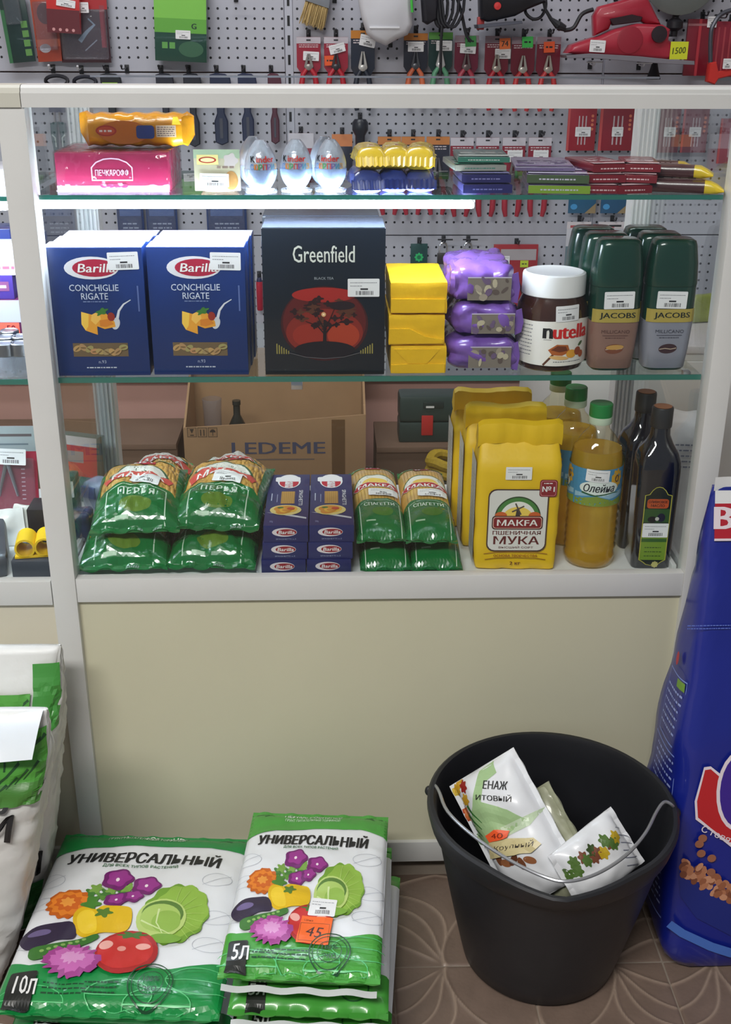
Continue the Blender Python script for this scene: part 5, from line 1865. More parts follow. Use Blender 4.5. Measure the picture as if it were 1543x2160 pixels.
def tag_print(t, x, z, w, h, rgb, txt=None, y=-0.0022, ang=0.0):
    p = Print()
    p.rect(x - w / 2, z - h / 2, x + w / 2, z + h / 2, ink(rgb), ang=ang)
    if txt:
        p.text(txt, x, z, h * .5, DARK_INK, ang=ang, bold=.02)
    else:
        p.scribble(x - w * .3, x + w * .3, z - h * .08, h * .16, DARK_INK, seed=int(abs(x * 1e4)) + 1)
    return p.build('price_tag', t, front(y), eps=.0008)


def pliers(label, px, py0, py1, card, head, header, handle, extra=None, stick=None, Y=None, hdl=0.085, short=''):
    Y = Y or HY
    a, b = at(px, py0, Y=Y), at(px, py1, Y=Y)
    h = a.z - b.z
    w = 50 * PX
    t = thing('pliers_card', label, 'pliers', (a.x, Y, a.z), 0, 'carded pliers on the pegboard')
    MB().prism([(-w / 2, 0), (w / 2, 0), (w / 2, -h * .80), (w * .28, -h), (-w * .28, -h), (-w / 2, -h * .80)], 0, 0.0016).build('card', M(card, rough=.3, var=.1, coat=.3), t, smooth=False)
    p = Print()
    p.rect(-w / 2, -h * .17, w / 2, -0.0004, ink(header))
    p.scribble(-w * .4, w * .4, -h * .22, h * .022, ink((214, 200, 204)), rows=2, gap=h * .05, seed=px)
    p.rect(-0.006, -0.010, 0.006, -0.006, DARK_INK)
    p.build('printed_card', t, front(0))
    for s in (-1, 1):
        MB().prism([(0.0005 * s, -h * .44), (s * 0.004, -h * .44), (s * 0.0105, -h * .68), (s * 0.0130, -h * .78), (s * 0.008, -h * .86), (s * 0.0012, -h * .84), (s * 0.003, -h * .70)], -0.012, -0.003, inset=.0012).build('jaw', M(head, rough=.35, metal=.5, var=.08), t, angle=30)
        MB().tube([(s * 0.004, -0.008, -h * .82), (s * 0.016, -0.009, -h * .98), (s * 0.021, -0.010, -h - hdl * .35), (s * 0.020, -0.010, -h - hdl * .75), (s * 0.016, -0.009, -h - hdl)], [0.0055, 0.0070, 0.0085, 0.0085, 0.0060], 10).build('handle', M(handle, rough=.4, var=.08), t)
    MB().lathe([(0.0085, 0), (0.0085, 0.002), (0.006, 0.003)], 16).xf(Matrix.Translation((0, -0.012, -h * .79)) @ Matrix.Rotation(PI / 2, 4, 'X')).build('pivot', M(head, rough=.3, metal=.5), t)
    if stick:
        sticker(t, front(-0.0025), stick[0] * w, -h * stick[1], w * .66, h * .24, stick[2], px)
    if extra:
        tag_print(t, extra[0] * w, -h * extra[1], w * .46, h * .26, extra[2], extra[3] if len(extra) > 3 else None, y=-.0045, ang=.05)
    hook(px, py0 - 6, 'peg hook carrying the ' + (short or label), .06)
    return t


RC, MC, KC = (152, 30, 52), (108, 28, 52), (38, 40, 54)
RH = (176, 34, 50)
pliers('red carded pliers left of the others in the top row', 651, 78, 158, RC, (150, 144, 140), (196, 188, 196), RH, None, (.1, .50, -.05), short='leftmost red carded pliers of the top row')
pliers('red carded pliers with an orange tag beside the leftmost ones', 709, 78, 158, RC, (70, 66, 70), (196, 188, 196), RH, (-.25, .62, (232, 92, 44)), (.05, .30, .25), short='red carded pliers with an orange tag, second from left')
pliers('black and orange carded long-nose pliers hanging under the white plastic housing', 766, 64, 164, (34, 40, 56), (190, 188, 184), (196, 124, 40), (40, 46, 60), None, (.20, .22, -.2), short='long-nose pliers under the white housing')
pliers('dark carded pliers with orange handles in the top row', 878, 70, 158, KC, (90, 92, 98), (190, 118, 44), (214, 110, 74), None, (.0, .32, 0), short='orange-handled pliers of the top row')
pliers('dark green carded pliers with pale green handles in the top row', 931, 68, 156, (30, 58, 56), (206, 206, 206), (92, 156, 70), (90, 150, 116), None, (.14, .32, 0), short='green-handled pliers of the top row')
pliers('plum carded pliers with a green strip in the top row', 986, 75, 160, MC, (120, 104, 104), (168, 150, 160), (170, 60, 78), (.15, .14, (70, 150, 80)), (.05, .32, -.05), short='plum carded pliers of the top row')
pliers('red carded pliers with a folded orange tag in the top row', 1050, 76, 164, (118, 28, 46), (170, 160, 150), (150, 130, 140), RH, (.32, .18, (238, 120, 60), '74'), (.25, .42, 0), short='red pliers with folded orange tag')
pliers('red carded pliers with a bright green tag in the top row', 1106, 78, 166, (112, 26, 44), (190, 186, 178), (150, 130, 140), (190, 56, 60), (.15, .12, (70, 200, 90)), None, short='red pliers with bright green tag')
pliers('red carded pliers with an orange tag beside the red planer', 1160, 78, 166, (112, 26, 44), (176, 166, 156), (150, 130, 140), (190, 56, 60), (.0, .24, (238, 96, 50)), None, short='red pliers beside the planer')
for k, px in enumerate((822, 872, 925)):
    pliers('%s orange-headed dark card of the lower pliers row' % ('first', 'second', 'third')[k], px, 288, 388, (46, 46, 62), (120, 116, 120), (204, 130, 70), (176, 48, 66), None, None, short='%s orange-headed card of the lower row' % ('first', 'second', 'third')[k])
for k, px in enumerate((976, 1030, 1086, 1141)):
    pliers('%s red carded pliers of the lower row' % ('first', 'second', 'third', 'fourth')[k], px, 290, 392, (140, 34, 52), (130, 124, 120), (206, 200, 210), (168, 40, 58), None, (.05, .38, 0), short='%s red card of the lower row' % ('first', 'second', 'third', 'fourth')[k])


def pack(label, px0, py0, px1, py1, base, deco=None, d=0.004, ang=0.0, Y=None, stick=None, blister=None, name='tool_pack', cat='tool pack', hk=True, group='packs on the pegboard', short=None):
    Y = Y or HY
    c = at((px0 + px1) / 2, py0, Y=Y)
    e = at((px0 + px1) / 2, py1, Y=Y)
    w, h = (px1 - px0) * PX, c.z - e.z
    t = thing(name, label, cat, (c.x, Y, c.z), 0, group, rot=(0, ang, 0))
    MB().box(-w / 2, w / 2, 0, d, -h, 0, bev=min(.001, d * .3)).build('card', M(base, rough=.3, var=.1, scale=20, coat=.3), t)
    if deco:
        p = Print()
        deco(p, w, h)
        p.build('printed_card', t, front(0))
    if blister:
        x0, z0, x1, z1 = blister
        MB().box(x0 * w, x1 * w, -0.018, -0.0005, -z1 * h, -z0 * h, bev=.006, seg=3).build('blister', BLISTER, t)
    if stick:
        sticker(t, front(-0.0195 if blister else -.0012), stick[0] * w, -stick[1] * h, stick[2], stick[3], stick[4], px0 + 3)
    if hk:
        hook((px0 + px1) / 2, py0 - 5, 'peg hook carrying the ' + (short or label), .05)
    return t


G1, G2 = (44, 92, 60), (96, 146, 76)
pack('dark green tool pack at the far left end of the pegboard', -8, -30, 46, 132, (26, 52, 50), lambda p, w, h: ([p.rect(w * .18, -h * .55 - k * .0235, w * .42, -h * .55 - k * .0235 + .017, ink(G2)) for k in range(4)], p.rect(-w * .5, -h, -w * .36, -h * .3, ink((54, 110, 70)))), ang=-.08, blister=(-.3, .05, .3, .5), short='far left dark green pack')
pack('orange-red blister pack beside the dark green pack', 60, -30, 112, 130, (166, 66, 46), lambda p, w, h: (p.ell(0, -h * .36, w * .30, h * .14, ink((92, 44, 44))), p.rect(-w * .45, -h * .8, w * .45, -h * .70, ink((196, 96, 66))), p.ell(-.01, -h * .82, w * .22, h * .06, ink((190, 186, 190)))), ang=-.04, blister=(-.4, .2, .4, .85), short='orange-red blister pack')
pack('dark red bagged tool with a silver part, largest of the red packs', 118, -30, 220, 132, (62, 30, 40), lambda p, w, h: (p.rect(-w * .5, -h * .30, w * .5, 0, ink((172, 38, 44))), p.rect(w * .34, -h * .8, w * .44, -h * .25, ink((150, 60, 70))), p.line([(-w * .1, -h * .72), (w * .05, -h * .60), (w * .22, -h * .50), (w * .1, -h * .42)], .012, ink((150, 170, 184)), .004), p.line([(0, -h * .84), (w * .25, -h * .7)], .003, ink((180, 186, 196)))), d=.012, blister=(-.45, .3, .48, .96), stick=(.05, .28, .03, .026, 0), short='largest dark red pack')
pack('bright red box with a white sticker hanging in front of the dark red pack', 98, -30, 164, 70, (196, 44, 44), lambda p, w, h: (p.rect(-w * .5, -h, w * .5, -h * .50, ink((98, 30, 40))), [p.ell(-w * .3 + k * w * .2, -h * .93, .004, .004, ink((206, 150, 150))) for k in range(4)]), d=.02, ang=.06, Y=1.82, stick=(.1, .36, .05, .018, -.1), short='bright red box')
pack('lime and dark green hanging carton left of the centre of the pegboard', 326, -40, 432, 130, (34, 72, 60), lambda p, w, h: (p.rect(-w * .5, -h * .46, w * .5, 0, ink((126, 196, 78))), p.rect(-w * .5, -h * .64, w * .5, -h * .46, ink((98, 168, 62))), p.text('G', w * .26, -h * .55, .014, ink((30, 60, 44)), bold=.05), [p.rect(-w * .36 + k * .02, -h * .84, -w * .36 + k * .02 + .015, -h * .76, ink((96, 160, 80))) for k in range(2)], p.ell(w * .2, -h * .84, w * .24, h * .10, ink((52, 96, 70)))), d=.045, Y=1.83, ang=.04, stick=(.05, .66, .040, .022, 0), name='hanging_carton', cat='box', short='lime and green carton')
bl = lambda p, w, h: (p.rect(-w * .5, -h, -w * .42, 0, ink((196, 80, 80))), [p.rect(-w * .12 + k * w * .12, -h * .86, -w * .08 + k * w * .12, -h * .2, ink((196, 180, 186))) for k in range(3)], [p.ell(w * .36, -h * (.2 + .1 * k), .004, .004, ink((214, 120, 90))) for k in range(4)])
pack('red saw-blade card left of the pegboard seam, under the planer', 1200, 226, 1262, 318, (154, 34, 48), bl, stick=(.05, .56, .044, .026, 0), short='blade card left of the seam')
pack('red saw-blade card right of the pegboard seam', 1268, 226, 1344, 318, (140, 30, 46), bl, stick=(.02, .56, .032, .026, 0), short='blade card right of the seam')
pack('dusty red card seen through the side glass, left of two', 1386, 230, 1440, 322, (126, 56, 70), bl, stick=(.1, .52, .034, .026, 0), short='left dusty red card')
pack('dusty red card seen through the side glass, right of two', 1444, 230, 1500, 322, (130, 60, 72), bl, stick=(0, .52, .034, .026, 0), short='right dusty red card')
pack('pinkish red card at the far right of the pegboard', 1522, 250, 1580, 345, (150, 70, 84), bl, short='far right pinkish card')
gl = lambda p, w, h: (p.ell(-w * .3, -h * .82, .010, .008, ink((70, 150, 206))), p.poly([(w * .1, -h), (w * .5, -h * .72), (w * .5, -h)], ink((150, 130, 96))))
pack('blue card left of the seam under the upper shelf line', 1203, 372, 1264, 450, (34, 92, 128), gl, short='blue card left of the seam')
pack('blue card right of the seam under the upper shelf line', 1272, 372, 1334, 450, (34, 84, 122), gl, short='blue card right of the seam')
wh = lambda p, w, h: (p.rect(-w * .5, -h * .14, w * .5, 0, ink((214, 206, 210))), p.rect(-w * .36, -h * .12, w * .1, -h * .07, ink((178, 80, 84))), p.rect(-w * .1, -h * .10, w * .36, -h * .06, DARK_INK), p.rect(-w * .5, -h, w * .5, -h * .5, ink((110, 130, 140))))
pack('white-headed card behind the coffee jars, left one', 1196, 468, 1250, 570, (196, 196, 204), wh, short='left white-headed card')
pack('white-headed card behind the coffee jars, right one', 1262, 468, 1322, 570, (196, 196, 204), wh, short='right white-headed card')
pack('red card with a yellow-green tag above the spread jar', 1040, 516, 1140, 650, (164, 42, 50), lambda p, w, h: (p.rect(-w * .34, -h * .24, w * .46, -h * .07, ink((176, 168, 172))), p.line([(-w * .2, -h * .36), (w * .1, -h * .6), (w * .3, -h * .9)], .008, ink((60, 28, 32))), p.rect(-w * .5, -h * .98, -w * .2, -h * .5, ink((92, 30, 40)))), d=.012, stick=(-.25, .24, .030, .026, 0), short='red card above the spread jar').name
yt = [o for o in COL.objects if o.get('label', '').startswith('red card with a yellow-green tag')][0]
tag_print(yt, .026, -.056, .024, .020, (196, 216, 60), y=-.002)
sh = lambda c: (lambda p, w, h: (p.rect(-w * .4, -h * .45, w * .4, -h * .12, ink(c)), p.scribble(-w * .3, w * .3, -h * .6, .004, ink((190, 200, 220)), rows=3, gap=.012, seed=5)))
for k, (x0, x1, lab) in enumerate(((84, 152, 'navy blister pack under the LED at the left end, first of four'), (242, 300, 'navy blister pack under the LED, second of four'), (304, 372, 'navy blister pack under the LED, third of four'), (432, 520, 'navy blister pack under the LED beside the tea boxes, fourth of four'))):
    pack(lab, x0, 402, x1, 520, (46, 66, 116), sh((90, 120, 180)), blister=(-.45, .08, .45, .95), short=lab.replace('navy blister pack under the LED', 'navy blister pack').replace('at the left end, ', ''))
pack('teal tag card with a green cog print beside the yellow packs', 866, 514, 904, 566, (36, 74, 72), lambda p, w, h: (p.ell(0, -h * .55, .012, .012, ink((50, 190, 110)), wob=.14, lob=8), p.ell(0, -h * .55, .006, .006, ink((30, 120, 80)))), short='green cog card')
for k, px in enumerate((936, 988)):
    a = at(px, 512, Y=HY)
    t = thing('padlock', '%s padlock hanging behind the yellow and purple packs' % ('left', 'right')[k], 'padlock', (a.x, HY, a.z), 0, 'padlocks on the pegboard')
    MB().tube([(-0.011, 0, -0.030), (-0.011, 0, -0.010), (-0.007, 0, -0.002), (0, 0, 0.001), (0.007, 0, -0.002), (0.011, 0, -0.010), (0.011, 0, -0.030)], 0.003, 8).build('shackle', CHROME, t)
    MB().box(-0.017, 0.017, -0.008, 0.008, -0.062, -0.030, bev=.003).build('body', M((70, 66, 66), rough=.35, metal=.4), t)
    hook(px, 506, 'peg hook carrying the %s padlock' % ('left', 'right')[k], .055, tee=True)

# row of black hand tools just above the counter rail
def hand_tool(label, px, py0, py1, body, wpx, short, green=False, loop=False):
    a, b = at(px, py0, Y=HY), at(px, py1, Y=HY)
    h = a.z - b.z
    w = wpx * PX
    t = thing('hand_tool', label, 'tool', (a.x, HY, a.z), 0, 'hand tools in the row above the counter rail')
    bm_ = M(body, rough=.4, var=.12)
    if loop:
        MB().tube([(w * .5 * math.cos(2 * PI * k / 20), 0.004 * math.sin(4 * PI * k / 20), -0.022 + 0.014 * math.sin(2 * PI * k / 20)) for k in range(20)], 0.0052, 8, closed=True).build('coiled_strap', bm_, t)
        MB().box(-w * .4, w * .1, -0.008, 0.006, -0.044, -0.028, bev=.003).build('buckle', bm_, t)
    else:
        MB().prism([(-w * .5, -0.004), (-w * .2, 0.0), (w * .3, -0.002), (w * .55, -0.012), (w * .6, -0.030), (-w * .5, -0.028)], -0.012, 0.006, inset=.002).build('head', bm_, t)
        MB().prism([(-w * .24, -0.026), (w * .24, -0.026), (w * .20, -h * .55), (w * .36, -h * .66), (w * .34, -h * .96), (0, -h), (-w * .34, -h * .96), (-w * .36, -h * .66), (-w * .2, -h * .55)], -0.010, 0.006, inset=.003).build('grip', bm_, t)
        MB().box(-w * .08, w * .08, -0.0112, -0.0098, -h * .9, -h * .62).build('grip_stripe', M((70, 72, 84), rough=.5), t, smooth=False)
    if green:
        tag_print(t, .0, -.030, w * .8, .012, (150, 200, 60), y=-.0135)
    hook(px - 6, py0 - 7, 'peg hook carrying the ' + short, .05, white=px < 180)
    return t


hand_tool('coiled black strap on the leftmost hook of the row', 118, 153, 178, (34, 34, 42), 46, 'leftmost coiled strap', loop=True)
hand_tool('coiled black strap on the second hook of the row', 178, 155, 178, (34, 36, 48), 46, 'second coiled strap', loop=True)
hand_tool('black hand tool with a lime tag', 232, 154, 300, (30, 34, 40), 40, 'hand tool with the lime tag', green=True)
for k, (px, c) in enumerate(((346, (34, 36, 50)), (404, (32, 34, 46)), (463, (34, 42, 70)), (520, (36, 44, 74)), (578, (84, 40, 56)))):
    hand_tool('%s of five long hand tools right of the empty hook' % ('first', 'second', 'third', 'fourth', 'last')[k], px, 154, (312, 310, 306, 302, 304)[k], c, (34, 34, 40, 36, 26)[k], '%s long hand tool' % ('first', 'second', 'third', 'fourth', 'last')[k])
hook(268, 146, 'empty black peg hook above the counter rail', .09)
hook(498, -4, 'empty peg hook with a cross bar between the lime carton and the brush', .16, tee=True)
hook(1245, 138, 'white cross-bar hook under the planer, left of the seam', .06, tee=True, white=True)
hook(1348, 140, 'white cross-bar hook under the planer, right of the seam', .06, tee=True, white=True)
hook(824, 92, 'empty peg hook under the white plastic housing', .06)

# green pruning shears at the left, torch in the middle, red screwdriver
a = at(120, 226, Y=HY)
t = thing('pruning_shears', 'dark green shears hanging left of the yellow cookie pack', 'shears', (a.x, HY, a.z))
GM = M((36, 84, 84), rough=.4, var=.1)
MB().box(-0.022, 0.022, -0.004, 0.006, -0.014, 0.004, bev=.002).build('header', M((40, 56, 90), rough=.4), t)
for s in (-1, 1):
    MB().tube([(s * .007, -.004, -.012), (s * .007, -.004, -.040)], .004, 8).build('blade', CHROME, t)
    MB().prism([(s * .001, -.038), (s * .021, -.042), (s * .022, -.075), (s * .017, -.125), (s * .006, -.130), (s * .004, -.080)], -.012, .006, inset=.003).build('handle', GM, t)
    MB().tube([(s * .018, -.013, -.072), (s * .010, -.0135, -.080), (s * .009, -.0135, -.105)], .0022, 6).build('grip_line', M((190, 206, 200), rough=.4), t)
hook(120, 219, 'peg hook carrying the dark green shears', .05)
a = at(760, 250, Y=HY)
t = thing('torch', 'black torch hanging behind the yellow candy bars', 'torch', (a.x, HY - .012, a.z))
MB().lathe([(0.0, 0.0), (0.016, -0.001), (0.0225, -0.010), (0.0225, -0.030), (0.014, -0.045), (0.0125, -0.110), (0.013, -0.135), (0.0, -0.136)], 20).build('body', M((34, 36, 46), rough=.35, var=.1), t)
hook(760, 247, 'peg hook carrying the black torch', .05)
pack('dark card with an orange strip left of the torch', 700, 283, 744, 385, (44, 46, 62), lambda p, w, h: p.rect(-w * .5, -h * .25, w * .5, 0, ink((214, 134, 84))), short='orange-strip card left of the torch')
pack('white-headed card behind the foil eggs', 608, 281, 662, 385, (150, 60, 74), lambda p, w, h: p.rect(-w * .5, -h * .3, w * .5, 0, ink((206, 204, 214))), short='white-headed card behind the eggs')
a = at(547, 585, Y=HY)
t = thing('screwdriver', 'red-handled screwdriver hanging between the pasta and tea boxes', 'screwdriver', (a.x, HY, a.z))
MB().lathe([(0.0, 0.0), (0.006, -0.001), (0.009, -0.012), (0.0085, -0.050), (0.006, -0.060), (0.006, -0.066)], 12).build('handle', M((40, 44, 80), rough=.35), t)
MB().lathe([(0.0095, -0.012), (0.0100, -0.020), (0.0095, -0.095), (0.008, -0.098)], 12, cap0=False).build('sleeve', M((178, 34, 58), rough=.35), t)
hook(547, 580, 'peg hook carrying the red screwdriver', .04)

# paint brush
a = at(676, -14, Y=HY)
t = thing('paint_brush', 'wide paint brush with pale bristles hanging bristles down', 'brush', (a.x, HY, a.z), 0, None, rot=(0, 0.30, 0))
MB().prism([(-.030, 0), (.030, 0), (.034, -.030), (-.034, -.030)], -.010, .008, inset=.002).build('ferrule', STEEL, t)
mb = MB()
rnd = random.Random(3)
for k in range(130):
    x0 = rnd.uniform(-.032, .032)
    y0 = rnd.uniform(-.008, .006)
    mb.tube([(x0, y0, -.028), (x0 * 1.12 + rnd.uniform(-.003, .003), y0 * 1.3, -.075 - rnd.uniform(0, .014))], .0016, 4, r2=.0008)
o = mb.build('bristles', M((190, 164, 112), rough=.7, var=.2), t)
o['kind'] = 'stuff'
MB().prism([(-.026, 0), (.026, 0), (.014, .05), (.011, .12), (-.011, .12), (-.014, .05)], -.008, .006, inset=.003).build('handle', M((120, 84, 50), rough=.5), t)
hook(650, -100, 'peg hook carrying the paint brush', .05)
hook(706, -2, 'peg hook with a round black end beside the brush', .06)
# white plastic housing
a = at(815, 0, Y=1.80)
t = thing('plastic_housing', 'white rounded plastic tool housing with a green seam hanging at the top centre', 'housing', (a.x, 1.80, a.z))
MB().prism([(-.072, .10), (.060, .10), (.066, .0), (.070, -.060), (.058, -.085), (.030, -.096), (.0, -.112), (-.030, -.100), (-.052, -.082), (-.066, -.040), (-.074, .0)], -.035, .035, inset=.014).build('shell', M((214, 214, 220), rough=.35, var=.03), t, angle=50)
MB().box(-.045, .035, -.0385, -.034, -.070, -.0655, bev=.001).build('ridge', M((226, 226, 230), rough=.3), t)
MB().tube([(.054, -.036, .10), (.062, -.036, .03), (.068, -.034, -.03)], .0035, 6).build('green_seam', M((70, 190, 70), rough=.4), t)
hook(815, -90, 'peg hook carrying the white plastic housing', .06)

# red electric planer
def outline(pts, cx, cy, Y):
    c = at(cx, cy, Y=Y)
    return [((at(x, y, Y=Y).x - c.x), (at(x, y, Y=Y).z - c.z)) for x, y in pts], c


PLR = M((168, 38, 58), rough=.4, var=.06, coat=.2)
YP_ = 1.79
body, c = outline([(1192, 112), (1203, 95), (1240, 82), (1262, 76), (1292, 62), (1340, 50), (1392, 52), (1408, 62), (1404, 84), (1420, 96), (1424, 122), (1396, 128), (1340, 122), (1240, 116)], 1310, 90, YP_)
t = thing('electric_planer', 'red electric planer with a black side knob hanging on the pegboard', 'power tool', (c.x, YP_, c.z))
MB().prism(body, -.040, .040, inset=.010).build('body', PLR, t, angle=50)
hdl, _ = outline([(1252, 76), (1250, 34), (1262, 14), (1300, 4), (1352, -12), (1366, 0), (1392, 52), (1360, 50), (1345, 40), (1290, 44), (1282, 62)], 1310, 90, YP_)
MB().prism(hdl, -.022, .022, inset=.008).build('handle', PLR, t, angle=50)
sl2, _ = outline([(1282, 40), (1330, 30), (1352, 36), (1348, 46), (1290, 54)], 1310, 90, YP_)
MB().prism(sl2, -.0235, .0, inset=.002).build('trigger', M((44, 24, 32), rough=.5), t, angle=40)
pl, _ = outline([(1188, 116), (1240, 112), (1340, 118), (1400, 124), (1456, 128), (1456, 136), (1396, 134), (1240, 122), (1190, 122)], 1310, 90, YP_)
MB().prism(pl, -.044, .044, inset=.001).build('base_plate', M((150, 146, 154), rough=.35, metal=.5), t, angle=40)
kn = at(1382, 72, Y=YP_)
kx, kz = kn.x - c.x, kn.z - c.z
MB().lathe([(.0, .0), (.018, .0), (.0205, .003), (.0205, .010), (.0, .011)], 24).xf(Matrix.Translation((kx, -.039, kz)) @ Matrix.Rotation(PI / 2, 4, 'X')).build('side_knob', M((40, 26, 34), rough=.5), t)
kn = at(1322, 84, Y=YP_)
MB().lathe([(.034, .0), (.034, .003), (.030, .004), (.0, .004)], 32).xf(Matrix.Translation((kn.x - c.x, -.039, kn.z - c.z)) @ Matrix.Rotation(PI / 2, 4, 'X')).build('belt_cover', M((150, 34, 52), rough=.45), t)
q0, q1 = at(1252, 20, Y=YP_), at(1190, 64, Y=YP_)
MB().tube(smooth_path([(q0.x - c.x, 0, q0.z - c.z), (q0.x - c.x - .03, -.004, q0.z - c.z - .012), (q0.x - c.x - .05, -.004, q0.z - c.z - .045), (q1.x - c.x, -.004, q1.z - c.z)]), .0055, 8).build('power_cord', DARKM, t)
sticker(t, front(-.041), at(1254, 97, Y=YP_).x - c.x, at(1254, 97, Y=YP_).z - c.z, .042, .030, -.05, 3)
tg = at(1424, 106, Y=YP_)
p = Print()
p.rect(tg.x - c.x - .024, tg.z - c.z - .022, tg.x - c.x + .024, tg.z - c.z + .022, ink((214, 220, 50)))
p.text('1500', tg.x - c.x, tg.z - c.z, .016, ink((70, 76, 30)), w=.036, bold=.015, shear=.15, ang=.08)
p.build('price_tag', t, front(-.0415), label='yellow handwritten price tag')
hook(1300, -6, 'peg hook carrying the red planer on the left', .12)
hook(1362, -14, 'peg hook carrying the red planer on the right', .12)

# black jigsaw with cords
body, c = outline([(1010, -30), (1130, -30), (1150, 4), (1110, 20), (1084, 34), (1030, 46), (1012, 40)], 1070, 10, 1.80)
t = thing('jigsaw', 'black power jigsaw with a red button and grey base plate', 'power tool', (c.x, 1.80, c.z))
MB().prism(body, -.035, .035, inset=.008).build('body', DARKM, t, angle=50)
pl, _ = outline([(1004, 52), (1096, 44), (1098, 50), (1006, 60)], 1070, 10, 1.80)
MB().prism(pl, -.045, .045, inset=.001).build('base_plate', M((96, 98, 110), rough=.4, metal=.4), t, angle=40)
MB().box(-.078, -.060, -.012, .012, -.062, -.03, bev=.002).build('blade_guard', M((178, 60, 60), rough=.4), t)
MB().lathe([(.0, 0), (.010, 0), (.009, .006), (.0, .007)], 16).xf(Matrix.Translation((-.030, -.034, -.004)) @ Matrix.Rotation(PI / 2, 4, 'X')).build('red_button', M((206, 56, 56), rough=.4), t)
def rel(px, py, dy=0.0):
    q = at(px, py, Y=1.80)
    return (q.x - c.x, dy, q.z - c.z)
MB().tube(smooth_path([rel(1112, 6), rel(1108, 26, -.01), rel(1122, 40, -.015), rel(1140, 36, -.01), rel(1152, 14, 0), rel(1150, -16, 0)]), .0042, 8).build('power_cord', DARKM, t)
MB().tube([rel(1140, -20, -.02), rel(1148, 20, -.022), rel(1160, 40, -.02), rel(1176, 54, -.02)], [.0042, .0042, .005, .011], 8).build('plug_lead', DARKM, t)
MB().tube([rel(1176, 54, -.02), rel(1190, 60, -.02)], [.012, .008], 8).build('plug', DARKM, t)
hook(1060, -45, 'peg hook carrying the black jigsaw', .12)
# black grinder with coiled cord
body, c = outline([(886, -40), (920, -40), (924, 10), (922, 40), (902, 52), (892, 46)], 905, 0, 1.80)
t = thing('angle_grinder', 'black power tool hanging beside a coiled black cable', 'power tool', (c.x, 1.80, c.z))
MB().prism(body, -.028, .028, inset=.008).build('body', M((44, 44, 52), rough=.4, var=.1), t, angle=50)
rnd = random.Random(9)
for k in range(4):
    q = at(930 + 8 * k, 18 - 4 * k, Y=1.79)
    MB().tube([(q.x - c.x + (.018 + .004 * k) * math.cos(2 * PI * j / 20) * (1 + .1 * math.sin(j)), -.012 - .006 * k, q.z - c.z + (.045 + .005 * k) * math.sin(2 * PI * j / 20)) for j in range(20)], .0040, 6, closed=True).build('cable_loop', DARKM, t)
q0 = at(958, -20, Y=1.79)
MB().tube(smooth_path([(q0.x - c.x, -.02, q0.z - c.z), (q0.x - c.x + .02, -.02, q0.z - c.z - .05), (q0.x - c.x + .035, -.02, q0.z - c.z - .105), (q0.x - c.x + .05, -.02, q0.z - c.z - .125)]), .0042, 8).build('cable_tail', DARKM, t)
q0 = at(934, 40, Y=1.79)
MB().tube(smooth_path([(q0.x - c.x, -.02, q0.z - c.z), (q0.x - c.x - .003, -.02, q0.z - c.z - .05), (q0.x - c.x - .002, -.02, q0.z - c.z - .15)]), .0040, 8).build('cable_end', DARKM, t)
hook(905, -55, 'peg hook carrying the black power tool', .10)

# top right: disc, blades, hacksaw, suction tool
a = at(1440, -62, Y=1.84)
t = thing('saw_disc', 'grey round saw disc hanging at the top right corner', 'saw disc', (a.x, 1.84, a.z))
MB().lathe([(.012, 0), (.108, 0), (.110, .001), (.108, .002), (.012, .002)], 48, cap0=True).xf(Matrix.Rotation(PI / 2, 4, 'X')).build('disc', M((128, 134, 132), rough=.35, metal=.5, var=.08), t)
MB().lathe([(.0, 0), (.014, 0), (.012, .004), (.0, .004)], 20).xf(Matrix.Rotation(PI / 2, 4, 'X')).build('hub', DARKM, t)
hook(1440, -66, 'peg hook carrying the grey saw disc', .07)
pack('long red blade pack at the upper right, behind the hacksaw', 1454, 40, 1512, 160, (126, 28, 44), lambda p, w, h: (p.rect(-w * .1, -h, w * .0, 0, ink((186, 60, 70))), p.rect(-w * .5, -h * .12, w * .5, -h * .08, ink((170, 110, 116)))), d=.01, stick=(.35, .05, .026, .028, 0), short='long red blade pack')
pack('red blade pack at the right edge, behind the hacksaw frame', 1512, 45, 1575, 165, (140, 34, 52), lambda p, w, h: [p.rect(-w * .4 + k * w * .2, -h * .9, -w * .34 + k * w * .2, -h * .1, ink((176, 70, 80))) for k in range(4)], d=.01, short='right edge red blade pack')
c = at(1520, 100, Y=1.80)
t = thing('hacksaw', 'hacksaw with a grey frame and orange-red handle at the right edge', 'hacksaw', (c.x, 1.80, c.z))
def rel2(px, py, dy=0.0):
    q = at(px, py, Y=1.80)
    return (q.x - c.x, dy, q.z - c.z)
MB().tube(smooth_path([rel2(1500, 140), rel2(1500, 80), rel2(1506, 52), rel2(1530, 26), rel2(1600, 10)]), .006, 8).build('frame', M((84, 86, 96), rough=.35, metal=.5), t)
hd, _ = outline([(1490, 172), (1496, 132), (1510, 130), (1514, 150), (1560, 146), (1580, 150), (1580, 160), (1540, 160), (1514, 166), (1506, 178)], 1520, 100, 1.80)
MB().prism(hd, -.014, .014, inset=.003).build('handle', M((206, 52, 46), rough=.4), t, angle=40)
MB().box(rel2(1504, 160)[0], rel2(1590, 160)[0], -.001, .001, rel2(1504, 170)[2], rel2(1504, 162)[2]).build('blade', STEEL, t, smooth=False)
sticker(t, front(-.016), rel2(1531, 134)[0], rel2(1531, 134)[2], .024, .026, 0, 4)
hook(1512, 40, 'peg hook carrying the hacksaw', .09)
a = at(1425, 44, Y=HY)
t = thing('door_stop', 'black knobbed tool hanging beside the yellow price tag', 'tool', (a.x, HY, a.z))
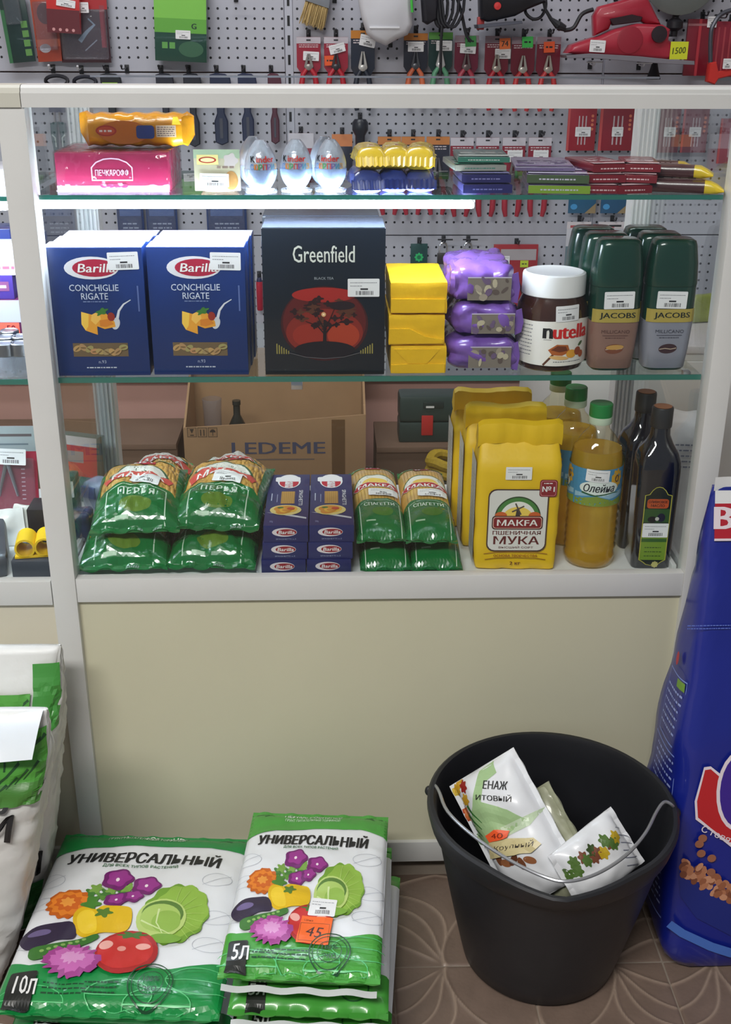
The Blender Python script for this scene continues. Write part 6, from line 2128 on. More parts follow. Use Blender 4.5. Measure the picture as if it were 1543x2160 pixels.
MB().lathe([(.0, .018), (.008, .018), (.009, .008), (.022, -.002), (.022, -.018), (.010, -.026), (.009, -.040), (.0, -.040)], 20).build('knob', DARKM, t)
MB().lathe([(.005, -.040), (.006, -.100), (.012, -.125), (.020, -.150), (.0, -.151)], 16).xf(Matrix.Translation((-.045, 0, .0))).build('rubber_foot', DARKM, t)
MB().tube([(0, 0, -.035), (-.045, 0, -.042)], .004, 6).build('link', DARKM, t)
hook(1425, 34, 'peg hook carrying the black knobbed tool', .05)

# ================================================================ behind the counter
CARD = M((166, 132, 96), rough=.8, var=.08, scale=12, bump=.1, bscale=40)
x0, x1 = at(388, 930, Y=1.50).x, at(772, 930, Y=1.50).x
t = thing('cardboard_box', 'open cardboard shipping box with blue lettering standing behind the counter', 'box', (0, 1.50, 0))
hf, hb, th, dd = 0.283, 0.302, 0.006, 0.26
def wall(name, pts, y0, y1):
    return MB().prism(pts, y0, y1).build(name, CARD, t, smooth=False)
fr_top = [(x0, 0), (x1, 0), (x1, hf + .024), (x1 - .10, hf + .016), (x0 + .18, hf - .002), (x0, hf - .012)]
wall('front_panel', fr_top, 0, th)
wall('rear_panel', [(x0, 0), (x1, 0), (x1, .43), (x0 + .02, .43), (x0, .40)], dd - th, dd)
for xx, hh, hh2, nm in ((x0, hf - .012, .40, 'side_panel'), (x1 - th, hf + .024, .43, 'side_panel')):
    MB().loft([[(xx, th, 0), (xx + th, th, 0), (xx + th, dd - th, 0), (xx, dd - th, 0)], [(xx, th, hh), (xx + th, th, hh), (xx + th, dd - th, hh2), (xx, dd - th, hh2)]]).build(nm, CARD, t, smooth=False)
MB().box(x0, x1, 0, dd, 0, .006).build('bottom_panel', CARD, t, smooth=False)
p = Print()
lx = at(588, 945, Y=1.50)
p.text('LEDEME', lx.x, lx.z, .034, ink((74, 78, 104), rough=.8), w=at(686, 945, Y=1.5).x - at(490, 945, Y=1.5).x, bold=.03)
p.rect(lx.x - .09, lx.z - .036, lx.x + .10, lx.z - .032, ink((120, 104, 96), rough=.8))
for k in range(3):
    q = at(405 + 22 * k, 912, Y=1.5)
    p.rect(q.x - .013, q.z - .014, q.x + .013, q.z + .014, ink((70, 56, 44), rough=.8))
    p.rect(q.x - .0115, q.z - .0125, q.x + .0115, q.z + .0125, ink((150, 118, 84), rough=.8))
    if k == 0:
        p.poly([(q.x - .006, q.z + .010), (q.x + .006, q.z + .010), (q.x + .001, q.z - .002), (q.x - .001, q.z - .002)], ink((60, 48, 40)))
        p.rect(q.x - .005, q.z - .010, q.x + .005, q.z - .007, ink((60, 48, 40)))
    elif k == 1:
        p.rect(q.x - .006, q.z - .010, q.x - .003, q.z + .008, ink((60, 48, 40)))
        p.rect(q.x + .003, q.z - .010, q.x + .006, q.z + .008, ink((60, 48, 40)))
    else:
        p.ell(q.x, q.z, .008, .009, ink((60, 48, 40)), a0=0, a1=180)
        p.rect(q.x - .001, q.z - .010, q.x + .001, q.z, ink((60, 48, 40)))
p.build('printed_lettering', t, front(0))
MB().box(at(700, 900, Y=1.5).x, at(728, 900, Y=1.5).x, -.0012, 0, 0.02, hf + .010).build('packing_tape', clear_mat('packing_tape', (236, 226, 206), ior=1.5, rough=.12, body=(190, 160, 120), body_amt=.3, bump=.6), t, smooth=False)
a = at(448, 872, Y=1.57)
t = thing('plastic_cup', 'clear plastic cup sticking up inside the open cardboard box', 'cup', (a.x, 1.575, 0.007))
MB().lathe([(.022, 0), (.026, .28), (.028, .325), (.026, .326), (.024, .28), (.020, .004)], 24, cap1=False).build('cup', BLISTER, t)
a = at(500, 872, Y=1.60)
t = thing('bottle', 'dark bottle lying deep in the open cardboard box', 'bottle', (a.x, 1.60, 0.007))
MB().lathe([(.02, 0), (.024, .01), (.024, .24), (.010, .27), (.010, .298), (.012, .300), (.012, .312), (0, .312)], 20).build('bottle_body', M((40, 44, 40), rough=.2), t)

bx = [at(100, 940, Y=1.62).x, at(372, 940, Y=1.62).x]
t = thing('low_bench', 'low brown bench board behind the left counter', 'bench', ((bx[0] + bx[1]) / 2, 1.62, 0))
w = (bx[1] - bx[0]) / 2
BRN = M((124, 98, 80), rough=.7, var=.1, scale=8)
MB().box(-w - .3, w, 0, .24, .165, .182, bev=.002).build('seat_board', BRN, t)
MB().box(-w - .3, w, .01, .03, 0, .165).build('front_board', BRN, t, smooth=False)
MB().box(-w - .3, w, .20, .22, 0, .165).build('rear_board', BRN, t, smooth=False)
t2 = thing('low_bench', 'low brown bench board carrying the dark green tool case', 'bench', (0.30, 1.62, 0))
MB().box(-.24, .16, 0, .24, .150, .167, bev=.002).build('seat_board', BRN, t2)
MB().box(-.24, .16, .01, .03, 0, .150).build('front_board', BRN, t2, smooth=False)
MB().box(-.24, .16, .20, .22, 0, .150).build('rear_board', BRN, t2, smooth=False)
q0, q1 = at(842, 900, Y=1.66), at(985, 900, Y=1.66)
t = thing('tool_case', 'dark green plastic tool case with a red latch behind the counter', 'tool case', ((q0.x + q1.x) / 2, 1.66, 0.167))
w = (q1.x - q0.x) / 2
DG = M((44, 62, 58), rough=.4, var=.08)
MB().box(-w, w, 0, .09, 0, .062, bev=.008).build('lower_shell', DG, t)
MB().box(-w, w, 0, .09, .063, .142, bev=.012).build('lid', DG, t)
MB().box(-w * .34, w * .0, -.006, .004, .024, .084, bev=.002).build('latch', M((186, 44, 40), rough=.4), t)
MB().box(-w * .3, w * .3, -.004, .004, .106, .126, bev=.003).build('handle', M((34, 48, 46), rough=.35), t)
MB().box(-w * .22, w * .02, -.0052, -.0042, .108, .114).build('handle_label', M((210, 210, 206), rough=.4), t, smooth=False)
q = at(928, 968, Y=1.50)
t = thing('rope_coil', 'coil of yellow and black rope below the green tool case', 'rope', (q.x + .03, 1.52, 0.0))
for k in range(6):
    MB().tube([(.055 * math.cos(2 * PI * j / 28), .050 * math.sin(2 * PI * j / 28), .014 + .030 * k + .004 * math.sin(j * .9 + k)) for j in range(28)], .0150, 8, closed=True).build('rope_turn', M((190, 158, 40) if k % 3 else (70, 64, 50), rough=.7, var=.2, scale=120), t)

# white cabinet, sheets and sacks at the right behind the counter
WCAB = M((214, 212, 208), rough=.5, var=.03, scale=4)
t = thing('white_cabinet', 'white low cabinet behind the counter on the right', 'cabinet', (0.474, 1.20, 0))
MB().box(0, 1.5, 0, .45, 0, .560, bev=.003).build('body', WCAB, t)
MB().box(-.004, 1.504, -.010, .455, .560, .578, bev=.002).build('top_board', M((206, 200, 198), rough=.45, var=.03), t)
for k in range(3):
    MB().box(.02 + k * .49, .49 + k * .49, -.012, -.001, .04, .54, bev=.002).build('door', WCAB, t)
q = at(1316, 920, Y=.95)
for k, (px, py, Y, w, h, lab) in enumerate(((1305, 880, .98, .12, .40, 'white printed paper sack behind the olive oil bottles, left one'), (1440, 885, 1.04, .20, .39, 'white crumpled sack behind the counter, right one'))):
    q = at(px, py, Y=Y)
    t = thing('paper_sack', lab, 'sack', (q.x, Y, 0), 0.1 - .2 * k, 'white sacks behind the counter')
    soft_box(w, .10, q.z + .0, r=.03, seed=k + 20, amp=.010, sc=14, n=14, taper=lambda p: Vector((p.x * (1 - .25 * max(0, p.z - .25) / .15), p.y, p.z))).build('sack', M((226, 226, 226), rough=.5, var=.06, scale=10), t)
    p = Print()
    p.scribble(-w * .3, w * .3, q.z * .86, .004, ink((130, 134, 150)), rows=5, gap=.014, seed=k)
    p.build('printed_front', t, front(-.012))
for k, (px, py, c, lab) in enumerate(((1490, 590, (150, 160, 70), 'yellow-green packet standing on the white cabinet'), (1440, 600, (206, 206, 206), 'white packet standing on the white cabinet'))):
    q = at(px, py, Y=1.45)
    t = thing('packet', lab, 'packet', (q.x, 1.43, .578), .2, 'packets on the white cabinet')
    soft_box(.07, .03, .075, r=.008, seed=k, amp=.003, sc=30, n=8).build('bag', M(c, rough=.35, var=.2, scale=40), t)

# ================================================================ goods on the shop floor
FILMW = M((226, 228, 232), rough=.32, var=.03, scale=10, coat=.3)
FILMG = M((24, 136, 66), rough=.3, var=.08, scale=12, coat=.3)
FILML = M((72, 156, 62), rough=.3, var=.08, scale=12, coat=.3)


def quad_frame(px, z):
    """Frame of a bag lying at height z, from the pixels of its corners: back left, back right, front left, front right."""
    bl, br, fl_, fr = [at(*q, z=z) for q in px]
    c = (bl + br + fl_ + fr) / 4
    ux = ((br - bl) + (fr - fl_)) / 2
    uy = ((bl - fl_) + (br - fr)) / 2
    return c, ux.length, uy.length, math.atan2(ux.y, ux.x)


ZT10 = 0.132
C10, W10, L10, R10 = quad_frame([(122, 1744), (524, 1752), (-6, 2118), (474, 2136)], ZT10)


def n10(px, py):
    d = at(px, py, z=ZT10) - C10
    ca, sa = math.cos(-R10), math.sin(-R10)
    return ((d.x * ca - d.y * sa) / W10, (d.x * sa + d.y * ca) / L10)


def soil_print(p, w, l, G, vol, kv=1.0):
    def q(px, py):
        u, v = n10(px, py)
        return (u * w, (-.5 + (v + .5) * kv) * l)

    def e(px, py, rx, ry, c, **k):
        x, y = q(px, py)
        x1, _ = q(px + rx, py)
        _, y1 = q(px, py - ry)
        p.ell(x, y, abs(x1 - x), abs(y1 - y), ink(c, rough=.32), **k)

    def pl(pts, c):
        P0 = [Vector(q(*a)) for a in pts]
        n_ = len(P0)
        sm = []
        for i in range(n_):
            a_, b_, c_, d_ = P0[i - 1], P0[i], P0[(i + 1) % n_], P0[(i + 2) % n_]
            for j in range(4):
                t_ = j / 4
                sm.append(tuple(0.5 * (2 * b_ + (c_ - a_) * t_ + (2 * a_ - 5 * b_ + 4 * c_ - d_) * t_ * t_ + (3 * b_ - a_ - 3 * c_ + d_) * t_ ** 3)))
        p.poly(sm, ink(c, rough=.32))

    def ln(pts, ww, c, w1=None):
        p.line([q(*a) for a in pts], ww, ink(c, rough=.32), w1)
    k = l / L10
    hw = w / 2 - .001
    # header and lower band
    y0 = q(300, 1775)[1]
    p.poly([(-hw, l / 2 - .001), (hw, l / 2 - .001), (hw, q(500, 1790)[1]), (w * .30, q(450, 1777)[1]), (0, y0), (-w * .30, q(150, 1777)[1]), (-hw, q(110, 1792)[1])], G)
    yb = [q(0, 2020)[1], q(120, 2048)[1], q(260, 2056)[1], q(400, 2040)[1], q(470, 2024)[1]]
    p.poly([(-hw, -l / 2 + .001), (hw, -l / 2 + .001), (hw, yb[4]), (w * .28, yb[3]), (0, yb[2]), (-w * .26, yb[1]), (-hw, yb[0])], G)
    dk = ink((20, 70, 40), rough=.32)
    ca = q(318, 1748)
    if kv < 1:
        ca = (ca[0], l * (.462 if kv < .95 else .476))
    p.text('ПЕРМАГРОБИЗНЕС', ca[0], ca[1] - .002 * k, .0125 * k, ink((232, 236, 230)), w=w * .42, bold=.02)
    ca = q(312, 1763)
    if kv < 1:
        ca = (ca[0], l * (.420 if kv < .95 else .440))
    p.text('ГРУНТ ПИТАТЕЛЬНЫЙ ТОРФЯНОЙ', ca[0], ca[1], .0095 * k, ink((206, 228, 206)), w=w * .40, bold=.01)
    for s in (-1, 1):
        p.line([(s * w * .46, l * .455), (s * w * .38, l * .475), (s * w * .33, l * .445)], .003 * k, dk, .001)
        p.line([(s * w * .40, l * .44), (s * w * .34, l * .47)], .0025 * k, dk, .001)
    ca = q(312, 1800)
    p.text('УНИВЕРСАЛЬНЫЙ', ca[0], ca[1], .030 * k, ink((28, 28, 32)), w=w * .77, bold=.036, shear=.12, arc=.55 / k)
    ca = q(300, 1820)
    p.text('ДЛЯ ВСЕХ ТИПОВ РАСТЕНИЙ', ca[0], ca[1] - .002, .0085 * k, ink((50, 110, 70)), w=w * .38, bold=.015)
    # faint leaf outlines
    for (px, py) in ((110, 1850), (90, 1900), (70, 1985), (460, 1850), (455, 1930), (440, 1990)):
        x, y = q(px, py)
        p.ring(x, y, .022 * k, .014 * k, .0006, ink((168, 172, 182)))
        p.line([(x - .02 * k, y - .01 * k), (x + .02 * k, y + .01 * k)], .0006, ink((168, 172, 182)))
    # greens and petunias
    for i in range(9):
        e(185 + 11 * i, 1886 - (i % 3) * 8, 13, 9, ((92, 140, 56), (66, 118, 48), (120, 160, 70))[i % 3], wob=.3, lob=5)
    for px, py, r in ((252, 1851, 33), (312, 1866, 30), (248, 1896, 26), (283, 1890, 22)):
        e(px, py, r, r * .62, (112, 30, 104), wob=.10, lob=5)
        e(px + 3, py - 2, r * .74, r * .44, (150, 50, 136), wob=.14, lob=5)
        e(px, py, r * .12, r * .1, (236, 220, 226))
    # marigold
    e(148, 1903, 46, 31, (196, 96, 26), wob=.07, lob=14)
    e(148, 1902, 38, 25, (226, 128, 40), wob=.10, lob=11)
    e(148, 1901, 27, 17, (204, 98, 30), wob=.14, lob=9)
    e(146, 1900, 14, 9, (230, 150, 60), wob=.2, lob=7)
    e(195, 1905, 18, 16, (74, 128, 50), wob=.3, lob=6)
    # cabbage
    e(372, 1925, 68, 62, (112, 156, 50), wob=.05, lob=11)
    e(384, 1918, 56, 54, (142, 180, 70), wob=.05, lob=9)
    for a in range(9):
        an = -1.0 + a * .28
        x, y = q(362, 1930)
        xx, yy = q(362 + 72 * math.cos(an), 1930 - 64 * math.sin(an))
        p.line([(x, y), (xx, yy)], .0012 * k, ink((176, 204, 110)), .0005)
    e(342, 1938, 52, 42, (184, 206, 120))
    e(345, 1930, 44, 30, (90, 126, 56))
    e(340, 1938, 42, 30, (170, 198, 104))
    e(352, 1946, 30, 24, (146, 182, 80))
    ln([(300, 1944), (330, 1960), (360, 1972)], .003 * k, (206, 222, 160), .001)
    ln([(338, 1920), (332, 1950), (345, 1974)], .003 * k, (206, 222, 160), .001)
    e(350, 1982, 34, 10, (120, 164, 60))
    # pepper
    pl([(158, 1930), (176, 1912), (205, 1918), (222, 1910), (256, 1912), (280, 1918), (278, 1950), (262, 1966), (220, 1968), (180, 1976), (160, 1962)], (222, 180, 24))
    pl([(165, 1935), (180, 1920), (202, 1924), (206, 1962), (182, 1968), (168, 1958)], (236, 200, 50))
    e(222, 1926, 16, 9, (86, 122, 44), wob=.3, lob=5)
    # eggplant
    pl([(45, 1984), (52, 1966), (80, 1952), (120, 1946), (156, 1946), (160, 1976), (120, 1984), (80, 2000), (56, 2002)], (52, 42, 66))
    e(86, 1968, 24, 8, (112, 98, 142), ang=.2)
    # cucumber
    pl([(62, 2012), (72, 2000), (120, 1990), (170, 1980), (205, 1972), (208, 1984), (170, 1998), (120, 2016), (80, 2026), (64, 2022)], (62, 116, 50))
    for i in range(7):
        e(90 + 15 * i, 2006 - 4 * i, 5, 3, (136, 176, 96))
    # tomato
    e(268, 2012, 66, 46, (168, 34, 36))
    e(266, 2010, 58, 38, (196, 46, 44))
    e(282, 1976, 26, 6, (70, 116, 52), wob=.35, lob=6)
    e(226, 1998, 14, 9, (232, 170, 160), ang=.4)
    e(304, 2000, 16, 7, (232, 170, 160))
    e(258, 2006, 9, 6, (224, 150, 140))
    # aster
    e(152, 2030, 56, 31, (160, 66, 140), wob=.16, lob=17)
    e(154, 2027, 42, 22, (196, 104, 176), wob=.20, lob=15)
    e(156, 2024, 22, 11, (214, 150, 200), wob=.25, lob=11)
    # lower band: volume box, stamp, fine print, leaf veins
    for (px, py) in ((250, 2095), (330, 2110), (60, 2100), (420, 2070)):
        x, y = q(px, py)
        lv = ink((90, 190, 120), rough=.32)
        p.ring(x, y, .045 * k, .020 * k, .0012 * k, lv)
        p.line([(x - .045 * k, y), (x + .045 * k, y)], .0012 * k, lv)
    x0, y1 = q(28, 2052)
    x1, _ = q(84, 2052)
    p.rect(x0, -l / 2 + .001, x1, y1, ink((34, 36, 34), rough=.32), r=.003)
    ca = q(56, 2076)
    p.text(vol, ca[0], ca[1], .024 * k, ink((226, 226, 226)), w=(x1 - x0) * .82, bold=.01)
    xs, _ = q(92, 2070)
    xe, ys = q(250, 2082)
    p.scribble(xs, xe, ys + .004 * k, .0022 * k, dk, rows=3, gap=.0065 * k, seed=4)
    x, y = q(318, 2076)
    p.ring(x, y, .0300 * k, .0300 * k, .0018 * k, dk)
    p.ring(x, y, .0250 * k, .0250 * k, .0012 * k, dk)
    p.text('100%', x, y + .006 * k, .008 * k, dk, bold=.03)
    p.text('ЭКО', x, y - .008 * k, .007 * k, dk, bold=.03)
    p.ring(x, y, .0170 * k, .0170 * k, .0010 * k, dk)


def soil_bag(label, loc, rz, w, l, t, seed, G, vol, printed=True, group=None, tilt=0.0):
    o = thing('soil_bag', label, 'soil bag', loc, 0, group, rot=(tilt, 0, rz))
    b = Bag(w, l, t, seed=seed, fin=.010, wr=.0036, low=.74, sc=15, p=7.0, n=(64, 76))
    m = b.mb()
    for i, f in enumerate(m.f):
        y = sum(m.v[j][1] for j in f) / len(f)
        m.m[i] = 1 if (y < -l * .30 or y > l * .42) else 0
    m.build('film_bag', [FILMW, G], o)
    p = Print()
    if printed:
        soil_print(p, w, l, G, vol, 0.968 if vol == '10л' else .93)
        p.build('printed_film', o, b.surf(), eps=.0012, step=.00014, maxlen=.006)
    else:
        x = -w * .33
        p.rect(x - w * .06, -l / 2 + .002, x + w * .06, -l * .30, ink((34, 36, 34), rough=.32))
        p.text(vol, x, -l * .40, .018, ink((226, 226, 226)), w=w * .10, bold=.01)
        p.build('volume_mark', o, b.surf(), eps=.0010, maxlen=.006)
        Print().ring(w * .28, -l * .38, .020, .020, .002, ink((30, 90, 40))).build('round_stamp', o, b.surf(), eps=.0008, maxlen=.012)
    seam = MB()
    seam.grid(lambda u, v: (w * (u - .5) * .96, -l / 2 + .003 - .008 * v, t * .5 + .002 * math.sin(u * 22 + seed) - .003 * v), 26, 2)
    seam.build('sealed_seam', M((206, 210, 212), rough=.3, var=.05, coat=.3), o)
    return o, b


soil_bag('green and white ten-litre soil bag lying on top at the lower left', (C10.x, C10.y, 0.060), R10, W10, L10, 0.074, 3, FILMG, '10л', group='large soil bags')
soil_bag('ten-litre soil bag underneath the top one at the lower left', (C10.x + .004, C10.y - .002, 0.0), R10 + .01, W10, L10, 0.060, 4, FILMG, '10л', False, 'large soil bags')
ZT5 = 0.198
C5, W5, L5, R5 = quad_frame([(543, 1706), (832, 1716), (448, 2052), (788, 2066)], ZT5)
z = 0.0
for k, (h, lab) in enumerate(((.046, 'lowest five-litre soil bag of the pile'), (.048, 'second five-litre soil bag from the floor'), (.050, 'third five-litre soil bag, just under the top one'))):
    soil_bag(lab, (C5.x + (.012, .016, .008)[k], C5.y + (-.012, -.008, -.004)[k], z), R5 + (.02, -.02, .015)[k], W5, L5, h, 11 + k, FILML, '5л', False, 'small soil bags in a pile')
    z += h + .0015
o5, b5 = soil_bag('top five-litre soil bag with an orange price tag', (C5.x, C5.y, z), R5, W5, L5, .056, 15, FILML, '5л', True, 'small soil bags in a pile')
z5 = z + .054


def l5(px, py):
    d = at(px, py, z=z5) - C5
    ca, sa = math.cos(-R5), math.sin(-R5)
    return (d.x * ca - d.y * sa, d.x * sa + d.y * ca)


x, y = l5(681, 1922)
sticker(o5, b5.surf(), x, y, .036, .034, -.06, 4, maxlen=.01, eps=.006)
x, y = l5(664, 1970)
p = Print()
p.rect(x - .021, y - .023, x + .021, y + .023, ink((240, 104, 36)), ang=-.08)
p.line([(x - .019, y + .012), (x + .019, y + .010), (x + .018, y - .020), (x - .020, y - .018), (x - .019, y + .012)], .0008, ink((120, 50, 24)))
p.text('45', x, y - .004, .016, ink((70, 40, 40)), bold=.0, shear=.2, ang=-.08)
p.text('Цена', x - .009, y + .0165, .0045, ink((110, 40, 20)), ang=-.08)
p.build('price_tag', o5, b5.surf(), eps=.0065, maxlen=.01, label='orange handwritten price tag')

# ---------------------------------------------------------------- black bucket
BK = M((30, 31, 36), rough=.45, var=.16, scale=9, bump=.05, bscale=60)
t = thing('bucket', 'large black plastic bucket with a pouring lip and wire handle', 'bucket', (0.2355, -0.180, 0))
HB = .286


def brad(z, a, inner=False):
    s = z / HB
    r = .1135 + (.1690 - .1135) * (s ** .92)
    if inner:
        r -= .004
    da = (a - math.radians(-97) + PI) % (2 * PI) - PI
    r += .026 * max(0, (s - .70) / .30) ** 1.5 * max(0, 1 - abs(da) / .62) ** 1.35
    return r


NB = 72
rings = []
lev = [(0.0, 0.0, 0), (.004, .0, 0)] + [(0.0, z_, 0) for z_ in (.006, .03, .08, .13, .18, .225, .25)]
seq = []
for z_ in (.0, .004, .03, .08, .13, .18, .225, .245):
    seq.append((z_, -.004 if z_ == 0 else 0, False))
for z_, ex in ((.247, .0055), (.256, .0075), (.278, .0085), (.285, .0070), (.2880, .003), (.2875, -.002)):
    seq.append((z_, ex, False))
for z_ in (.280, .25, .20, .12, .05, .012):
    seq.append((z_, 0, True))
for z_, ex, inn in seq:
    cxx, cyy = -.002 * z_ / HB, -.020 * z_ / HB
    rings.append([(cxx + (brad(z_, 2 * PI * j / NB, inn) + ex) * math.cos(2 * PI * j / NB), cyy + (brad(z_, 2 * PI * j / NB, inn) + ex) * math.sin(2 * PI * j / NB), z_ + .0008) for j in range(NB)])
MB().loft(rings).build('bucket_body', BK, t, angle=45)
wire = []
for px, py, zz_ in ((905, 1668, .262), (914, 1655, .280), (926, 1668, .292), (945, 1712, .296), (1000, 1764, .296), (1075, 1814, .296), (1150, 1850, .296), (1200, 1859, .296), (1260, 1843, .296), (1320, 1805, .296), (1362, 1758, .296), (1386, 1712, .296), (1402, 1692, .297), (1418, 1698, .292), (1428, 1715, .270)):
    q = at(px, py, z=zz_)
    wire.append((q.x - .2355, q.y + .180, q.z))
MB().tube(smooth_path(wire), .0024, 8).build('wire_handle', M((176, 178, 184), rough=.3, metal=.7), t)
for q in (wire[0], wire[-1]):
    MB().ball((q[0], q[1], q[2]), .006, .006, .008).build('handle_ear', BK, t)


# bags standing in the bucket: each given by its upper corner and the two corners next to it
def lean_bag(label, A, B, C, w, l, th, seed, mats):
    A, B, C = [at(q[0], q[1], z=q[2]) for q in (A, B, C)]
    ux = (B - A).normalized()
    uy = (A - C)
    uy = (uy - ux * uy.dot(ux)).normalized()
    n = ux.cross(uy)
    c = A + ux * w / 2 - uy * l / 2 - n * th * .8
    o = thing('drainage_bag', label, 'bag', (0, 0, 0), 0, 'bags standing in the bucket')
    rm = Matrix((ux, uy, n)).transposed()
    o.matrix_world = Matrix.Translation(c) @ rm.to_4x4()
    b = Bag(w, l, th, seed=seed, fin=.008, wr=.007, low=.3, sc=16, p=3.0, n=(32, 32))
    b.mb().build('film_bag', mats, o)

    def lf(px, py):
        d = CAM_ROT @ Vector(((px - W_PX / 2) / F_PX, -(py - H_PX / 2) / F_PX, -1))
        pc = c + n * th * .8
        tt = (pc - CAM_LOC).dot(n) / d.dot(n)
        q = CAM_LOC + d * tt - c
        return (q.dot(ux), q.dot(uy))
    return o, b, lf


o1, b1, lf = lean_bag('white and green drainage bag in the bucket with black lettering, corner up', (1073, 1578, .36), (1222, 1852, .24), (940, 1650, .29), .195, .118, .040, 41, FILMW)


def fl_text(p, s_, px, py, wpx, h, c, dang=0.0, **k):
    x, y = lf(px, py)
    x0, y0 = lf(px - wpx / 2, py)
    x1, y1 = lf(px + wpx / 2, py)
    p.text(s_, x, y, h, ink(c), w=math.hypot(x1 - x0, y1 - y0), ang=math.atan2(y1 - y0, x1 - x0) + dang, **k)


p = Print()
p.poly([lf(*q) for q in ((1008, 1628), (1034, 1607), (1046, 1630), (1022, 1652), (1020, 1690), (1075, 1706), (1112, 1728), (1062, 1772), (1012, 1790), (985, 1762), (1000, 1700))], ink((160, 190, 138), rough=.35))
p.poly([lf(*q) for q in ((1060, 1745), (1140, 1705), (1120, 1740), (1070, 1765))], ink((190, 208, 176), rough=.35))
rnd = random.Random(4)
for k in range(12):
    px_, py_ = 958 + rnd.uniform(-8, 26), 1652 + k * 9
    x, y = lf(px_, py_)
    p.ell(x, y, .0085, .0065, ink(rnd.choice([(206, 158, 46), (176, 60, 40), (196, 110, 60), (150, 40, 34), (220, 190, 80)]), rough=.35), wob=.2, lob=6)
for k in range(5):
    p.line([lf(985, 1700 + 18 * k), lf(998, 1716 + 16 * k), lf(1020, 1735 + 14 * k)], .005, ink((58, 116, 54), rough=.35), .001)
fl_text(p, 'ЕНАЖ', 1047, 1656, 50, .0110, (30, 30, 30), -.05, bold=.025)
fl_text(p, 'ИТОВЫЙ', 1046, 1681, 74, .0090, (30, 30, 30), -.05, bold=.025)
for k in range(5):
    x, y = lf(1056 + 17 * k, 1812 + 7 * (k % 2))
    p.ell(x, y, .009, .005, ink(((122, 74, 48), (150, 96, 62), (98, 58, 40))[k % 3], rough=.35), ang=k)
p.build('printed_film', o1, b1.surf(), eps=.0006, maxlen=.008)
p = Print()
p.poly([lf(*q) for q in ((1038, 1775), (1075, 1768), (1130, 1768), (1145, 1780), (1128, 1795), (1040, 1810))], ink((204, 190, 142)))
fl_text(p, 'Крупный', 1090, 1784, 86, .0085, (60, 50, 40), .12, shear=.2)
p.build('cardboard_tag', o1, b1.surf(), eps=.005, maxlen=.01, label='tan handwritten cardboard tag')
p = Print()
p.poly([lf(*q) for q in ((1032, 1760), (1050, 1748), (1080, 1752), (1076, 1766), (1040, 1774))], ink((240, 92, 46)))
fl_text(p, '40', 1056, 1760, 22, .0065, (130, 40, 24))
p.build('price_tag', o1, b1.surf(), eps=.006, maxlen=.01, label='orange price tag')
lean_bag('patterned drainage bag half hidden behind the lettered bag in the bucket', (1150, 1650, .320), (1245, 1822, .245), (1040, 1700, .26), .150, .090, .022, 43, M((150, 152, 128), rough=.35, var=.28, scale=40, coat=.3))
o3, b3, lf = lean_bag('white drainage bag with yellow flowers at the right side of the bucket', (1300, 1702, .305), (1358, 1796, .25), (1220, 1852, .24), .088, .118, .030, 45, FILMW)
p = Print()
rnd = random.Random(8)
for k in range(13):
    x, y = lf(1212 + 82 * (k / 12) + rnd.uniform(-10, 10), 1838 - 62 * (k / 12) + rnd.uniform(-14, 10))
    p.ell(x, y, .0085, .0065, ink(rnd.choice([(190, 160, 40), (80, 110, 50), (60, 80, 40), (120, 70, 50)]), rough=.35), wob=.2, lob=6)
for k in range(6):
    p.line([lf(1300 + 4 * k, 1745 + 16 * k), lf(1340 + 2 * k, 1752 + 14 * k)], .0010, ink((120, 124, 140)))
p.build('printed_film', o3, b3.surf(), eps=.0006, maxlen=.008)

# ---------------------------------------------------------------- blue dog food bag at the right
BLUE = M((20, 34, 132), rough=.32, var=.12, scale=7, coat=.35)
t = thing('pet_food_bag', 'tall blue pet food bag with a red header and a bowl of kibble', 'pet food bag', (0.60, -0.14, 0))
HD = .712
OX, OY = .60, -.14


def dsec(s):
    e = 1 - (1 - min(1, s / .06)) ** 2 if s < .06 else 1
    xl = .412 + .037 * s ** 1.3 - .012 * math.sin(PI * min(1, s * 1.25)) + .020 * (1 - e)
    xr = .80 - .03 * s - .02 * (1 - e)
    yf = -.240 + .168 * s ** 1.15 - .014 * math.sin(PI * s) + .016 * (1 - e)
    yb = -.035 - .028 * s ** 2 - .010 * (1 - e)
    return xl, xr, yf, yb


def dring(s):
    xl, xr, yf, yb = dsec(s)
    z_ = HD * s
    r = min(.024, max(.003, (yb - yf) * .20))
    pts = []
    for cx_, cy_, a0 in ((xr - r, yf + r, -90), (xr - r, yb - r, 0), (xl + r, yb - r, 90), (xl + r, yf + r, 180)):
        for k in range(6):
            an = math.radians(a0 + k * 18)
            pts.append((cx_ + r * math.cos(an), cy_ + r * math.sin(an)))
    # densify the long sides
    out = []
    for i in range(len(pts)):
        a_, b_ = Vector(pts[i]), Vector(pts[(i + 1) % len(pts)])
        nseg = max(1, int((b_ - a_).length / .03))
        for k in range(nseg):
            q = a_ + (b_ - a_) * k / nseg
            out.append((q.x, q.y))
    return out


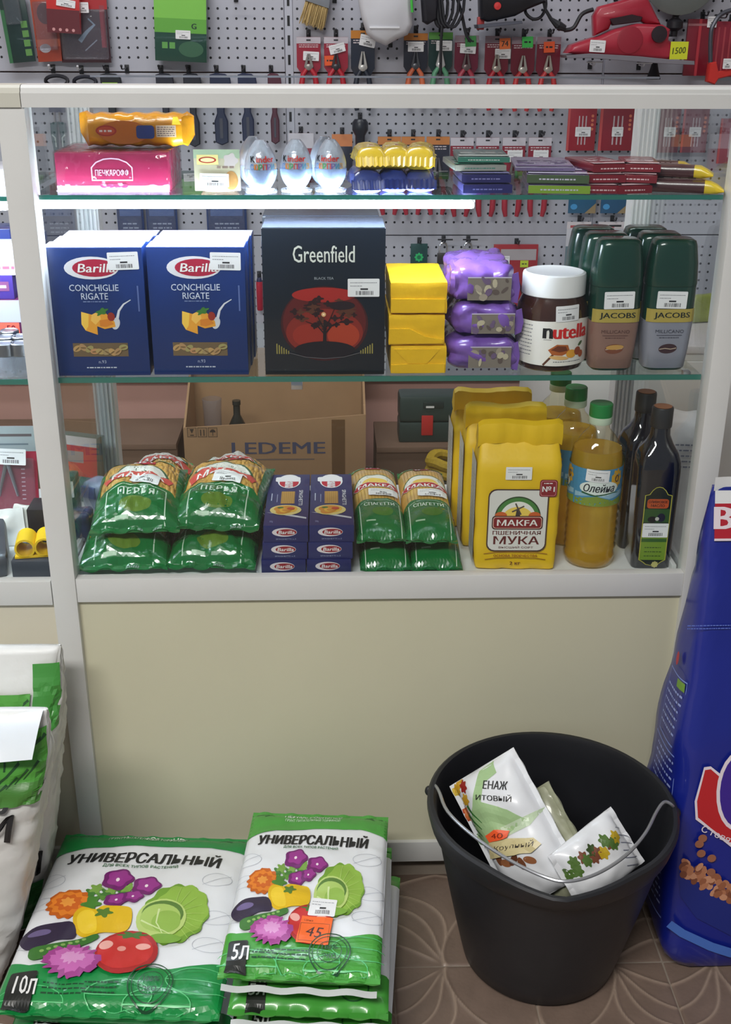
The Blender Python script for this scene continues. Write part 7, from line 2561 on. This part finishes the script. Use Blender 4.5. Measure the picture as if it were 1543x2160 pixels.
n_ref = None
rings = []
for i in range(41):
    s = i / 40
    base = dring(max(s, .0005))
    if n_ref is None:
        n_ref = 64
    # resample to n_ref points by length
    L_ = [0]
    for k in range(len(base)):
        L_.append(L_[-1] + (Vector(base[(k + 1) % len(base)]) - Vector(base[k])).length)
    tot = L_[-1]
    g = []
    for k in range(n_ref):
        d_ = tot * k / n_ref
        j = max(jj for jj in range(len(base)) if L_[jj] <= d_ + 1e-9)
        f_ = (d_ - L_[j]) / max(1e-9, L_[j + 1] - L_[j])
        q = Vector(base[j]).lerp(Vector(base[(j + 1) % len(base)]), f_)
        cen = Vector(((.6), (dsec(s)[2] + dsec(s)[3]) / 2))
        wv = .0025 * noise.noise(Vector((q.x * 14, q.y * 14, s * 9))) - .0030 * crease(q.x * 1.0 + q.y, s * .7, 9, 2)
        dirv = (q - cen)
        dirv = dirv.normalized() if dirv.length > 0 else Vector((0, 0))
        q = q + dirv * wv * (1 if s < .95 else .2)
        g.append((q.x - OX, q.y - OY, HD * s + .001))
    rings.append(g)
MB().loft(rings).build('bag_body', BLUE, t, angle=60)


def dfront(x, z_):
    s = max(0, min(1, z_ / HD))
    xl, xr, yf, yb = dsec(s)
    return Vector((x - OX, yf - .0040 - OY, z_)), Vector((0, -1, 0))


def dpx(px, py):
    """Pixel on the bag's front face -> (x, z) of the face."""
    d = CAM_ROT @ Vector(((px - W_PX / 2) / F_PX, -(py - H_PX / 2) / F_PX, -1))
    tt = 1.2
    for _ in range(30):
        q = CAM_LOC + d * tt
        y = dsec(max(0, min(1, q.z / HD)))[2] - .0045
        tt += (y - q.y) / d.y * .8
    q = CAM_LOC + d * tt
    return (q.x, q.z)


p = Print()
R1 = ink((176, 30, 48))
WH = ink((226, 214, 222))


def P_(*pts):
    return [dpx(*q) for q in pts]


h0 = dpx(1505, 1062)[1]
h1_ = dpx(1505, 1136)[1]
xl0 = dsec(.95)[0] + .006
p.rect(xl0, h1_ - .003, .765, h1_, WH)
p.rect(xl0, h1_, .765, h0, R1)
p.rect(xl0, h0, .765, HD - .002, ink((222, 224, 226)))
q = dpx(1532, 1092)
p.text('B', q[0] - .002, q[1], .029, WH, w=.026, bold=.05)
p.build('header_print', t, dfront, eps=.001, maxlen=.02)
p = Print()
# red banner with lettering
ban = P_((1466, 1690), (1486, 1618), (1500, 1616), (1530, 1640), (1560, 1640), (1560, 1800), (1500, 1752), (1468, 1728))
p.poly([(x + (.0), y) for x, y in ban], WH)
ban2 = P_((1471, 1690), (1488, 1624), (1500, 1622), (1528, 1646), (1560, 1646), (1560, 1792), (1500, 1746), (1473, 1724))
p.poly(ban2, ink((186, 34, 40)))
q = dpx(1562, 1668)
p.ell(q[0], q[1], .034, .060, WH)
p.ell(q[0], q[1], .029, .054, ink((60, 34, 140)))
q = dpx(1518, 1752)
p.text('С говядиной', dpx(1482, 1730)[0], q[1] + .004, .012, WH, w=.090, align='l', ang=-.42, bold=.01)
p.build('banner_print', t, dfront, eps=.001, maxlen=.02)
p = Print()
# bowl and kibble
bw = P_((1432, 1830), (1452, 1818), (1543, 1880), (1600, 1900), (1600, 1990), (1540, 1972), (1470, 1936), (1436, 1890))
p.poly(bw, ink((26, 40, 120)))
p.line(P_((1412, 1948), (1440, 1968), (1500, 1996), (1543, 2010), (1600, 2020)), .012, ink((70, 110, 190)), .016)
rnd = random.Random(6)
for k in range(70):
    u = rnd.random()
    px_, py_ = 1440 + 130 * u, 1822 + 70 * u + rnd.uniform(-14, 24)
    q = dpx(px_, py_)
    p.ell(q[0], q[1], rnd.uniform(.005, .008), rnd.uniform(.004, .006), ink(rnd.choice([(150, 92, 64), (176, 116, 84), (122, 70, 50), (196, 140, 108)])), ang=rnd.uniform(0, 3), n=10)
for px_, py_ in ((1483, 1768), (1476, 1780), (1480, 1800), (1502, 1810), (1500, 1838)):
    q = dpx(px_, py_)
    p.ell(q[0], q[1], .0065, .0060, ink((150, 96, 72)), n=12)
p.build('bowl_print', t, dfront, eps=.001, maxlen=.02)
p = Print()
q = dpx(1526, 1320)
p.scribble(q[0] - .05, q[0] + .04, q[1], .0014, ink((90, 110, 190)), rows=2, gap=.004, seed=2)
p.build('fine_print', t, dfront, eps=.001, maxlen=.02)


def dside(y, z_):
    s = max(0, min(1, z_ / HD))
    xl, xr, yf, yb = dsec(s)
    fr = min(1.0, y / .19)
    return Vector((xl - .0030 - OX + .012 * abs(fr - .5) ** 3 * 8, yf + .012 + fr * (yb - yf - .024) - OY, z_)), Vector((-1, 0, 0))


p = Print()
li = ink((120, 140, 210))


def mx(y):
    return y


# side panel frames: y runs from the front edge backwards
def frame(y0, z0, y1, z1):
    p.line([(y0, z0), (y1, z0), (y1, z1), (y0, z1), (y0, z0)], .0022, li)


frame(.020, .075, .150, .235)
frame(.016, .245, .140, .330)
frame(.014, .340, .125, .440)
p.rect(.020, .425, .060, .437, ink((110, 150, 60)))
for z0, n, g in ((.226, 12, .012), (.318, 6, .012), (.415, 6, .012)):
    for k in range(n):
        y = .024
        while y < .118:
            ww = rnd.uniform(.004, .014)
            p.rect(y, z0 - k * g, min(y + ww, .122), z0 - k * g + .0032, ink((146, 160, 216)))
            y += ww + .004
p.ell(.09, .46, .012, .010, ink((176, 40, 60)))
p.build('side_print', t, lambda x, y: dside(x, y), eps=.0012, step=.00001, maxlen=.02)
MB().grid(lambda u, v: (.452 + .32 * u - OX, -.074 + .0025 * math.sin(u * 20) - OY, HD - .004 + .020 * v), 24, 2).build('top_seal', M((222, 224, 226), rough=.35, var=.04), t)

# ---------------------------------------------------------------- white and green sacks at the left edge
def sack(label, xr_top, xr_bot, x_left, yf, yb, h, seed):
    t = thing('soil_sack', label, 'sack', ((x_left + xr_top) / 2, (yf + yb) / 2, 0), 0, 'upright soil sacks at the left edge')
    ox, oy = (x_left + xr_top) / 2, (yf + yb) / 2

    def pt(a, s):
        xr = xr_bot + (xr_top - xr_bot) * min(1, (s * 1.15)) ** .7
        k = 1 if s < .72 else max(.10, 1 - ((s - .72) / .28) ** 1.3 * .92)
        hw, hd = (xr - x_left) / 2, (yb - yf) / 2 * k
        ca_, sa_ = math.cos(a), math.sin(a)
        q = 1.0 / ((abs(ca_) ** 5 + abs(sa_) ** 5) ** .2)
        wv = .004 * noise.noise(Vector((a * 2 + seed, s * 26, seed))) - .005 * crease(a * .9, s * 2.2, 7, seed)
        cxm = (xr + x_left) / 2
        return Vector((cxm + (hw * q + wv) * ca_ - ox, (yf + yb) / 2 + (hd * q + wv * k) * sa_ - oy, h * s + .001))
    rings = [[tuple(pt(2 * PI * j / 72, i / 44)) for j in range(72)] for i in range(45)]
    MB().loft(rings).build('woven_sack', M((216, 216, 214), rough=.42, var=.05, scale=14, bump=.35, bscale=34), t, angle=75)

    def sf(x, z_):
        """x = distance from the right edge along the front, towards the left."""
        s = max(0, min(1, z_ / h))
        xr = xr_bot + (xr_top - xr_bot) * min(1, (s * 1.15)) ** .7
        hw = (xr - x_left) / 2
        u = max(-1, min(1, (hw - x) / hw))
        a = -math.acos(max(-.999, min(.999, u * abs(u) ** .0)))
        # find the angle whose x matches
        lo, hi = -PI / 2, 0.0
        for _ in range(22):
            m2 = (lo + hi) / 2
            if pt(m2, s).x + ox < xr - x:
                lo = m2
            else:
                hi = m2
        p_ = pt((lo + hi) / 2, s)
        return p_, Vector((.25, -.97, 0))
    return t, sf


LEAF = ink((78, 150, 58), rough=.35)
DLEAF = ink((30, 74, 36), rough=.35)
t, sf = sack('rear white soil sack with a green corner patch at the left edge', -.460, -.545, -.90, -.135, -.030, .482, 3)
p = Print()
p.rect(.003, .362, .040, .462, ink((66, 140, 60), rough=.35))
p.rect(.044, .355, .30, .422, LEAF)
p.line([(.046, .414), (.068, .394), (.10, .361)], .004, DLEAF, .002)
for k in range(4):
    p.line([(.050 + .010 * k, .386 - .006 * k), (.062 + .010 * k, .372 - .004 * k)], .003, DLEAF, .001)
p.build('green_print', t, sf, eps=.0055, step=.0003, maxlen=.010)
p = Print()
p.text('Л', .022, .135, .042, ink((34, 34, 36)), w=-.022, bold=.03)
p.build('lettering', t, sf, eps=.0055, step=.0003, maxlen=.010)
Print().rect(.004, .012, .30, .098, ink((40, 110, 54), rough=.35)).build('lower_band', t, sf, eps=.0055, maxlen=.010)
t, sf = sack('front white soil sack with a green leaf band at the left edge', -.452, -.572, -.92, -.275, -.150, .460, 5)
p = Print()
p.rect(.003, .345, .34, .440, LEAF)
p.rect(.003, .345, .34, .374, ink((70, 124, 52), rough=.35))
p.line([(.004, .432), (.026, .415), (.05, .385), (.075, .360)], .005, DLEAF, .003)
p.line([(.046, .448), (.056, .420), (.054, .392)], .0025, DLEAF)
for k in range(5):
    p.line([(.012 + .012 * k, .402 - .009 * k), (.028 + .010 * k, .378 - .004 * k)], .0035, DLEAF, .001)
p.build('green_print', t, sf, eps=.0055, step=.0003, maxlen=.010)
p = Print()
p.text('Й', .050, .318, .056, ink((34, 34, 36)), w=-.034, bold=.03)
p.build('lettering', t, sf, eps=.0055, step=.0003, maxlen=.010)
MB().grid(lambda u, v: (-.20 + .43 * u - .005 * v * v, -.010 - .058 * v + .006 * math.sin(u * 9), .462 - .026 * v * v - .012 * u * v + .006 * math.sin(u * 13)), 30, 8).build('curled_top', M((206, 210, 214), rough=.3, var=.05), t)
